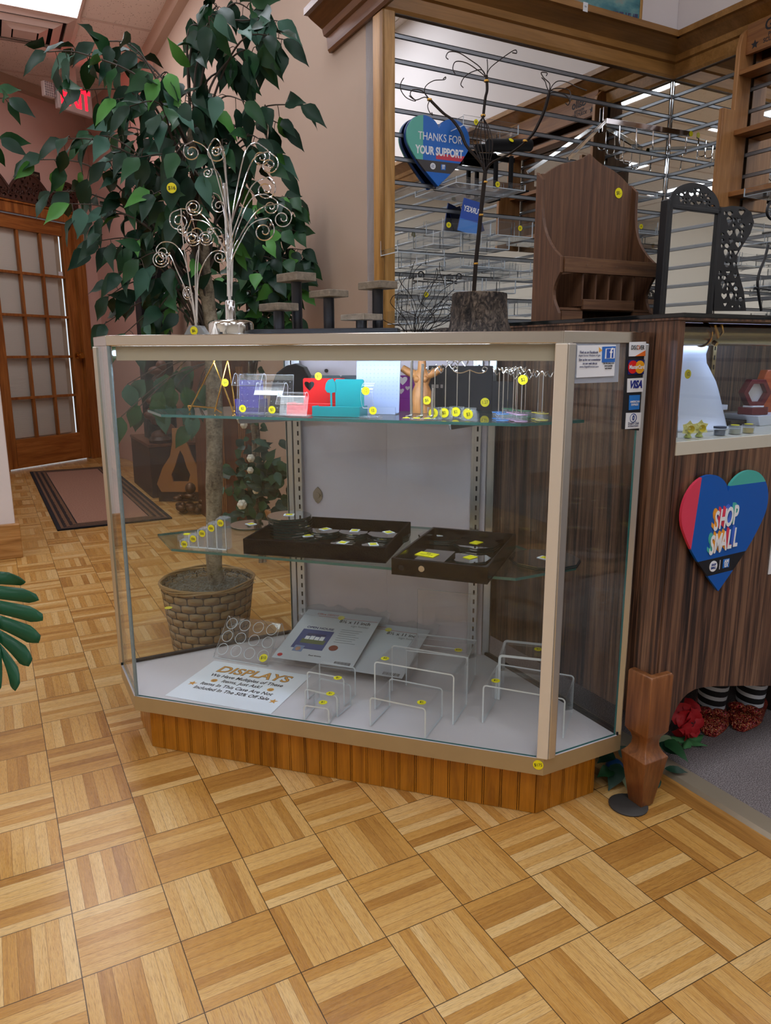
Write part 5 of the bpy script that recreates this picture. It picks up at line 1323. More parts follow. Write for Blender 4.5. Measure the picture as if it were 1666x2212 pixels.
# ================================================================== upper shelf
UZ = Z2+.0005
class At:
    """local frame of a thing on the upper shelf, standing in the plane w"""
    def __init__(s, name, label, cat, px, w, rz=0, group=None):
        s.w = w; s.u = on_w(px, 895, w)[0]; s.t = thing(name, label, cat, W(s.u, w, UZ), CA+rz, group)
    def p(s, x, y, dy=0):
        u, z = on_w(x, y, s.w+dy); return Vector((u-s.u, dy, z-UZ))
    def pc(s, x, y, dy=0):
        v = s.p(x, y, dy); v.z = max(.0012, v.z); return v
# gold easel
a = At('plate_easel', 'gold wire plate easel at the left end of the upper shelf', 'easel', 460, .17)
zt = a.p(461, 784).z
gw = M['brass']; xl = a.p(419, 890).x; xr = a.p(497, 880).x; xm = a.p(462, 784).x; x2 = a.p(478, 885).x; x3 = a.p(491, 786).x; x4 = a.p(506, 880).x
MB().tube(smooth_path([(xl, -.02, .0022), (xm-.003, .0, zt-.004), (xm, .002, zt), (xm+.003, .0, zt-.004), (x4-.004, -.004, .010), (x4-.001, -.006, .0025)], 8), .0019, 8).obj('left_hairpin', gw, a.t)
MB().tube(smooth_path([(x2, -.03, .0022), (x3-.002, .0, zt-.004), (x3, .002, zt), (x3+.002, .002, zt-.004), (x4+.002, -.001, .012), (x4, -.006, .0028)], 8), .0019, 8).obj('right_hairpin', gw, a.t)
MB().tube([(xl-.018, .005, .012), (xm+.002, -.012, .010), (xr+.002, -.045, .0022)], .0019, 8).obj('foot_wire', gw, a.t)
MB().tube([(xl-.018, .005, .012), (xl-.004, -.010, .0022)], .0019, 8).obj('foot_wire', gw, a.t)
v = a.p(494, 826); dot(a.t, (v.x, -.016, v.z), .0088, '$4')
# three step acrylic earring stand
def bent_card(label, px0, px1, ytop, yfold, w, group='bent acrylic earring stands', holes=0, txt=None, sx_=None):
    a = At('acrylic_card_stand', label, 'display stand', px0, w, 0, group); x1 = a.p(px1, 895).x; zt = a.p(px0, ytop).z; zf_ = a.p(px0, yfold).z
    r_ = .006; prof = [(.030, .0012), (-.004, .0012), (.010, zt-r_*1.5), (.006, zt-.003), (.0, zt), (-.007, zt-.003), (-.011, zt-.010), (-.021, zf_)]
    MB().ribbon(prof, 0, x1, .0018, 0, 1).obj('bent_sheet', [M['acr'], M['acre']], a.t, 40)
    if holes:
        hb_ = MB()
        for i in range(holes):
            x = x1*(i+.5)/holes; y, z = -.021+.002, zf_+.006; hb_.cyl((x, y-.002, z), (x, y-.003, z), .0011, 8)
        hb_.obj('post_hole', M['acre'], a.t, 0)
    if txt: dot(a.t, (sx_, -.004, .012), .0085, txt)
    return a
bent_card('tallest clear bent acrylic card stand of the stepped three on the upper shelf', 513, 574, 806, 832, .135, holes=4, txt='$2', sx_=.016)
bent_card('middle clear bent acrylic card stand of the stepped three on the upper shelf', 560, 620, 826, 852, .120, holes=3, txt='$3', sx_=.034)
bent_card('lowest clear bent acrylic card stand of the stepped three on the upper shelf', 605, 664, 846, 872, .105, holes=2)
a = At('pegboard_stand', 'clear acrylic panel of small peg holes leaning behind the stepped stands', 'display stand', 516, .20)
x1 = a.p(632, 895).x; zt = a.p(630, 809).z
q = MB(); q.M = Matrix.Rotation(-R(8), 4, 'X'); abox(q, 0, x1, 0, .0022, .0015, zt); q.obj('panel', [M['acr'], M['acre']], a.t, 0)
q = MB(); q.M = Matrix.Rotation(-R(8), 4, 'X')
for i in range(9):
    for j in range(5): q.cyl((x1*(i+.5)/9, -.0004, .010+j*(zt-.012)/5), (x1*(i+.5)/9, -.0012, .010+j*(zt-.012)/5), .0009, 6)
q.obj('peg_hole', M['acre'], a.t, 0)
# plastic card holders with cut shapes
def cut_heart(cx, cz_, s): return [(cx+s*math.sin(2*math.pi*k/20)**3, cz_+s*(.81*math.cos(2*math.pi*k/20)-.31*math.cos(4*math.pi*k/20)-.12*math.cos(6*math.pi*k/20))) for k in range(20)]
def card_box(name, label, m_, px0, px1, ytop, ytray, w, hearts=(), backh=1, dpt=.05, xcut=0):
    a = At(name, label, 'card holder', px0, w); x1 = a.p(px1, 895).x; zt = a.p(px0, ytop, dpt*.5).z; zr = a.p(px0, ytray).z
    MB().box(0, x1, -.002, .0, 0.0015, zr).box(0, .002, 0, dpt, .0015, zr).box(x1-.002, x1, 0, dpt, .0015, zr).box(0, x1, -.002, dpt, 0, .0018).obj('tray', m_, a.t, 0, .0006)
    ol = [(xcut, 0), (x1, 0), (x1, zt-.003), (x1-.003, zt), (xcut+.003, zt), (xcut, zt-.003)]
    fill2d('back_panel', [ol]+[cut_heart(*h) for h in hearts], .0022, m_, a.t, loc=(0, dpt*.55, .0015)); return a, x1, zt, zr
a, x1, zt, zr = card_box('card_holder', 'red plastic card holder with a heart cut out on the upper shelf', M['red'], 620, 738, 818, 870, .15, ((.045, .062, .0125),), xcut=.030)
dot(a.t, (.068, .0255, zt+.006), .0085, '$3'); dot(a.t, (.095, .0255, zt-.016), .0085, None)
a, x1, zt, zr = card_box('card_holder', 'teal plastic card holder with a tree silhouette on the upper shelf', M['teal'], 675, 778, 820, 877, .115, (), xcut=.044)
tx = .034; pts = []
for k in range(18):
    an = R(-75+k*330/17); rr = .0155+.0022*math.sin(k*2.1); pts.append((tx+rr*.85*math.sin(an+math.pi), zt-.019-rr*math.cos(an+math.pi)))
fill2d('tree_silhouette', [[(tx-.002, zr-.01), (tx+.002, zr-.01), (tx+.002, zt-.03), (tx+.011, zt-.028), (tx+.014, zt-.018), (tx+.011, zt-.008), (tx+.004, zt+.001), (tx-.006, zt-.002), (tx-.012, zt-.010), (tx-.014, zt-.022), (tx-.009, zt-.029), (tx-.002, zt-.03)]], .0022, M['teal'], a.t, loc=(0, .0275, .0015))
a, x1, zt, zr = card_box('card_holder', 'purple plastic card holder with cut out hearts behind the wooden torso', M['purple'], 850, 893, 812, 862, .30, ((.018, .070, .012), (.014, .045, .008), (.030, .052, .006)), dpt=.03)
a, x1, zt, zr = card_box('card_holder', 'deep blue plastic card holder behind the clear pegboard panel', M['blue'], 508, 560, 822, 862, .30)
a, x1, zt, zr = card_box('card_holder', 'dark green plastic card holder behind the teal one', M['dteal'], 668, 732, 812, 860, .26, dpt=.03)
a, x1, zt, zr = card_box('card_holder', 'dark grey plastic card holder second behind the teal one', mat('dark_slate_plastic', '26303a', .4), 733, 768, 812, 862, .28, dpt=.03)
# dark bust and black panel behind
a = At('necklace_display', 'black rounded necklace display neck behind the stepped acrylic stands', 'display bust', 635, .36)
vs = [(a.p(x, y).x, max(0, a.p(x, y).z)) for x, y in ((585, 900), (590, 830), (600, 805), (620, 790), (640, 785), (658, 793), (668, 812), (672, 850), (672, 900))]
MB().prism(vs, -.01, .02, 'y').obj('neck_form', M['velvet'], a.t, 0, .004)
a = At('velvet_display_board', 'black upright earring panel with small slots behind the wire earring trees', 'display panel', 925, .36)
x1 = a.p(1062, 895).x; zt = a.p(930, 790).z; MB().box(0, x1, 0, .006, 0, zt).obj('panel', M['matblack'], a.t, 0, .001)
q = MB()
for k in range(3): q.box(.008+k*.011, .014+k*.011, -.001, -.0002, zt*.50, zt*.58)
q.obj('slot_label', M['satin'], a.t, 0); v = a.p(1048, 869); dot(a.t, (v.x, -.0005, v.z), .0105, '1.27')
a = At('velvet_display_board', 'second black upright panel at the far right of the upper shelf back', 'display panel', 1062, .34)
MB().box(0, .05, 0, .005, 0, .07).obj('panel', M['matblack'], a.t, 0, .001)
# white frosted pegboard
a = At('frosted_pegboard', 'tall frosted white pegboard panel standing in the middle of the upper shelf', 'display panel', 768, .235)
x1 = a.p(862, 895).x; q = MB(); q.M = Matrix.Rotation(-R(6), 4, 'X'); q.box(0, x1, 0, .003, .002, .118); q.obj('panel', M['frost'], a.t, 0, .0008)
q = MB(); q.M = Matrix.Rotation(-R(6), 4, 'X')
for i in range(11):
    for j in range(9): q.cyl((x1*(i+.7)/11.4, -.0002, .034+j*.0092), (x1*(i+.7)/11.4, -.0009, .034+j*.0092), .0011, 6)
q.obj('peg_hole', mat('peg_shadow', '8fa2c4', .5), a.t, 0)
MB().box(0, x1, -.028, .002, 0, .002).box(0, x1, -.030, -.028, 0, .016).obj('foot_lip', M['frost'], a.t, 0)
# curved watch stand
a = At('bracelet_stand', 'clear curved acrylic C shaped bracelet stand in front of the frosted pegboard', 'display stand', 800, .115)
zt = a.p(800, 828).z; prof = [(-.016*math.cos(q_)*1.0, .022+(zt-.022)/2+(zt-.022)/2*math.sin(q_)) for q_ in [R(-70+k*14) for k in range(12)]]
prof = [(-.020*math.cos(R(d_)), .020+(zt-.020)/2+(zt-.020)/2*math.sin(R(d_))) for d_ in range(-90, 100, 15)]
MB().ribbon(prof, -.014, .012, .002, 0, 1).obj('curved_sheet', [M['acr'], M['acre']], a.t, 60)
MB().box(-.022, .022, -.014, .018, 0, .003).obj('base', M['acrb'], a.t, 0, .0006); MB().tube([(0, .002, .003), (0, .0, .022)], [.004, .003], 8).obj('stem', M['acrb'], a.t)
dot(a.t, (-.003, -.020, zt-.015), .0088, '12'); dot(a.t, (.010, -.012, .016), .0085, '12')
# wooden torso
a = At('wooden_torso', 'carved light wooden female torso necklace stand with short outstretched arms', 'display bust', 911, .27)
z_ = lambda y: max(.0, a.p(911, y).z)
q = MB(); rings = [(0.0, .026, .020), (.3, .028, .020), (.52, .022, .016), (.66, .016, .013), (.78, .020, .015), (.90, .022, .013), (.98, .015, .011), (1.02, .010, .009), (1.22, .009, .008)]
Ht = z_(800); vs = []; sg_ = 20
for s, rx, ry in rings:
    for j in range(sg_): an = 2*math.pi*j/sg_; vs.append((rx*math.cos(an), ry*math.sin(an), Ht*s))
q.add(vs, [(i*sg_+j, i*sg_+(j+1) % sg_, (i+1)*sg_+(j+1) % sg_, (i+1)*sg_+j) for i in range(len(rings)-1) for j in range(sg_)]+[tuple(range(sg_-1, -1, -1)), tuple((len(rings)-1)*sg_+j for j in range(sg_))])
for sx in (-1, 1): q.ell((sx*.009, -.010, Ht*.80), (.008, .007, .008))
q.obj('torso', M['tan'], a.t, 60)
for sx in (-1, 1): MB().tube([(sx*.016, 0, Ht*.90), (sx*.032, .0, Ht*.96), (sx*.046, .0, Ht*1.05)], [.010, .009, .008], 12).obj('arm', M['tan'], a.t)
v = a.p(924, 870); dot(a.t, (.018, -.024, .030), .0095, '$6')
# chrome peg stands
for px_, yt, w, lb in ((885, 778, .105, 'tallest chrome peg on a small acrylic square base, leftmost of three'), (908, 786, .105, 'medium chrome peg on a small acrylic square base, middle of three'), (931, 838, .105, 'shortest chrome peg on a small acrylic square base, rightmost of three')):
    a = At('chrome_peg_stand', lb, 'display stand', px_, w, 0, 'chrome peg stands'); zt = max(.02, a.p(px_, yt).z)
    MB().box(-.0125, .0125, -.016, .016, 0, .0030).obj('base', M['acrb'], a.t, 0, .0005)
    MB().tube(smooth_path([(-.004, -.010, .0055), (0, .003, .006), (.002, .006, .010), (.0015, .006, zt*.5), (.003, .006, zt)], 4), .0030, 12).obj('bent_peg', M['chrome'], a.t)
    q = MB(); q.M = Matrix.Translation((-.004, -.0125, .0034)) @ UP; q.cyl((0, 0, 0), (0, -.0005, 0), .0075, 18); q.obj('price_sticker', M['yellow'], a.t, 0)
# earring trees
def tree(px_, yt, w, half, label, base, col=None, group='wire earring trees', curl=0, txt=None):
    a = At('earring_tree', label, 'earring stand', px_, w, 0, group); zt = a.p(px_, yt).z; hb2 = .026 if base == 'sq' else .016
    if base == 'sq':
        q = MB(); abox(q, -.015, .015, -.002, .002, 0.0, .024); q.obj('upright_plate', [M['acrb'], M['acre']], a.t, 0); MB().box(-.016, .016, -.010, .012, 0, .0022).obj('base', M['acrb'], a.t, 0)
        if txt: dot(a.t, (-.002, -.0024, .0125), .0100, txt, size=.009)
        z0 = .006
    else:
        MB().lathe([(.0128, 0), (.0130, .001), (.0130, .0145), (.0126, .0155)], 28).obj('base', M['acrb'], a.t, 40)
        for zz in (.0018, .0148): MB().lathe([(.0128, zz-.0008), (.0134, zz), (.0128, zz+.0008)], 28, cap=False).obj('coloured_ring', M[col], a.t)
        z0 = .004
    MB().cyl((0, 0, z0), (0, 0, zt-.002), .0011, 8).obj('stem', M['chrome'], a.t)
    for sx in (-1, 1):
        P = [(0, 0, zt-.002), (sx*half*.3, 0, zt+.004), (sx*half*.55, 0, zt-.002), (sx*half*.75, 0, zt-.006), (sx*half*.95, 0, zt+.001), (sx*half*1.0, -.002, zt+.004)]
        if curl: P = [(0, 0, zt-.002), (sx*half*.5, 0, zt-.008), (sx*half*.9, 0, zt-.006), (sx*half*1.05, 0, zt+.001), (sx*half*.85, 0, zt+.004), (sx*half*.75, 0, zt-.002), (sx*half*.88, 0, zt-.004)]
        MB().tube(smooth_path(P, 5), .0011, 6).obj('curled_arm', M['chrome'], a.t)
    return a
M['ringblue'] = mat('ring_blue', '1c7fd0', .3); M['ringgreen'] = mat('ring_green', '1f7f4a', .3); M['ringpink'] = mat('ring_pink', 'c99ac0', .3); M['ringyellow'] = mat('ring_yellow', 'cfc02e', .3)
tree(939, 799, .120, .018, 'shortest wire earring tree with square acrylic foot, leftmost of the four', 'sq', txt='$2')
tree(962, 792, .130, .020, 'wire earring tree with square acrylic foot, second from the left', 'sq', txt='$2')
tree(987, 784, .160, .022, 'wire earring tree with square acrylic foot, third from the left', 'sq', txt='$2')
tree(1013, 797, .130, .034, 'wire earring tree with wide curled arms and square acrylic foot, rightmost of the four', 'sq', curl=1, txt='$2')
i_ = 0
for px_, yt, w, c_, lb in ((1077, 798, .150, 'ringblue', 'mini earring tree on a blue ringed round base, left of the blue pair'), (1086, 803, .110, 'ringblue', 'mini earring tree on a blue ringed round base, right of the blue pair'),
    (1096, 800, .255, 'ringgreen', 'mini earring tree on a green ringed round base, farthest left of the green ones'), (1113, 797, .215, 'ringgreen', 'mini earring tree on a green ringed round base, middle green one'), (1134, 802, .200, 'ringgreen', 'mini earring tree on a green ringed round base, rightmost green one'),
    (1108, 799, .150, 'ringpink', 'mini earring tree on a pink ringed round base, left pink one'), (1116, 797, .125, 'ringpink', 'mini earring tree on a pink ringed round base, middle pink one'), (1126, 812, .100, 'ringpink', 'mini earring tree on a pink ringed round base with a price dot at its top'),
    (1162, 806, .165, 'ringyellow', 'mini earring tree on a yellow ringed round base, rear yellow one'), (1171, 808, .140, 'ringyellow', 'mini earring tree on a yellow ringed round base, front yellow one')):
    a = tree(px_, yt, w, .019, lb, 'round', c_, 'mini earring trees on round bases')
    a.t.rotation_euler = (0, 0, CA+R((i_*37) % 70-35)); i_ += 1
    if px_ == 1126: dot(a.t, (0, -.008, a.p(1126, 820).z), .0095, '$2')
a = At('price_block', 'clear angular acrylic block with a yellow three dollar sticker at the shelf front', 'display block', 1016, .10)
MB().prism([(-.017, 0), (.017, 0), (.017, .014), (.010, .0225), (-.008, .0225), (-.017, .012)], -.009, .009, 'y').obj('block', M['acrb'], a.t, 0, .0006); dot(a.t, (-.002, -.0096, .0135), .0095, '$3')
# ================================================================== things hanging on the mirrored slat walls
SN = 2.3938                                  # front of the slats
def onA(x, y, n_=SN): return on_n(x, y, n_)
# THANKS FOR YOUR SUPPORT heart, held off the wall in front of the slats
nh = SN-.028
e_c, z_c = onA(945, 327, nh)
eL = onA(880, 300, nh)[0]; eR = onA(1011, 300, nh)[0]; zT = onA(925, 250, nh)[1]; zB = onA(947, 403, nh)[1]
hw_, hh_ = eR-eL, zT-zB
h = thing('heart_sign', 'blue and green heart sign reading THANKS FOR YOUR SUPPORT hanging on the mirrored slat wall', 'sign', B((eL+eR)/2, nh, (zT+zB)/2), A0-R(4))
t = NT('thanks_heart'); x, y, z = t.sep(t.coord()); bl_ = lin('0a6ac8'); c = bl_
c = t.mix(t.math('LESS_THAN', x, -hw_*.245), c, lin('5fb9a5'))
c = t.mix(t.math('MULTIPLY', t.math('LESS_THAN', z, -hh_*.135), t.math('GREATER_THAN', z, -hh_*.30)), c, lin('3a3636'))
c = t.mix(t.math('LESS_THAN', z, -hh_*.30), c, bl_)
c = t.mix(t.math('MULTIPLY', t.math('GREATER_THAN', x, -hw_*.04), t.math('MULTIPLY', t.math('LESS_THAN', z, -hh_*.02), t.math('GREATER_THAN', z, -hh_*.105))), c, lin('d63c50'))
t.set(Base_Color=c, Roughness=.35)
fill2d('sign_board', [heart2(hw_, hh_)], .008, t.m, h)
fill2d('sign_edge', [[(x*1.006-.001, z*1.006) for x, z in heart2(hw_, hh_)]], .012, mat('heart_edge_blue', '0a4aa0', .5), h, loc=(0, .0105, 0))
text('lettering', 'THANKS FOR', .036, sw, h, (.006, -.0048, hh_*.20), sx=.80*hw_/.25, bold=.0001)
text('lettering', 'YOUR SUPPORT', .036, sw, h, (.004, -.0048, -hh_*.0), sx=.72*hw_/.25, bold=.0013)
MB().cyl((-.022, -.0042, -hh_*.215), (-.022, -.0050, -hh_*.215), .0105, 20).obj('emblem', sw, h, 0); MB().box(.010, .028, -.0050, -.0042, -hh_*.215-.009, -hh_*.215+.009).obj('emblem', bpy.data.materials['emblem_blue'], h, 0)
text('emblem_lettering', 'AM\nEX', .0095, sw, h, (.019, -.0056, -hh_*.215+.001), sx=.9, bold=.0003, sp=.8); text('emblem_lettering', 'SHOP\nSMALL', .0056, bpy.data.materials['emblem_navy'], h, (-.022, -.0054, -hh_*.215), sx=.8)
MB().box(-.02, .02, .0165, .0278, .03, .04).obj('wall_clip', M['acre'], h, 0)
# acrylic trays
AG = 'acrylic shelves on the slat walls'
def slat_shelf(x0, x1, y, dpt, lip, back, label, stk=None, wall='A', group=AG, n_=None, tilt=0):
    """corner pixels of the shelf's front edge; y its level"""
    nf_ = SN-dpt
    if wall == 'A':
        e0_, z_ = on_n(x0, y, nf_); e1_ = on_n(x1, y, nf_)[0]; t = thing('acrylic_shelf', label, 'shelf', B(e0_, SN-.0005, z_), A0, group); L_ = e1_-e0_
    q = MB(); abox(q, 0, L_, -dpt, 0, 0, .003); abox(q, 0, L_, -dpt-.003, -dpt, 0, lip); abox(q, 0, L_, -.003, -.0005, 0.003, back)
    abox(q, 0, .003, -dpt, -.003, .003, lip*.9); abox(q, L_-.003, L_, -dpt, -.003, .003, lip*.9)
    q.obj('shelf_tray', [M['acr'], M['acre']], t, 0)
    if stk is not None: dot(t, (L_*stk, -dpt-.0035, max(.010, lip*.5)), .0095, '$5')
    return t
slat_shelf(1000, 1120, 272, .11, .035, .04, 'clear acrylic shelf highest on the mirrored wall, above the velvet bar', .22)
slat_shelf(985, 1135, 395, .13, .022, .05, 'clear acrylic shelf carrying the black velvet bracelet bar', .58)
slat_shelf(955, 1060, 500, .11, .045, .05, 'clear acrylic tray left of the wire tree trunk on the mirrored wall', .12)
slat_shelf(1075, 1150, 508, .11, .060, .07, 'clear acrylic card tray right of the wire tree trunk', .62)
slat_shelf(908, 1000, 655, .09, .060, .07, 'clear acrylic box tray low on the mirrored wall above the stump', .12)
slat_shelf(858, 900, 700, .09, .05, .05, 'clear acrylic tray lowest at the left edge of the mirrored wall')
slat_shelf(1345, 1420, 500, .10, .05, .06, 'clear acrylic tray on the mirrored wall between organizer and table mirror', .5)
slat_shelf(1100, 1160, 600, .10, .05, .06, 'clear acrylic tray beside the left side of the wooden organizer')
slat_shelf(858, 960, 545, .12, .02, .05, 'wide shallow acrylic shelf under the blue booklet')
slat_shelf(1000, 1090, 575, .12, .03, .05, 'shallow acrylic shelf just left of the wire tree above the stump')
slat_shelf(1350, 1420, 420, .12, .02, .05, 'shallow acrylic shelf above the tray beside the table mirror')
slat_shelf(1560, 1640, 560, .10, .05, .06, 'clear acrylic tray behind the scrolled mirror wing')
slat_shelf(905, 1010, 712, .10, .045, .05, 'clear acrylic tray directly behind the stump')
slat_shelf(1360, 1420, 610, .10, .05, .06, 'clear acrylic tray low beside the table mirror frame')
ordn = ['leftmost', 'second', 'third', 'fourth', 'fifth', 'sixth']
for rn, z_, es_, dp_, lp_ in (('lowest', 1.085, (1.33, 1.47, 1.61, 1.75), .09, .055), ('second lowest', 1.165, (1.35, 1.50, 1.64), .10, .05), ('third lowest', 1.245, (1.34, 1.52, 1.70), .11, .035), ('fourth lowest', 1.315, (1.40, 1.60), .12, .045)):
    for i, e_ in enumerate(es_):
        t = thing('acrylic_tray', '%s clear acrylic tray in the %s row of the mirrored slat wall' % (ordn[i], rn), 'tray', B(e_, SN-.0005, z_), A0, 'clear acrylic trays in rows on the mirrored wall')
        L_ = .115+.01*((i*7) % 3); q = MB(); abox(q, 0, L_, -dp_, 0, 0, .003); abox(q, 0, L_, -dp_-.003, -dp_, 0, lp_); abox(q, 0, L_, -.003, -.0005, .003, lp_+.01); abox(q, 0, .003, -dp_, -.003, .003, lp_); abox(q, L_-.003, L_, -dp_, -.003, .003, lp_)
        q.obj('tray_body', [M['acr'], M['acre']], t, 0)
# trays on the right hand wall (local x runs towards the camera side)
def slat_shelf_B(n0, n1, z_, dpt, lip, label, stk=None):
    t = thing('acrylic_shelf', label, 'shelf', B(2.6309, n0, z_), A0-R(90), AG); L_ = n0-n1
    q = MB(); abox(q, 0, L_, -dpt, 0, 0, .003); abox(q, 0, L_, -dpt-.003, -dpt, 0, lip); abox(q, 0, L_, -.003, -.0005, .003, .05); abox(q, 0, .003, -dpt, -.003, .003, lip*.9); abox(q, L_-.003, L_, -dpt, -.003, .003, lip*.9)
    q.obj('shelf_tray', [M['acr'], M['acre']], t, 0)
    if stk: dot(t, (L_*stk, -dpt-.0035, .012), .0095, '$5')
slat_shelf_B(2.30, 2.02, 1.42, .14, .03, 'acrylic shelf on the right mirrored wall under the wooden bracket, upper', .3)
slat_shelf_B(2.28, 2.00, 1.28, .14, .05, 'acrylic tray on the right mirrored wall under the wooden bracket, lower')
slat_shelf_B(1.90, 1.50, 1.50, .14, .03, 'acrylic shelf on the right mirrored wall beyond the bracket, upper', .3)
slat_shelf_B(1.90, 1.50, 1.33, .14, .05, 'acrylic tray on the right mirrored wall beyond the bracket, middle')
slat_shelf_B(1.90, 1.50, 1.18, .14, .05, 'acrylic tray on the right mirrored wall beyond the bracket, lowest')
slat_shelf_B(1.20, .70, 1.42, .14, .04, 'acrylic shelf on the right mirrored wall nearest the shop front')
# velvet bracelet bar
n_ = SN-.08; e0_, z0_ = on_n(1108, 372, n_)
zs = 0
t = thing('bracelet_bar', 'black velvet double T bracelet bar on an acrylic shelf of the mirrored wall', 'display stand', B(e0_, n_, on_n(985, 395, SN-.13)[1]+.0034), A0)
zb = t.location.z
def vb(x, y, n2): q = on_n(x, y, n2); return q[0]-e0_, q[1]-zb
for (x0, x1, y, n2, r_) in ((1056, 1145, 314, n_-.02, .021), (1030, 1065, 320, n_+.035, .014)):
    a = vb(x0, y, n2); b = vb(x1, y, n2); MB().cyl((a[0], n2-n_, a[1]), (b[0], n2-n_, b[1]), r_, 20).obj('velvet_bar', M['velvet'], t)
a = vb(1105, 335, n_-.02); MB().box(a[0]-.006, a[0]+.006, -.026, -.014, .006, a[1]-.004).obj('upright', M['velvet'], t, 0)
a = vb(1072, 345, n_+.0); MB().box(a[0]-.006, a[0]+.006, -.006, .006, .006, a[1]).obj('upright', M['velvet'], t, 0)
a = vb(1045, 340, n_+.035); b = vb(1110, 345, n_+.035); MB().box(a[0]-.02, b[0], .028, .040, b[1]-.012, b[1]+.004).obj('cross_bar', M['velvet'], t, 0)
MB().box(-.045, .05, -.035, .035, 0, .006).obj('base', M['velvet'], t, 0, .001)
v = vb(1104, 303, n_-.04); dot(t, (v[0], -.042, v[1]), .0095, None, Matrix.Rotation(R(-40), 4, 'X'))
# waterfall arm with hooks
n_ = SN
e0_, z0_ = on_n(1305, 262, n_); e1_, z1_ = on_n(1492, 290, n_-.02)
t = thing('slatwall_hook_rail', 'chrome bracket arm with a row of hanging hooks on the mirrored slat wall', 'hook rail', B(e0_, SN-.0006, z0_), A0)
MB().box(-.010, .012, -.004, 0, -.04, .05).obj('wall_plate', M['chrome'], t, 0, .001)
La = e1_-e0_; nd = -.10
P0 = (0, -.012, -.002); zr_ = on_n(1492, 290, n_-.12)[1]-z0_; Lx = on_n(1490, 290, n_-.12)[0]-e0_
MB().bar(P0, (Lx, -.12, zr_), .009, .020, k=0).obj('arm', M['chrome'], t, 0, .001)
MB().bar((0.0, -.006, -.004), (-.015, -.10, .004), .009, .018).obj('arm', M['chrome'], t, 0, .001) if False else None
for k in range(5):
    s = .16+.2*k; x = Lx*s; y = -.012-.108*s; z = -.002+(zr_+.002)*s-.010
    MB().tube(smooth_path([(x, y, z), (x+.002, y-.001, z-.05), (x+.001, y-.004, z-.066), (x-.006, y-.012, z-.070), (x-.018, y-.020, z-.066), (x-.021, y-.021, z-.052)], 4), .0026, 8).obj('hook', M['chrome'], t)
dot(t, (Lx+.002, -.125, zr_), .0105, None)
e2, z2 = on_n(1245, 330, n_-.1)
MB().bar((0, -.01, .0), (on_n(1222, 345, n_-.10)[0]-e0_, -.11, on_n(1222, 345, n_-.10)[1]-z0_), .008, .014).obj('brace_arm', M['chrome'], t, 0, .001)
# reflection of a blue booklet, modelled as a solid copy with reversed lettering
n_ = SN-.05; e0_, z0_ = on_n(1015, 505, n_)
zb = on_n(858, 545, SN-.12)[1]+.0034
t = thing('booklet_reflection', 'blue tent folded booklet with mirrored white lettering standing on the slat wall shelves', 'booklet', B(on_n(1012, 470, n_)[0], n_, on_n(955, 500, SN-.11)[1]+.0035), A0-R(12))
hB = on_n(1012, 432, n_)[1]-t.location.z
q = MB(); q.M = Matrix.Rotation(R(12), 4, 'Y'); q.box(-.045, .035, -.002, .002, .008, hB); q.obj('cover', mat('booklet_blue', '1f4fb0', .4), t, 0)
q = MB(); q.M = Matrix.Rotation(R(12), 4, 'Y'); q.box(-.044, .034, -.0030, -.0021, .008, hB*.42); q.obj('cover_photo', mat('booklet_sky', '3c86d8', .4), t, 0)
text('lettering', 'TURKEY', .026, sw, t, rot=Matrix.Rotation(R(12), 4, 'Y') @ Matrix.Translation((-.004, -.0030, hB*.72)) @ Matrix.Diagonal((-1, 1, 1, 1)), sx=.72, bold=.0006)
q = MB(); q.M = Matrix.Translation((.045, .012, 0)) @ Matrix.Rotation(R(-20), 4, 'Y'); q.box(-.03, .03, -.002, .002, .012, hB*.98); q.obj('back_cover', mat('booklet_navy', '16285e', .4), t, 0)
# black scroll bracket
n_ = SN-.03; e0_, z0_ = on_n(915, 603, n_); e1_, _ = on_n(987, 606, n_)
t = thing('scroll_hanger', 'small black iron hanger bar with a curl at each end on the slat wall', 'hanger', B(e0_, n_, z0_), A0)
Lh = e1_-e0_; MB().tube([(0, 0, 0), (Lh, 0, -.002)], .0028, 8).obj('bar', M['black'], t)
for x, s in ((0, 1), (Lh, -1)):
    MB().tube([(x-s*.012+.015*(1-k/22)*math.cos(a), 0, .014+.015*(1-k/22)*math.sin(a)) for k, a in [(k, (R(-40) if s > 0 else R(220))+s*k*.42) for k in range(17)]], .0025, 8).obj('curl', M['black'], t)
    MB().tube([(x, 0, -.010), (x, .02, -.006), (x, .029, -.004)], .0025, 8).obj('wall_hook', M['black'], t)
# black sculpted branches reflected low in the mirror: a metal twig stand on the counter back
# wooden bracket shelf on the right wall
KE = 2.6308
def onBw(x, y): return on_e(x, y, KE)
nP = on_n(1600, 200, 2.02)[0]
t = thing('wooden_wall_rack', 'honey coloured wooden wall rack with rounded side panels and narrow shelves by the mirrored corner', 'rack', B(KE-.0005, 2.03, 0), A0)
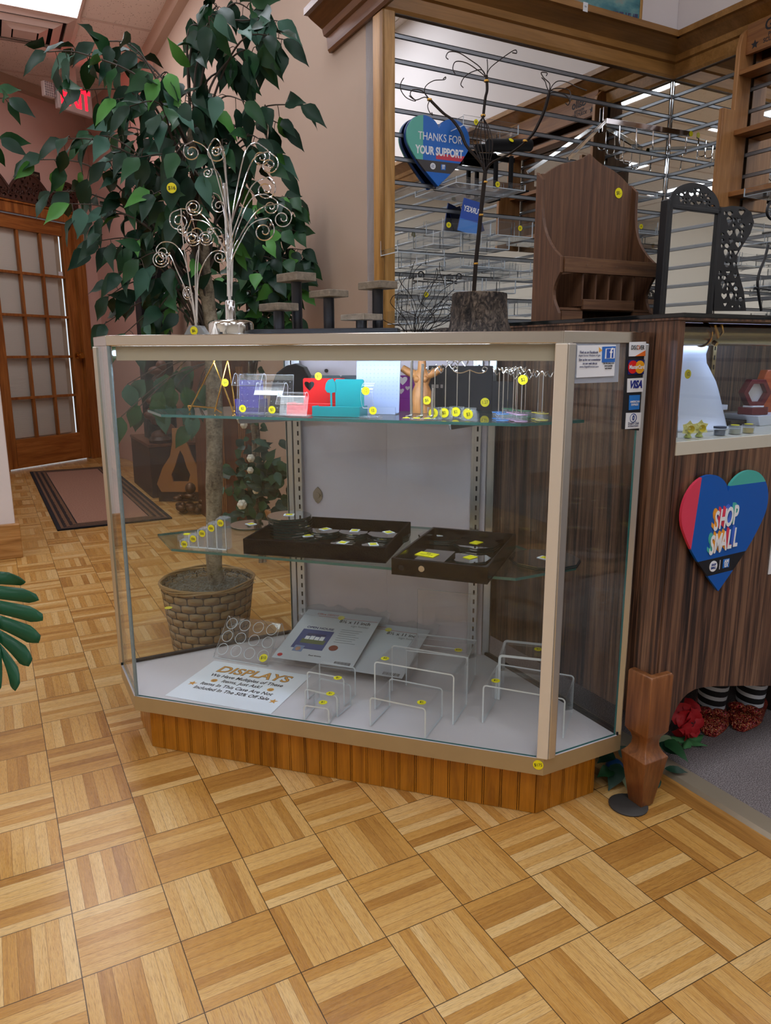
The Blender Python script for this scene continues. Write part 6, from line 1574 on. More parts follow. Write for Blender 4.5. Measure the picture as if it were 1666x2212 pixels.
# side panel drawn in the e-z plane at n = 2.03
def rp(x, y, n_=2.03): q = on_n(x, y, n_); return (q[0]-KE, q[1])
pp = [rp(1629, 440)]; xr = -.001
prof = [(xr, 1.30)]
zt = rp(1600, 57)[1]
L0 = rp(1587, 200)[0]; L1 = rp(1553, 300)[0]; zstep = rp(1570, 236)[1]; zbt = rp(1570, 450)[1]
prof = [(xr, zbt), (xr, zt-.01), (xr-.02, zt), (L0+.035, zt-.004), (L0+.012, zt-.025), (L0, zt-.07), (L0, zstep), (L1, zstep), (L1-.004, zbt)]
def rackside(n_off):
    q = MB(); q.prism([(x, z) for x, z in prof], n_off-.009, n_off+.009, 'y'); return q.obj('side_panel', M['shelfwood'], t, 0, .002)
rackside(0); rackside(-.62)
for yy in (160, 292, 425):
    z = rp(1600, yy)[1]; MB().box(L0+.005, -.002, -.611, -.009, z-.010, z+.008).obj('rack_shelf', wood('alder_board_%d' % yy, 'b9834e', 'a06a38', '83522a', ax=1, s=1.3, rough=.42), t, 0, .001)
zh = rp(1640, 95)[1]; MB().box(L0+.03, L0+.045, -.611, -.009, zh-.055, zh+.045).obj('header_board', wood('alder_header', 'b9834e', 'a06a38', '83522a', ax=1, s=1.3, rough=.42), t, 0, .001)
HR = Matrix.Translation((L0+.0295, -.13, zh)) @ Matrix.Rotation(R(-90), 4, 'Z')
text('lettering', 'Gallo', .052, M['ink'], t, rot=HR @ Matrix.Translation((0, 0, .018)), bold=.001, sx=.9); text('lettering', 'PEWTER\nSCULPTURES', .020, M['ink'], t, rot=HR @ Matrix.Translation((0, 0, -.022)), bold=.0003, sx=.9, sp=.8)
q = MB(); q.M = Matrix.Translation((L0+.0298, -.045, zh-.03)) @ Matrix.Rotation(R(-90), 4, 'Z'); q.prism([((.016 if k % 2 == 0 else .007)*math.sin(k*math.pi/5), (.016 if k % 2 == 0 else .007)*math.cos(k*math.pi/5)) for k in range(10)], -.0008, 0, 'y'); q.obj('star', M['ink'], t, 0)
# painting on the ledge
n_ = 2.355; eR_, zR = on_n(1384, 42, n_); eL_, _ = on_n(1232, 0, n_)
t = thing('painting', 'framed teal landscape painting standing on the oak ledge', 'painting', B(eR_, n_, 2.1805), A0)
def art():
    t = NT('teal_landscape'); x, y, z = t.sep(t.coord()); a = t.noise(t.map(t.coord(), (4, 4, 9)), 2, 4); 
    c = t.ramp(t.math('ADD', a, t.math('MULTIPLY', z, .6)), [(.35, '2f6470'), (.5, '4d8a92'), (.62, '7aa6a4'), (.75, 'b58f76')])
    b = t.noise(t.map(t.coord(), (60, 60, 8)), 1.5, 2); k = t.math('MULTIPLY', t.math('GREATER_THAN', b, .5), t.math('LESS_THAN', z, t.math('ADD', .05, t.math('MULTIPLY', x, .10))))
    t.set(Base_Color=t.mix(k, c, lin('3a3f66')), Roughness=.5); return t.m
MB().box(-.72, -.012, -.004, .006, .012, .46).obj('canvas', art(), t, 0)
MB().box(-.735, -.012, -.008, .010, 0, .012).box(-.735, 0, -.008, .010, .46, .474).box(-.012, 0, -.008, .010, 0, .46).box(-.735, -.72, -.008, .010, .012, .46).obj('frame', mat('gilt_oak_frame', 'b58a4a', .35, .3), t, 0, .001)
pz = thing('ledge_tag', 'small white price tag on the front of the oak ledge below the painting', 'tag', B(on_n(1265, 18, 2.286)[0], 2.2865, 2.169), A0)
MB().box(-.011, .011, -.0008, 0, -.016, .014).obj('tag_card', M['paper'], pz, 0); text('tag_writing', 'SN', .008, M['ink'], pz, (0, -.0012, 0), depth=.0002)
# bent twig metal sculpture standing behind the case, doubled by the mirror
eb_, zb_ = on_n(905, 640, 2.20)
t = thing('wire_branch_display', 'tangle of thin dark wire branches on a stand between showcase and mirrored wall', 'jewellery tree', B(eb_, 2.22, .0), A0)
random.seed(11)
MB().lathe([(.10, 0), (.10, .01), (.012, .014), (.010, 1.0)], 20).obj('stand', M['black'], t)
for k in range(26):
    a = random.uniform(0, 6.28); p = Vector((0, 0, random.uniform(.96, 1.0))); P = [p.copy()]; d_ = Vector((math.cos(a)*.5, math.sin(a)*.25, 1)).normalized()
    for j in range(9):
        d_ = (d_+Vector((random.uniform(-.5, .5), random.uniform(-.3, .3), random.uniform(-.45, .3)))).normalized(); p = p+d_*.032
        p.y = max(-.10, min(.14, p.y)); p.x = max(-.11, min(.16, p.x)); P.append(p.copy())
    MB().tube(smooth_path(P, 3), .0012, 5).obj('wire_branch', M['black'], t)
# ================================================================== plants and the things behind the showcase
def leaf_mat(name, c1, c2, rough=.46):
    t = NT(name); v = t.noise(t.coord(), 9, 2); t.set(Base_Color=t.mix(v, lin(c1), lin(c2)), Roughness=rough)
    t.b.inputs['Specular IOR Level'].default_value = .28; return t.m
M['leafd'] = leaf_mat('ficus_leaf_dark', '10291b', '20442f'); M['leafm'] = leaf_mat('ficus_leaf_mid', '193f22', '2f5c34'); M['leafl'] = leaf_mat('ficus_leaf_young', '3d7a2e', '5d9a48')
M['leafb'] = leaf_mat('ficus_leaf_dusty', '2f5542', '4a7260', .5)
M['twig'] = mat('twig_brown', '4a4036', .8)
def trunk_mat():
    t = NT('ficus_trunk'); c = t.coord(); a = t.noise(t.map(c, (9, 9, 5)), 2.2, 5, .6); b = t.noise(t.map(c, (60, 60, 90)), 1.5, 4, .7)
    t.set(Base_Color=t.ramp(t.math('ADD', t.math('MULTIPLY', a, .6), t.math('MULTIPLY', b, .4)), [(.38, '463b2e'), (.5, '857862'), (.62, 'a89c84')]), Roughness=.9); t.bump(b, .6, .004); return t.m
M['trunk'] = trunk_mat()
def leaf(mb, p, d, up, L_, wd, k, rng, droop=.25):
    """ovate pointed leaf folded along its midrib"""
    d = d.normalized(); s = d.cross(up)
    if s.length < 1e-4: s = d.orthogonal()
    s.normalize(); n_ = s.cross(d).normalized()
    prof = [(0, .0), (.08, .42), (.22, .88), (.38, 1.0), (.56, .84), (.74, .48), (.88, .17), (1.0, .0)]
    vs = []; fold = rng.uniform(.15, .45); ph = rng.uniform(0, 6)
    for t_, w_q in prof:
        c = p+d*(L_*t_)-n_*(L_*droop*t_*t_)
        hw = wd*.5*w_q; wv = .06*L_*math.sin(ph+t_*8)*w_q
        vs += [c-s*hw+n_*(hw*fold+wv), c, c+s*hw+n_*(hw*fold-wv)]
    fs = []
    for i in range(len(prof)-1):
        a = i*3; b = a+3
        fs += [(a, a+1, b+1, b), (a+1, a+2, b+2, b+1)]
    mb.add(vs, fs, k)
def make_tree(root, inv, trunk_top, tips, seed, LL, WW, twig_r=.0028, spread=.35, dens=1.0, stem_to=None, leafk=(0, 0, 0, 1, 1, 2, 3), lowstart=0.3):
    """branches from the trunk to each tip; leaves alternate along their outer part"""
    rng = random.Random(seed); lf = MB(); tw = MB()
    for tip in tips:
        tip = Vector(tip); s_ = min(trunk_top, key=lambda q: abs(q.z-(tip.z-.22-.35*min(.5, abs(tip.x-q.x)))))
        s_ = Vector(s_); d_ = tip-s_; mid1 = s_+d_*.33+Vector((rng.uniform(-.03, .03), rng.uniform(-.03, .03), .10+.06*rng.random())); mid2 = s_+d_*.70+Vector((rng.uniform(-.03, .03), rng.uniform(-.03, .03), .10))
        path = smooth_path([s_, mid1, mid2, tip], 6)
        if d_.length > .9: path = smooth_path([s_, s_+d_*.5, tip], 8)
        n_ = len(path); rs = [twig_r*(1.5-1.1*i/n_) for i in range(n_)]
        tw.tube([inv @ q for q in path], rs, 5)
        nl = max(4, int(d_.length*15*dens)+2)
        for j in range(nl):
            u = lowstart+(1-lowstart)*(j+.6)/nl; i = min(n_-2, int(u*(n_-1))); q = path[i].lerp(path[i+1], u*(n_-1)-i); td = (path[i+1]-path[i]).normalized()
            sd = 1 if j % 2 else -1; out = Vector((rng.uniform(-1, 1), rng.uniform(-1, .6), rng.uniform(-.4, .4))); out = (out-td*(out @ td)).normalized()
            st = q+out*rng.uniform(.012, .035)+Vector((0, 0, -.006)); tw.tube([inv @ q, inv @ ((q+st)/2+Vector((0, 0, .005))), inv @ st], .0011, 4)
            dl = (td*.45+out*rng.uniform(.5, 1.2)+Vector((0, 0, -rng.uniform(.1, 1.5)))).normalized(); s = rng.uniform(.78, 1.12)
            leaf(lf, inv @ st, (inv.to_3x3() @ dl), inv.to_3x3() @ Vector((rng.uniform(-1.1, 1.1), -1, rng.uniform(-.2, 1.2))), LL*s, WW*s, rng.choice(leafk), rng)
        td = (path[-1]-path[-2]).normalized(); leaf(lf, inv @ path[-1], inv.to_3x3() @ (td+Vector((0, 0, -.6))), inv.to_3x3() @ Vector((0, -1, .4)), LL, WW, rng.choice(leafk), rng)
    fo = lf.obj('foliage', [M['leafd'], M['leafm'], M['leafl'], M['leafb']], root, 60); to = tw.obj('twigs', M['twig'], root, 60)
    return fo, to
# --- the tall ficus in its basket
bp0 = Vector((-.585, 2.31, 0)); Yt = 2.30
t = thing('potted_ficus', 'tall artificial ficus tree in a woven basket standing behind the showcase', 'potted plant', bp0, A0)
inv = (Matrix.Translation(bp0) @ Matrix.Rotation(A0, 4, 'Z')).inverted()
tk = [Vector((-.555, 2.31, .22))]+[at_depth(x, y, Yt) for x, y in ((462, 1200), (463, 1050), (463, 900), (461, 780), (456, 700), (443, 600), (436, 500), (430, 420), (418, 340), (412, 270))]
tks = smooth_path(tk, 4); nT = len(tks)
MB().tube([inv @ q for q in tks], [.026*(1-.62*max(0, i/nT-.35)/.65)+.0015*math.sin(i*1.7) for i in range(nT)], 14).obj('trunk', M['trunk'], t, 80)
tips = []
rng = random.Random(21)
for x, y, dy in ((175, 195, .0), (100, 112, -.1), (150, 118, .0), (205, 92, -.05), (250, 130, .1), (130, 300, -.1), (70, 345, .0), (110, 415, .05), (150, 440, -.1), (200, 470, .0), (250, 215, -.1), (185, 300, .1),
    (470, 22, .0), (545, 25, .05), (600, 45, .0), (612, 85, -.05), (560, 125, .0), (500, 128, .05), (452, 60, -.05), (430, 90, .05), (430, 130, .0), (520, 170, .1), (530, 220, -.1), (650, 228, .0), (610, 270, .05), (590, 330, .1), (605, 370, .0), (560, 300, -.1),
    (215, 520, -.1), (190, 540, .0), (255, 590, -.1), (235, 640, .0), (300, 560, -.15), (225, 700, .0), (270, 720, -.1), (330, 690, -.1), (290, 640, .1), (345, 600, .0), (360, 700, .1),
    (340, 170, -.1), (280, 230, -.15), (350, 260, -.2), (300, 340, -.2), (380, 330, -.25), (330, 420, -.2), (280, 400, .0), (230, 350, -.1), (400, 220, -.15), (450, 250, -.1), (480, 320, -.1), (430, 380, -.2), (380, 470, -.2), (330, 500, -.1),
    (470, 440, .1), (520, 400, .1), (540, 480, .15), (500, 540, .15), (420, 300, .2), (350, 350, .2), (260, 290, .2), (300, 450, .2), (400, 540, .2), (440, 600, .2)):
    q = at_depth(x, y, Yt+dy); tips.append(q)
top_tips = [q for q in tips if q.z > at_depth(0, 150, Yt).z and q.x > at_depth(425, 0, Yt).x]
tips = [q for q in tips if q not in top_tips]
make_tree(t, inv, tks[30:], top_tips, 55, .092, .045, dens=1.0, lowstart=.66, leafk=(0, 0, 1, 1, 3))
make_tree(t, inv, tks[16:], tips, 5, .092, .043, dens=1.0, leafk=(0, 0, 0, 0, 1, 1, 3, 0, 2, 0))
# low branch reaching past the rear of the case
low = [at_depth(x, y, Yt-.02+dy) for x, y, dy in ((262, 900, -.02), (300, 880, .0), (275, 830, .02), (330, 820, .05), (350, 880, .03), (420, 870, .05), (410, 920, .05), (380, 800, .08))]
rng = random.Random(8)
lf, tw = MB(), MB()
for q in low:
    s_ = at_depth(460, 780, Yt); path = smooth_path([s_, s_.lerp(q, .5)+Vector((0, 0, .03)), q], 5); tw.tube([inv @ v for v in path], .0018, 5)
    for u in (.55, .8, 1.0):
        p = s_.lerp(q, u); leaf(lf, inv @ p, inv.to_3x3() @ Vector((rng.uniform(-.8, .4), rng.uniform(-.2, .2), -1)), inv.to_3x3() @ Vector((.1, -1, .2)), .088, .05, rng.choice((0, 1, 1, 3)), rng)
lf.obj('foliage', [M['leafd'], M['leafm'], M['leafl'], M['leafb']], t, 60); tw.obj('twigs', M['twig'], t, 60)
# price sticker hanging on a leaf
sp_ = at_depth(371, 406, Yt-.30); lq = MB(); rng = random.Random(2)
Lp = at_depth(372, 382, Yt-.295); leaf(lq, inv @ Lp, inv.to_3x3() @ Vector((-.1, 0, -1)), inv.to_3x3() @ Vector((0, -1, 0)), .088, .052, 0, rng, .02)
lo = lq.obj('tagged_leaf', M['leafd'], t, 60)
q = MB(); q.M = inv @ Matrix.Translation(at_depth(371, 406, Yt-.312)) ; q.cyl((0, 0, 0), (0, -.0006, 0), .0125, 20); so_ = q.obj('price_sticker', M['yellow'], lo, 0)
text('price_writing', '$16', .0125, M['ink'], so_, rot=inv @ Matrix.Translation(at_depth(371, 406, Yt-.3135)), depth=.0002)
# basket
def weave():
    t = NT('basket_weave'); c = t.coord(); x, y, z = t.sep(c); an = t.math('ARCTAN2', y, x); a = t.math('MULTIPLY', an, 18/6.2832); zz = t.math('MULTIPLY', z, 38)
    r_ = t.math('FLOOR', zz); par = t.math('MULTIPLY', t.math('MODULO', r_, 2), .5); fa = t.math('FRACT', t.math('ADD', a, t.math('ADD', par, 50))); fz = t.math('FRACT', zz)
    hh = t.math('MULTIPLY', t.math('SINE', t.math('MULTIPLY', fa, 3.1416)), t.math('SINE', t.math('MULTIPLY', fz, 3.1416)))
    n_ = t.noise(t.map(c, (20, 20, 120)), 1.5, 3)
    t.set(Base_Color=t.mix(t.math('LESS_THAN', hh, .10), t.mix(n_, lin('b79a6c'), lin('7e6440')), lin('2e2214')), Roughness=.75); t.bump(hh, 1, .012); return t.m
MB().lathe([(.118, 0), (.122, .004), (.150, .225)], 64, cap=False).lathe([(.114, .004), (.144, .222)], 48, cap=False).lathe([(.116, .002), (.0, .003)], 48, cap=False).obj('basket', weave(), t)
for k in range(4):
    a0 = k*1.3; MB().tube([((.150+.003*math.sin(a*5+a0))*math.cos(a), (.150+.003*math.sin(a*5+a0))*math.sin(a), .222+.005*math.sin(a*3+a0)+.0025*k) for a in [j*math.pi/18 for j in range(36)]], .0030, 6, True).obj('rim_cane', mat('cane_rim', '9c7c4c', .6) if 'cane_rim' not in bpy.data.materials else bpy.data.materials['cane_rim'], t)
mo = MB().lathe([(.0, .214), (.05, .216), (.10, .208), (.142, .196)], 40, cap=False, wob=lambda a, z: 1+.03*math.sin(7*a)); mo.obj('moss_bed', mat('grey_moss_bed', '5d5a4c', .95, nz=1, nscale=80), t)
rng = random.Random(31); ms = MB()
for k in range(520):
    a = rng.uniform(0, 6.28); r_ = .138*math.sqrt(rng.random()); p = Vector((r_*math.cos(a), r_*math.sin(a), .208+rng.uniform(0, .012))); d_ = rng.uniform(0, 6.28); L_ = rng.uniform(.015, .035)
    ms.tube([p, p+Vector((math.cos(d_)*L_*.5, math.sin(d_)*L_*.5, rng.uniform(.003, .012))), p+Vector((math.cos(d_+.5)*L_, math.sin(d_+.5)*L_, rng.uniform(-.002, .006)))], .0006, 3, k=rng.choice((0, 0, 1)))
o = ms.obj('spanish_moss', [mat('grey_moss', '8b8d84', .9), mat('brown_moss', '6b5a3e', .9)], t, 0); o['kind'] = 'stuff'
q = MB(); q.M = inv @ Matrix.Translation(on_z(364, 1313, .228)) @ UP; q.cyl((0, 0, 0), (0, -.0006, 0), .011, 18); q.obj('price_sticker', M['yellow'], t, 0)
# --- second smaller tree with roses, against the hallway wall
b2 = Vector((-.575, 3.3, 0)); Y2 = 3.3
t = thing('rose_topiary', 'smaller leafy tree with white roses wound round its stem, behind the tall ficus', 'plant', b2, A0)
inv2 = (Matrix.Translation(b2) @ Matrix.Rotation(A0, 4, 'Z')).inverted()
tk2 = [Vector((-.575, 3.3, .0)), at_depth(556, 1080, Y2), at_depth(553, 960, Y2), at_depth(548, 880, Y2), at_depth(545, 800, Y2), at_depth(545, 700, Y2), at_depth(552, 600, Y2), at_depth(565, 520, Y2), at_depth(575, 450, Y2)]
tks2 = smooth_path(tk2, 4)
for k in range(3):
    MB().tube([inv2 @ (q+Vector((.011*math.cos(i*.5+k*2.1), .011*math.sin(i*.5+k*2.1), 0))) for i, q in enumerate(tks2)], .010, 8).obj('stem', M['trunk'], t, 80)
tips2 = [at_depth(min(x, 655), y, Y2+dy-.20) for x, y, dy in ((630, 428, 0), (640, 450, .0), (632, 470, .05), (660, 560, .0), (655, 540, .0), (668, 585, -.05), (645, 600, .0), (665, 630, .0), (600, 430, -.05), (610, 500, -.1), (590, 560, -.1), (620, 560, -.1), (580, 620, -.1), (620, 650, -.05), (640, 690, .0), (590, 680, -.1), (545, 640, -.1), (530, 560, -.1), (560, 470, -.05), (540, 700, -.1), (510, 610, -.05), (500, 680, -.1), (575, 520, -.15), (600, 610, -.15), (555, 590, -.15), (520, 500, 0), (480, 600, 0), (480, 690, 0), (600, 705, .05), (560, 720, -.1), (640, 500, .0))]
make_tree(t, inv2, tks2[14:], tips2, 15, .082, .052, dens=1.6, leafk=(0, 0, 0, 1, 1, 1, 2))
rng = random.Random(6); lf, tw = MB(), MB()
for k in range(150):
    x = rng.gauss(560, 38); y = rng.gauss(1045, 42); x = max(480, min(632, x)); y = max(950, min(1120, y)); p = at_depth(x, y, Y2-.05+rng.uniform(-.08, .08))
    leaf(lf, inv2 @ p, inv2.to_3x3() @ Vector((rng.uniform(-1, 1), rng.uniform(-.4, .4), rng.uniform(-.9, .5))), inv2.to_3x3() @ Vector((rng.uniform(-.4, .4), -1, .6)), rng.uniform(.05, .08), rng.uniform(.03, .045), rng.choice((0, 0, 1, 1, 3)), rng)
for k in range(46):
    i = rng.randrange(4, 20); p = tks2[i]; a = rng.uniform(0, 6.28); p = p+Vector((.03*math.cos(a), .03*math.sin(a), rng.uniform(-.03, .03)))
    leaf(lf, inv2 @ p, inv2.to_3x3() @ Vector((math.cos(a), -abs(math.sin(a)), -.3)), inv2.to_3x3() @ Vector((0, -1, .6)), .032, .026, rng.choice((0, 1)), rng)
lf.obj('foliage', [M['leafd'], M['leafm'], M['leafl'], M['leafb']], t, 60)
rose = mat('cream_rose', 'e6e2cf', .6)
for x, y, r_ in ((527, 918, .016), (542, 990, .018), (541, 1016, .015), (553, 1060, .015), (523, 1090, .022)):
    p = at_depth(x, y, Y2-.12); q = MB(); c = inv2 @ p
    for k in range(6):
        a = k*math.pi/3; q.ell(c+Vector((r_*.5*math.cos(a), 0, r_*.5*math.sin(a))), (r_*.55, r_*.5, r_*.55), 10, 6)
    q.ell(c+Vector((-.005, -.01, 0)), (r_*.45, r_*.5, r_*.45), 10, 6); q.obj('white_rose', rose, t, 80)
# --- hallway furniture against the right wall
wdk = wood('mahogany', '7a4a2a', '62381f', '452614', ax=2, s=1.5, rough=.35); vdk = mat('very_dark_wood', '3b271e', .5)
t = thing('low_chest', 'low dark wooden chest along the hallway wall carrying the black tower', 'chest', B(1.08, 5.35, 0), A0)
MB().box(-.18, .18, -.35, .35, .0, .34).obj('body', vdk, t, 0, .004); MB().box(-.185, .185, -.36, .36, .341, .362).obj('top_board', wdk, t, 0, .004)
p = B(1.06, 5.4, .3625); t = thing('black_tower_cabinet', 'tall narrow black cabinet standing on the low chest behind the ficus', 'cabinet', p, A0)
hT = at_depth(320, 560, p.y).z-.3625
MB().box(-.10, .10, -.08, .08, .0, hT).obj('body', M['matblack'], t, 0, .004); MB().box(-.09, .09, -.0812, -.0802, .05, hT-.04).obj('front_grille', M['velvet'], t, 0)
t = thing('wooden_cabinet', 'tall reddish cabinet with fluted column corners beside the rose tree', 'cabinet', B(1.15, 4.15, 0), A0)
MB().box(-.09, .11, -.22, .25, .0, .92).obj('body', wdk, t, 0, .004); MB().box(-.10, .12, -.23, .26, .921, .945).obj('top_board', wdk, t, 0, .004)
for x in (-.07, .05):
    q = MB()
    for k in range(4): q.cyl((x-.012+.010*k, -.223, .06), (x-.012+.010*k, -.223, .88), .0045, 8)
    q.obj('fluted_column', mat('column_oak', '8a5a30', .4) if 'column_oak' not in bpy.data.materials else bpy.data.materials['column_oak'], t)
p = B(.99, 5.08, .3625); t = thing('carved_wood_figure', 'swirling carved brown wood figure on the low chest behind the leaves', 'carving', p, A0)
q = MB(); rng = random.Random(9)
for k in range(16): q.ell((rng.uniform(-.06, .06), rng.uniform(-.04, .04), .06+.03*k+rng.uniform(-.02, .02)), (rng.uniform(.03, .06), rng.uniform(.03, .05), rng.uniform(.03, .05)), 14, 8)
q.obj('figure', mat('carved_brown', '5a3524', .5, nz=.9, nscale=35), t, 80); MB().lathe([(.07, 0), (.075, .02), (.06, .04)], 24).obj('base', vdk, t)
p = at_depth(390, 1000, 4.72)
t = thing('lyre_shaped_stand', 'honey coloured wooden lyre shaped panel leaning at the end of the low chest', 'panel', (p.x, 4.72, 0), 0)
def lq(x, y): q = at_depth(x, y, 4.72); return (q.x-p.x, max(0.001, q.z))
zz_ = lq(390, 1055)[1]
outl = [lq(*v) for v in ((372, 925), (405, 925), (404, 955), (415, 985), (430, 1015), (442, 1045), (430, 1062), (350, 1062), (340, 1045), (352, 1010), (368, 985), (373, 955))]
hole = [lq(*v) for v in ((390, 972), (397, 985), (404, 1008), (412, 1025), (408, 1040), (375, 1040), (371, 1025), (380, 1003), (385, 985))]
fill2d('wood_face', [outl, hole], .02, mat('honey_wood', 'a8733c', .45), t)
MB().box(outl[8][0], outl[6][0], .011, .05, 0, zz_+.01).obj('foot_block', vdk, t, 0)
p = on_z(420, 1108, 0)
t = thing('gilt_sculpture', 'dark gilded swirling figure ornament on the parquet behind the ficus trunk', 'sculpture', p, 0)
gm = mat('antique_gilt', '6b4a2c', .38, .55, nz=.9, nscale=40, var=.9); q = MB(); rng = random.Random(4)
q.ell((-.01, -.02, .155), (.032, .032, .036), 16, 12)
for k in range(30): q.ell((rng.uniform(-.10, .09), rng.uniform(-.05, .05), rng.uniform(.02, .12)), (rng.uniform(.015, .035), rng.uniform(.02, .03), rng.uniform(.012, .025)), 12, 8)
q.obj('figure', gm, t, 80)
# --- vine round the counter leg
rng = random.Random(12); p0 = Vector(B(1.21, 1.12, 0.0075))
t = thing('ivy_garland', 'green artificial leaf garland with a lobed leaf on the carpet beside the counter leg', 'plant', p0, A0)
invg = (Matrix.Translation(p0) @ Matrix.Rotation(A0, 4, 'Z')).inverted(); lf = MB()
for x, y, z, L_, wd, k in ((1436, 1600, .05, .07, .035, 1), (1448, 1590, .04, .05, .03, 3), (1422, 1605, .045, .06, .03, 0), (1340, 1650, .04, .07, .04, 0), (1325, 1625, .05, .06, .035, 0), (1350, 1660, .03, .06, .035, 3), (1322, 1662, .03, .055, .03, 1), (1436, 1660, .02, .05, .02, 0), (1425, 1680, .015, .04, .015, 0), (1335, 1612, .06, .05, .03, 0)):
    p = on_z(x, y, z); leaf(lf, invg @ p, invg.to_3x3() @ Vector((rng.uniform(-.5, 1), -.4, rng.uniform(-.5, .2))), invg.to_3x3() @ Vector((0, -.6, 1)), L_, wd, k, rng)
lf.obj('leaves', [M['leafd'], M['leafm'], M['leafl'], leaf_mat('sage_leaf', '6f7c5c', '8a9672', .6)], t, 60)
pz = on_z(1487, 1600, .012); q = MB(); q.M = invg @ Matrix.Translation(pz) @ Matrix.Rotation(.4, 4, 'Z')
lob = []
for k in range(40):
    a = 2*math.pi*k/40; rr = .030*(1+.38*math.cos(5*a)+.10*math.cos(15*a)); lob.append((rr*math.cos(a)*1.15, rr*math.sin(a)*1.1, .010*math.cos(5*a)*.5+.003*math.sin(3*a)))
q.add([(0, 0, .006)]+lob, [(0, 1+k, 1+(k+1) % 40) for k in range(40)]); o = q.obj('lobed_leaf', leaf_mat('maple_leaf_green', '3f7a48', '5b9a60', .6), t, 60); o.modifiers.new('s', 'SOLIDIFY').thickness = .0008
pa = [on_z(x, y, .012) for x, y in ((1440, 1595), (1462, 1600), (1472, 1612), (1470, 1622), (1455, 1616))]; MB().tube([invg @ v for v in smooth_path(pa, 5)], .0014, 6).obj('vine_stem', mat('vine_green', '5a6e48', .6), t)
pb = on_z(1328, 1652, .03); o = MB().ell((0, 0, .022), (.021, .021, .021), 24, 16).obj('blue_bauble', mat('dark_blue_ball', '14406e', .35, nz=.3, nscale=30), None)
o.location = (pb.x, pb.y, 0.0012); tag(o, 'dark blue ball ornament on the floor behind the turned counter leg', 'ornament')
# crate at the right edge under the counter
pc = on_z(1666, 1565, .0075); t = thing('dark_crate', 'dark wooden crate under the counter at the right edge', 'crate', (pc.x+.15, pc.y+.12, .0075), A0)
MB().box(-.12, .2, -.09, .10, 0, .016).box(-.12, .2, -.09, -.078, .018, .085).box(-.12, -.108, -.078, .09, .018, .085).box(-.12, .2, .09, .10, .018, .085).obj('crate_body', mat('dark_crate_wood', '2a211a', .7, nz=.4, nscale=50), t, 0, .001)
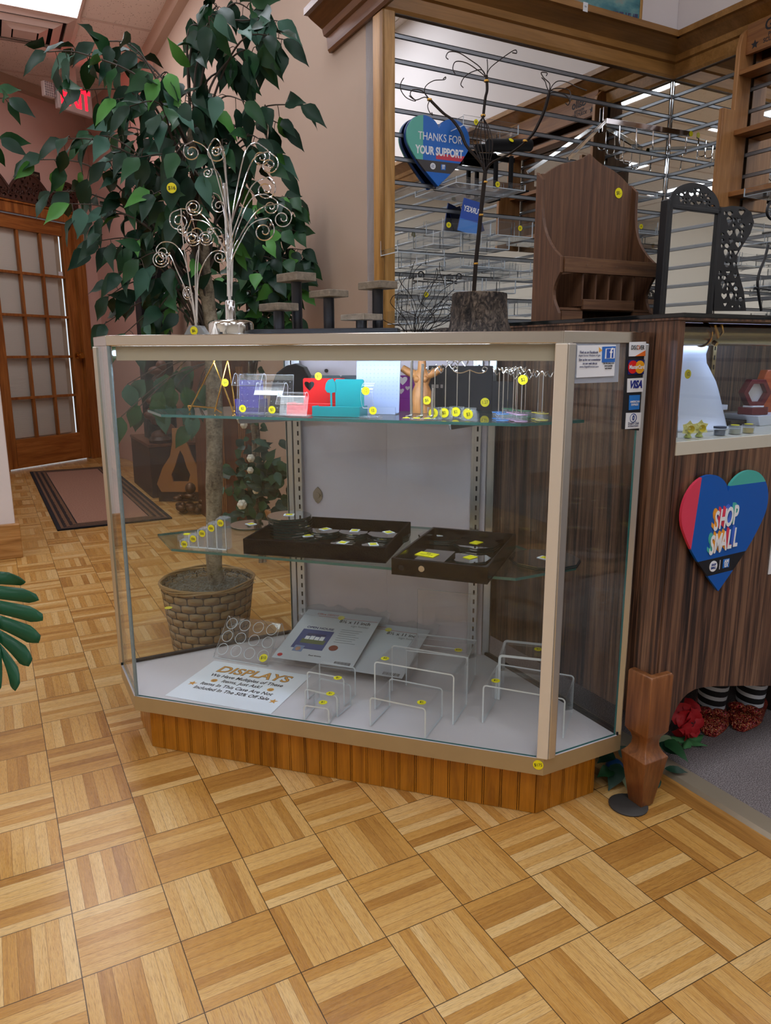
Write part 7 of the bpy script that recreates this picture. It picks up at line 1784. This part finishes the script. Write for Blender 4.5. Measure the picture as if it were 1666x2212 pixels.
# --- monstera at the left edge
pm_ = Vector((-1.32, 1.75, 0)); t = thing('potted_monstera', 'split leaf monstera plant at the left edge of the room', 'potted plant', pm_, 0)
MB().lathe([(.10, 0), (.13, .01), (.16, .24), (.165, .25)], 36).obj('pot', mat('terracotta_pot', '8a5238', .7), t); MB().lathe([(.15, .2505), (.0, .256)], 30, cap=False).obj('soil', mat('potting_soil', '2b1f17', .95), t)
def monstera_leaf(cpx, Yd, s, nrm_tilt, name='split_leaf', ang=0):
    c = at_depth(cpx[0], cpx[1], Yd)-pm_; mb = MB(); rays = 120; nr_ = 10; T = Matrix.Translation(c) @ Matrix.Rotation(R(nrm_tilt), 4, 'X') @ Matrix.Rotation(R(ang), 4, 'Y')
    cuts = []
    # leaf: base at origin, tip along +x; lobes split on both sides
    vs = []; fs = []
    nb_ = 6
    for side in (-1, 1):
        for b in range(nb_):
            u0_ = b/nb_; u1_ = (b+.93)/nb_
            def edge(u): # outline half-width and sweep
                return s*.42*math.sin(math.pi*(.10+.86*u)**.8)
            base0 = Vector((s*(u0_*.78), 0, 0)); base1 = Vector((s*(u1_*.78), 0, 0)); K = 7; st_ = len(vs)
            for k in range(K+1):
                q = k/K; sw_ = .30*s*q*(.25+u0_)
                wq = 1-.10*q**3
                a_ = base0+Vector((sw_, 0, side*edge(u0_+.02)*q)); b_ = base1+Vector((sw_*1.02+.02*s*q, 0, side*edge(u1_)*q)); m_ = (a_+b_)/2
                taper = 1 if q < .75 else 1-(q-.75)*2.4
                for v, ff in ((a_, 1), (m_, 0), (b_, 1)):
                    v2 = m_+(v-m_)*taper; bulge = .02*s*math.sin(q*3.0)+(-.018*s*q*q*2)-(.008*s if ff else 0)
                    vs.append(T @ Vector((v2.x, bulge, v2.z)))
            for k in range(K):
                i0 = st_+k*3; fs += [(i0, i0+1, i0+4, i0+3), (i0+1, i0+2, i0+5, i0+4)]
    mb.add(vs, fs); o = mb.obj(name, leaf_mat('monstera_green', '0d3f26', '1f5c3c', .32) if 'monstera_green' not in bpy.data.materials else bpy.data.materials['monstera_green'], t, 60)
    o.modifiers.new('s', 'SOLIDIFY').thickness = .0012
    return T @ Vector((0, 0, 0))
b_ = monstera_leaf((-22, 1232), 1.62, .26, -20, ang=78)
MB().tube(smooth_path([(.03, 0, .25), (b_.x*.5-.02, b_.y*.4, b_.z+.12), (b_.x, b_.y, b_.z)], 8), .005, 8).obj('leaf_stalk', mat('stalk_green', '35582f', .5), t)
for (x, y, Y_, s, a) in ((-260, 1050, 1.7, .22, 20), (-330, 1400, 1.6, .2, 160), (-150, 950, 1.9, .2, 60)):
    b_ = monstera_leaf((x, y), Y_, s, -30, ang=-a); MB().tube(smooth_path([(0, .02, .25), (b_.x*.4, b_.y*.4, b_.z*.8+.1), tuple(b_)], 8), .005, 8).obj('leaf_stalk', bpy.data.materials['stalk_green'], t)
# --- leaves of another ficus entering at the left edge
b3 = Vector((-1.75, 2.65, 0)); t = thing('potted_ficus', 'second artificial ficus whose leaves reach in at the left edge of the photo', 'potted plant', b3, 0)
inv3 = Matrix.Translation(b3).inverted(); tk3 = [b3+Vector((0, 0, .2)), b3+Vector((.02, 0, .7)), b3+Vector((-.02, 0, 1.2)), b3+Vector((0, 0, 1.5))]; tks3 = smooth_path(tk3, 5)
MB().tube([inv3 @ q for q in tks3], .022, 10).obj('trunk', M['trunk'], t, 80); MB().lathe([(.11, 0), (.12, .01), (.14, .22)], 40).obj('basket', bpy.data.materials['basket_weave'], t)
tips3 = [at_depth(x, y, 2.45+dy) for x, y, dy in ((20, 212, 0), (2, 300, 0), (-60, 200, .1), (-90, 330, 0), (-120, 250, .1), (-140, 150, .1), (-200, 300, .1), (-260, 120, .0), (-300, 220, .1), (-330, 330, .0), (-240, 40, .1), (-180, 60, .0), (-380, 260, .1), (-270, 400, .0))]
make_tree(t, inv3, tks3[6:], tips3, 9, .088, .042, dens=.55, lowstart=.6, leafk=(0, 1, 1, 2, 3))
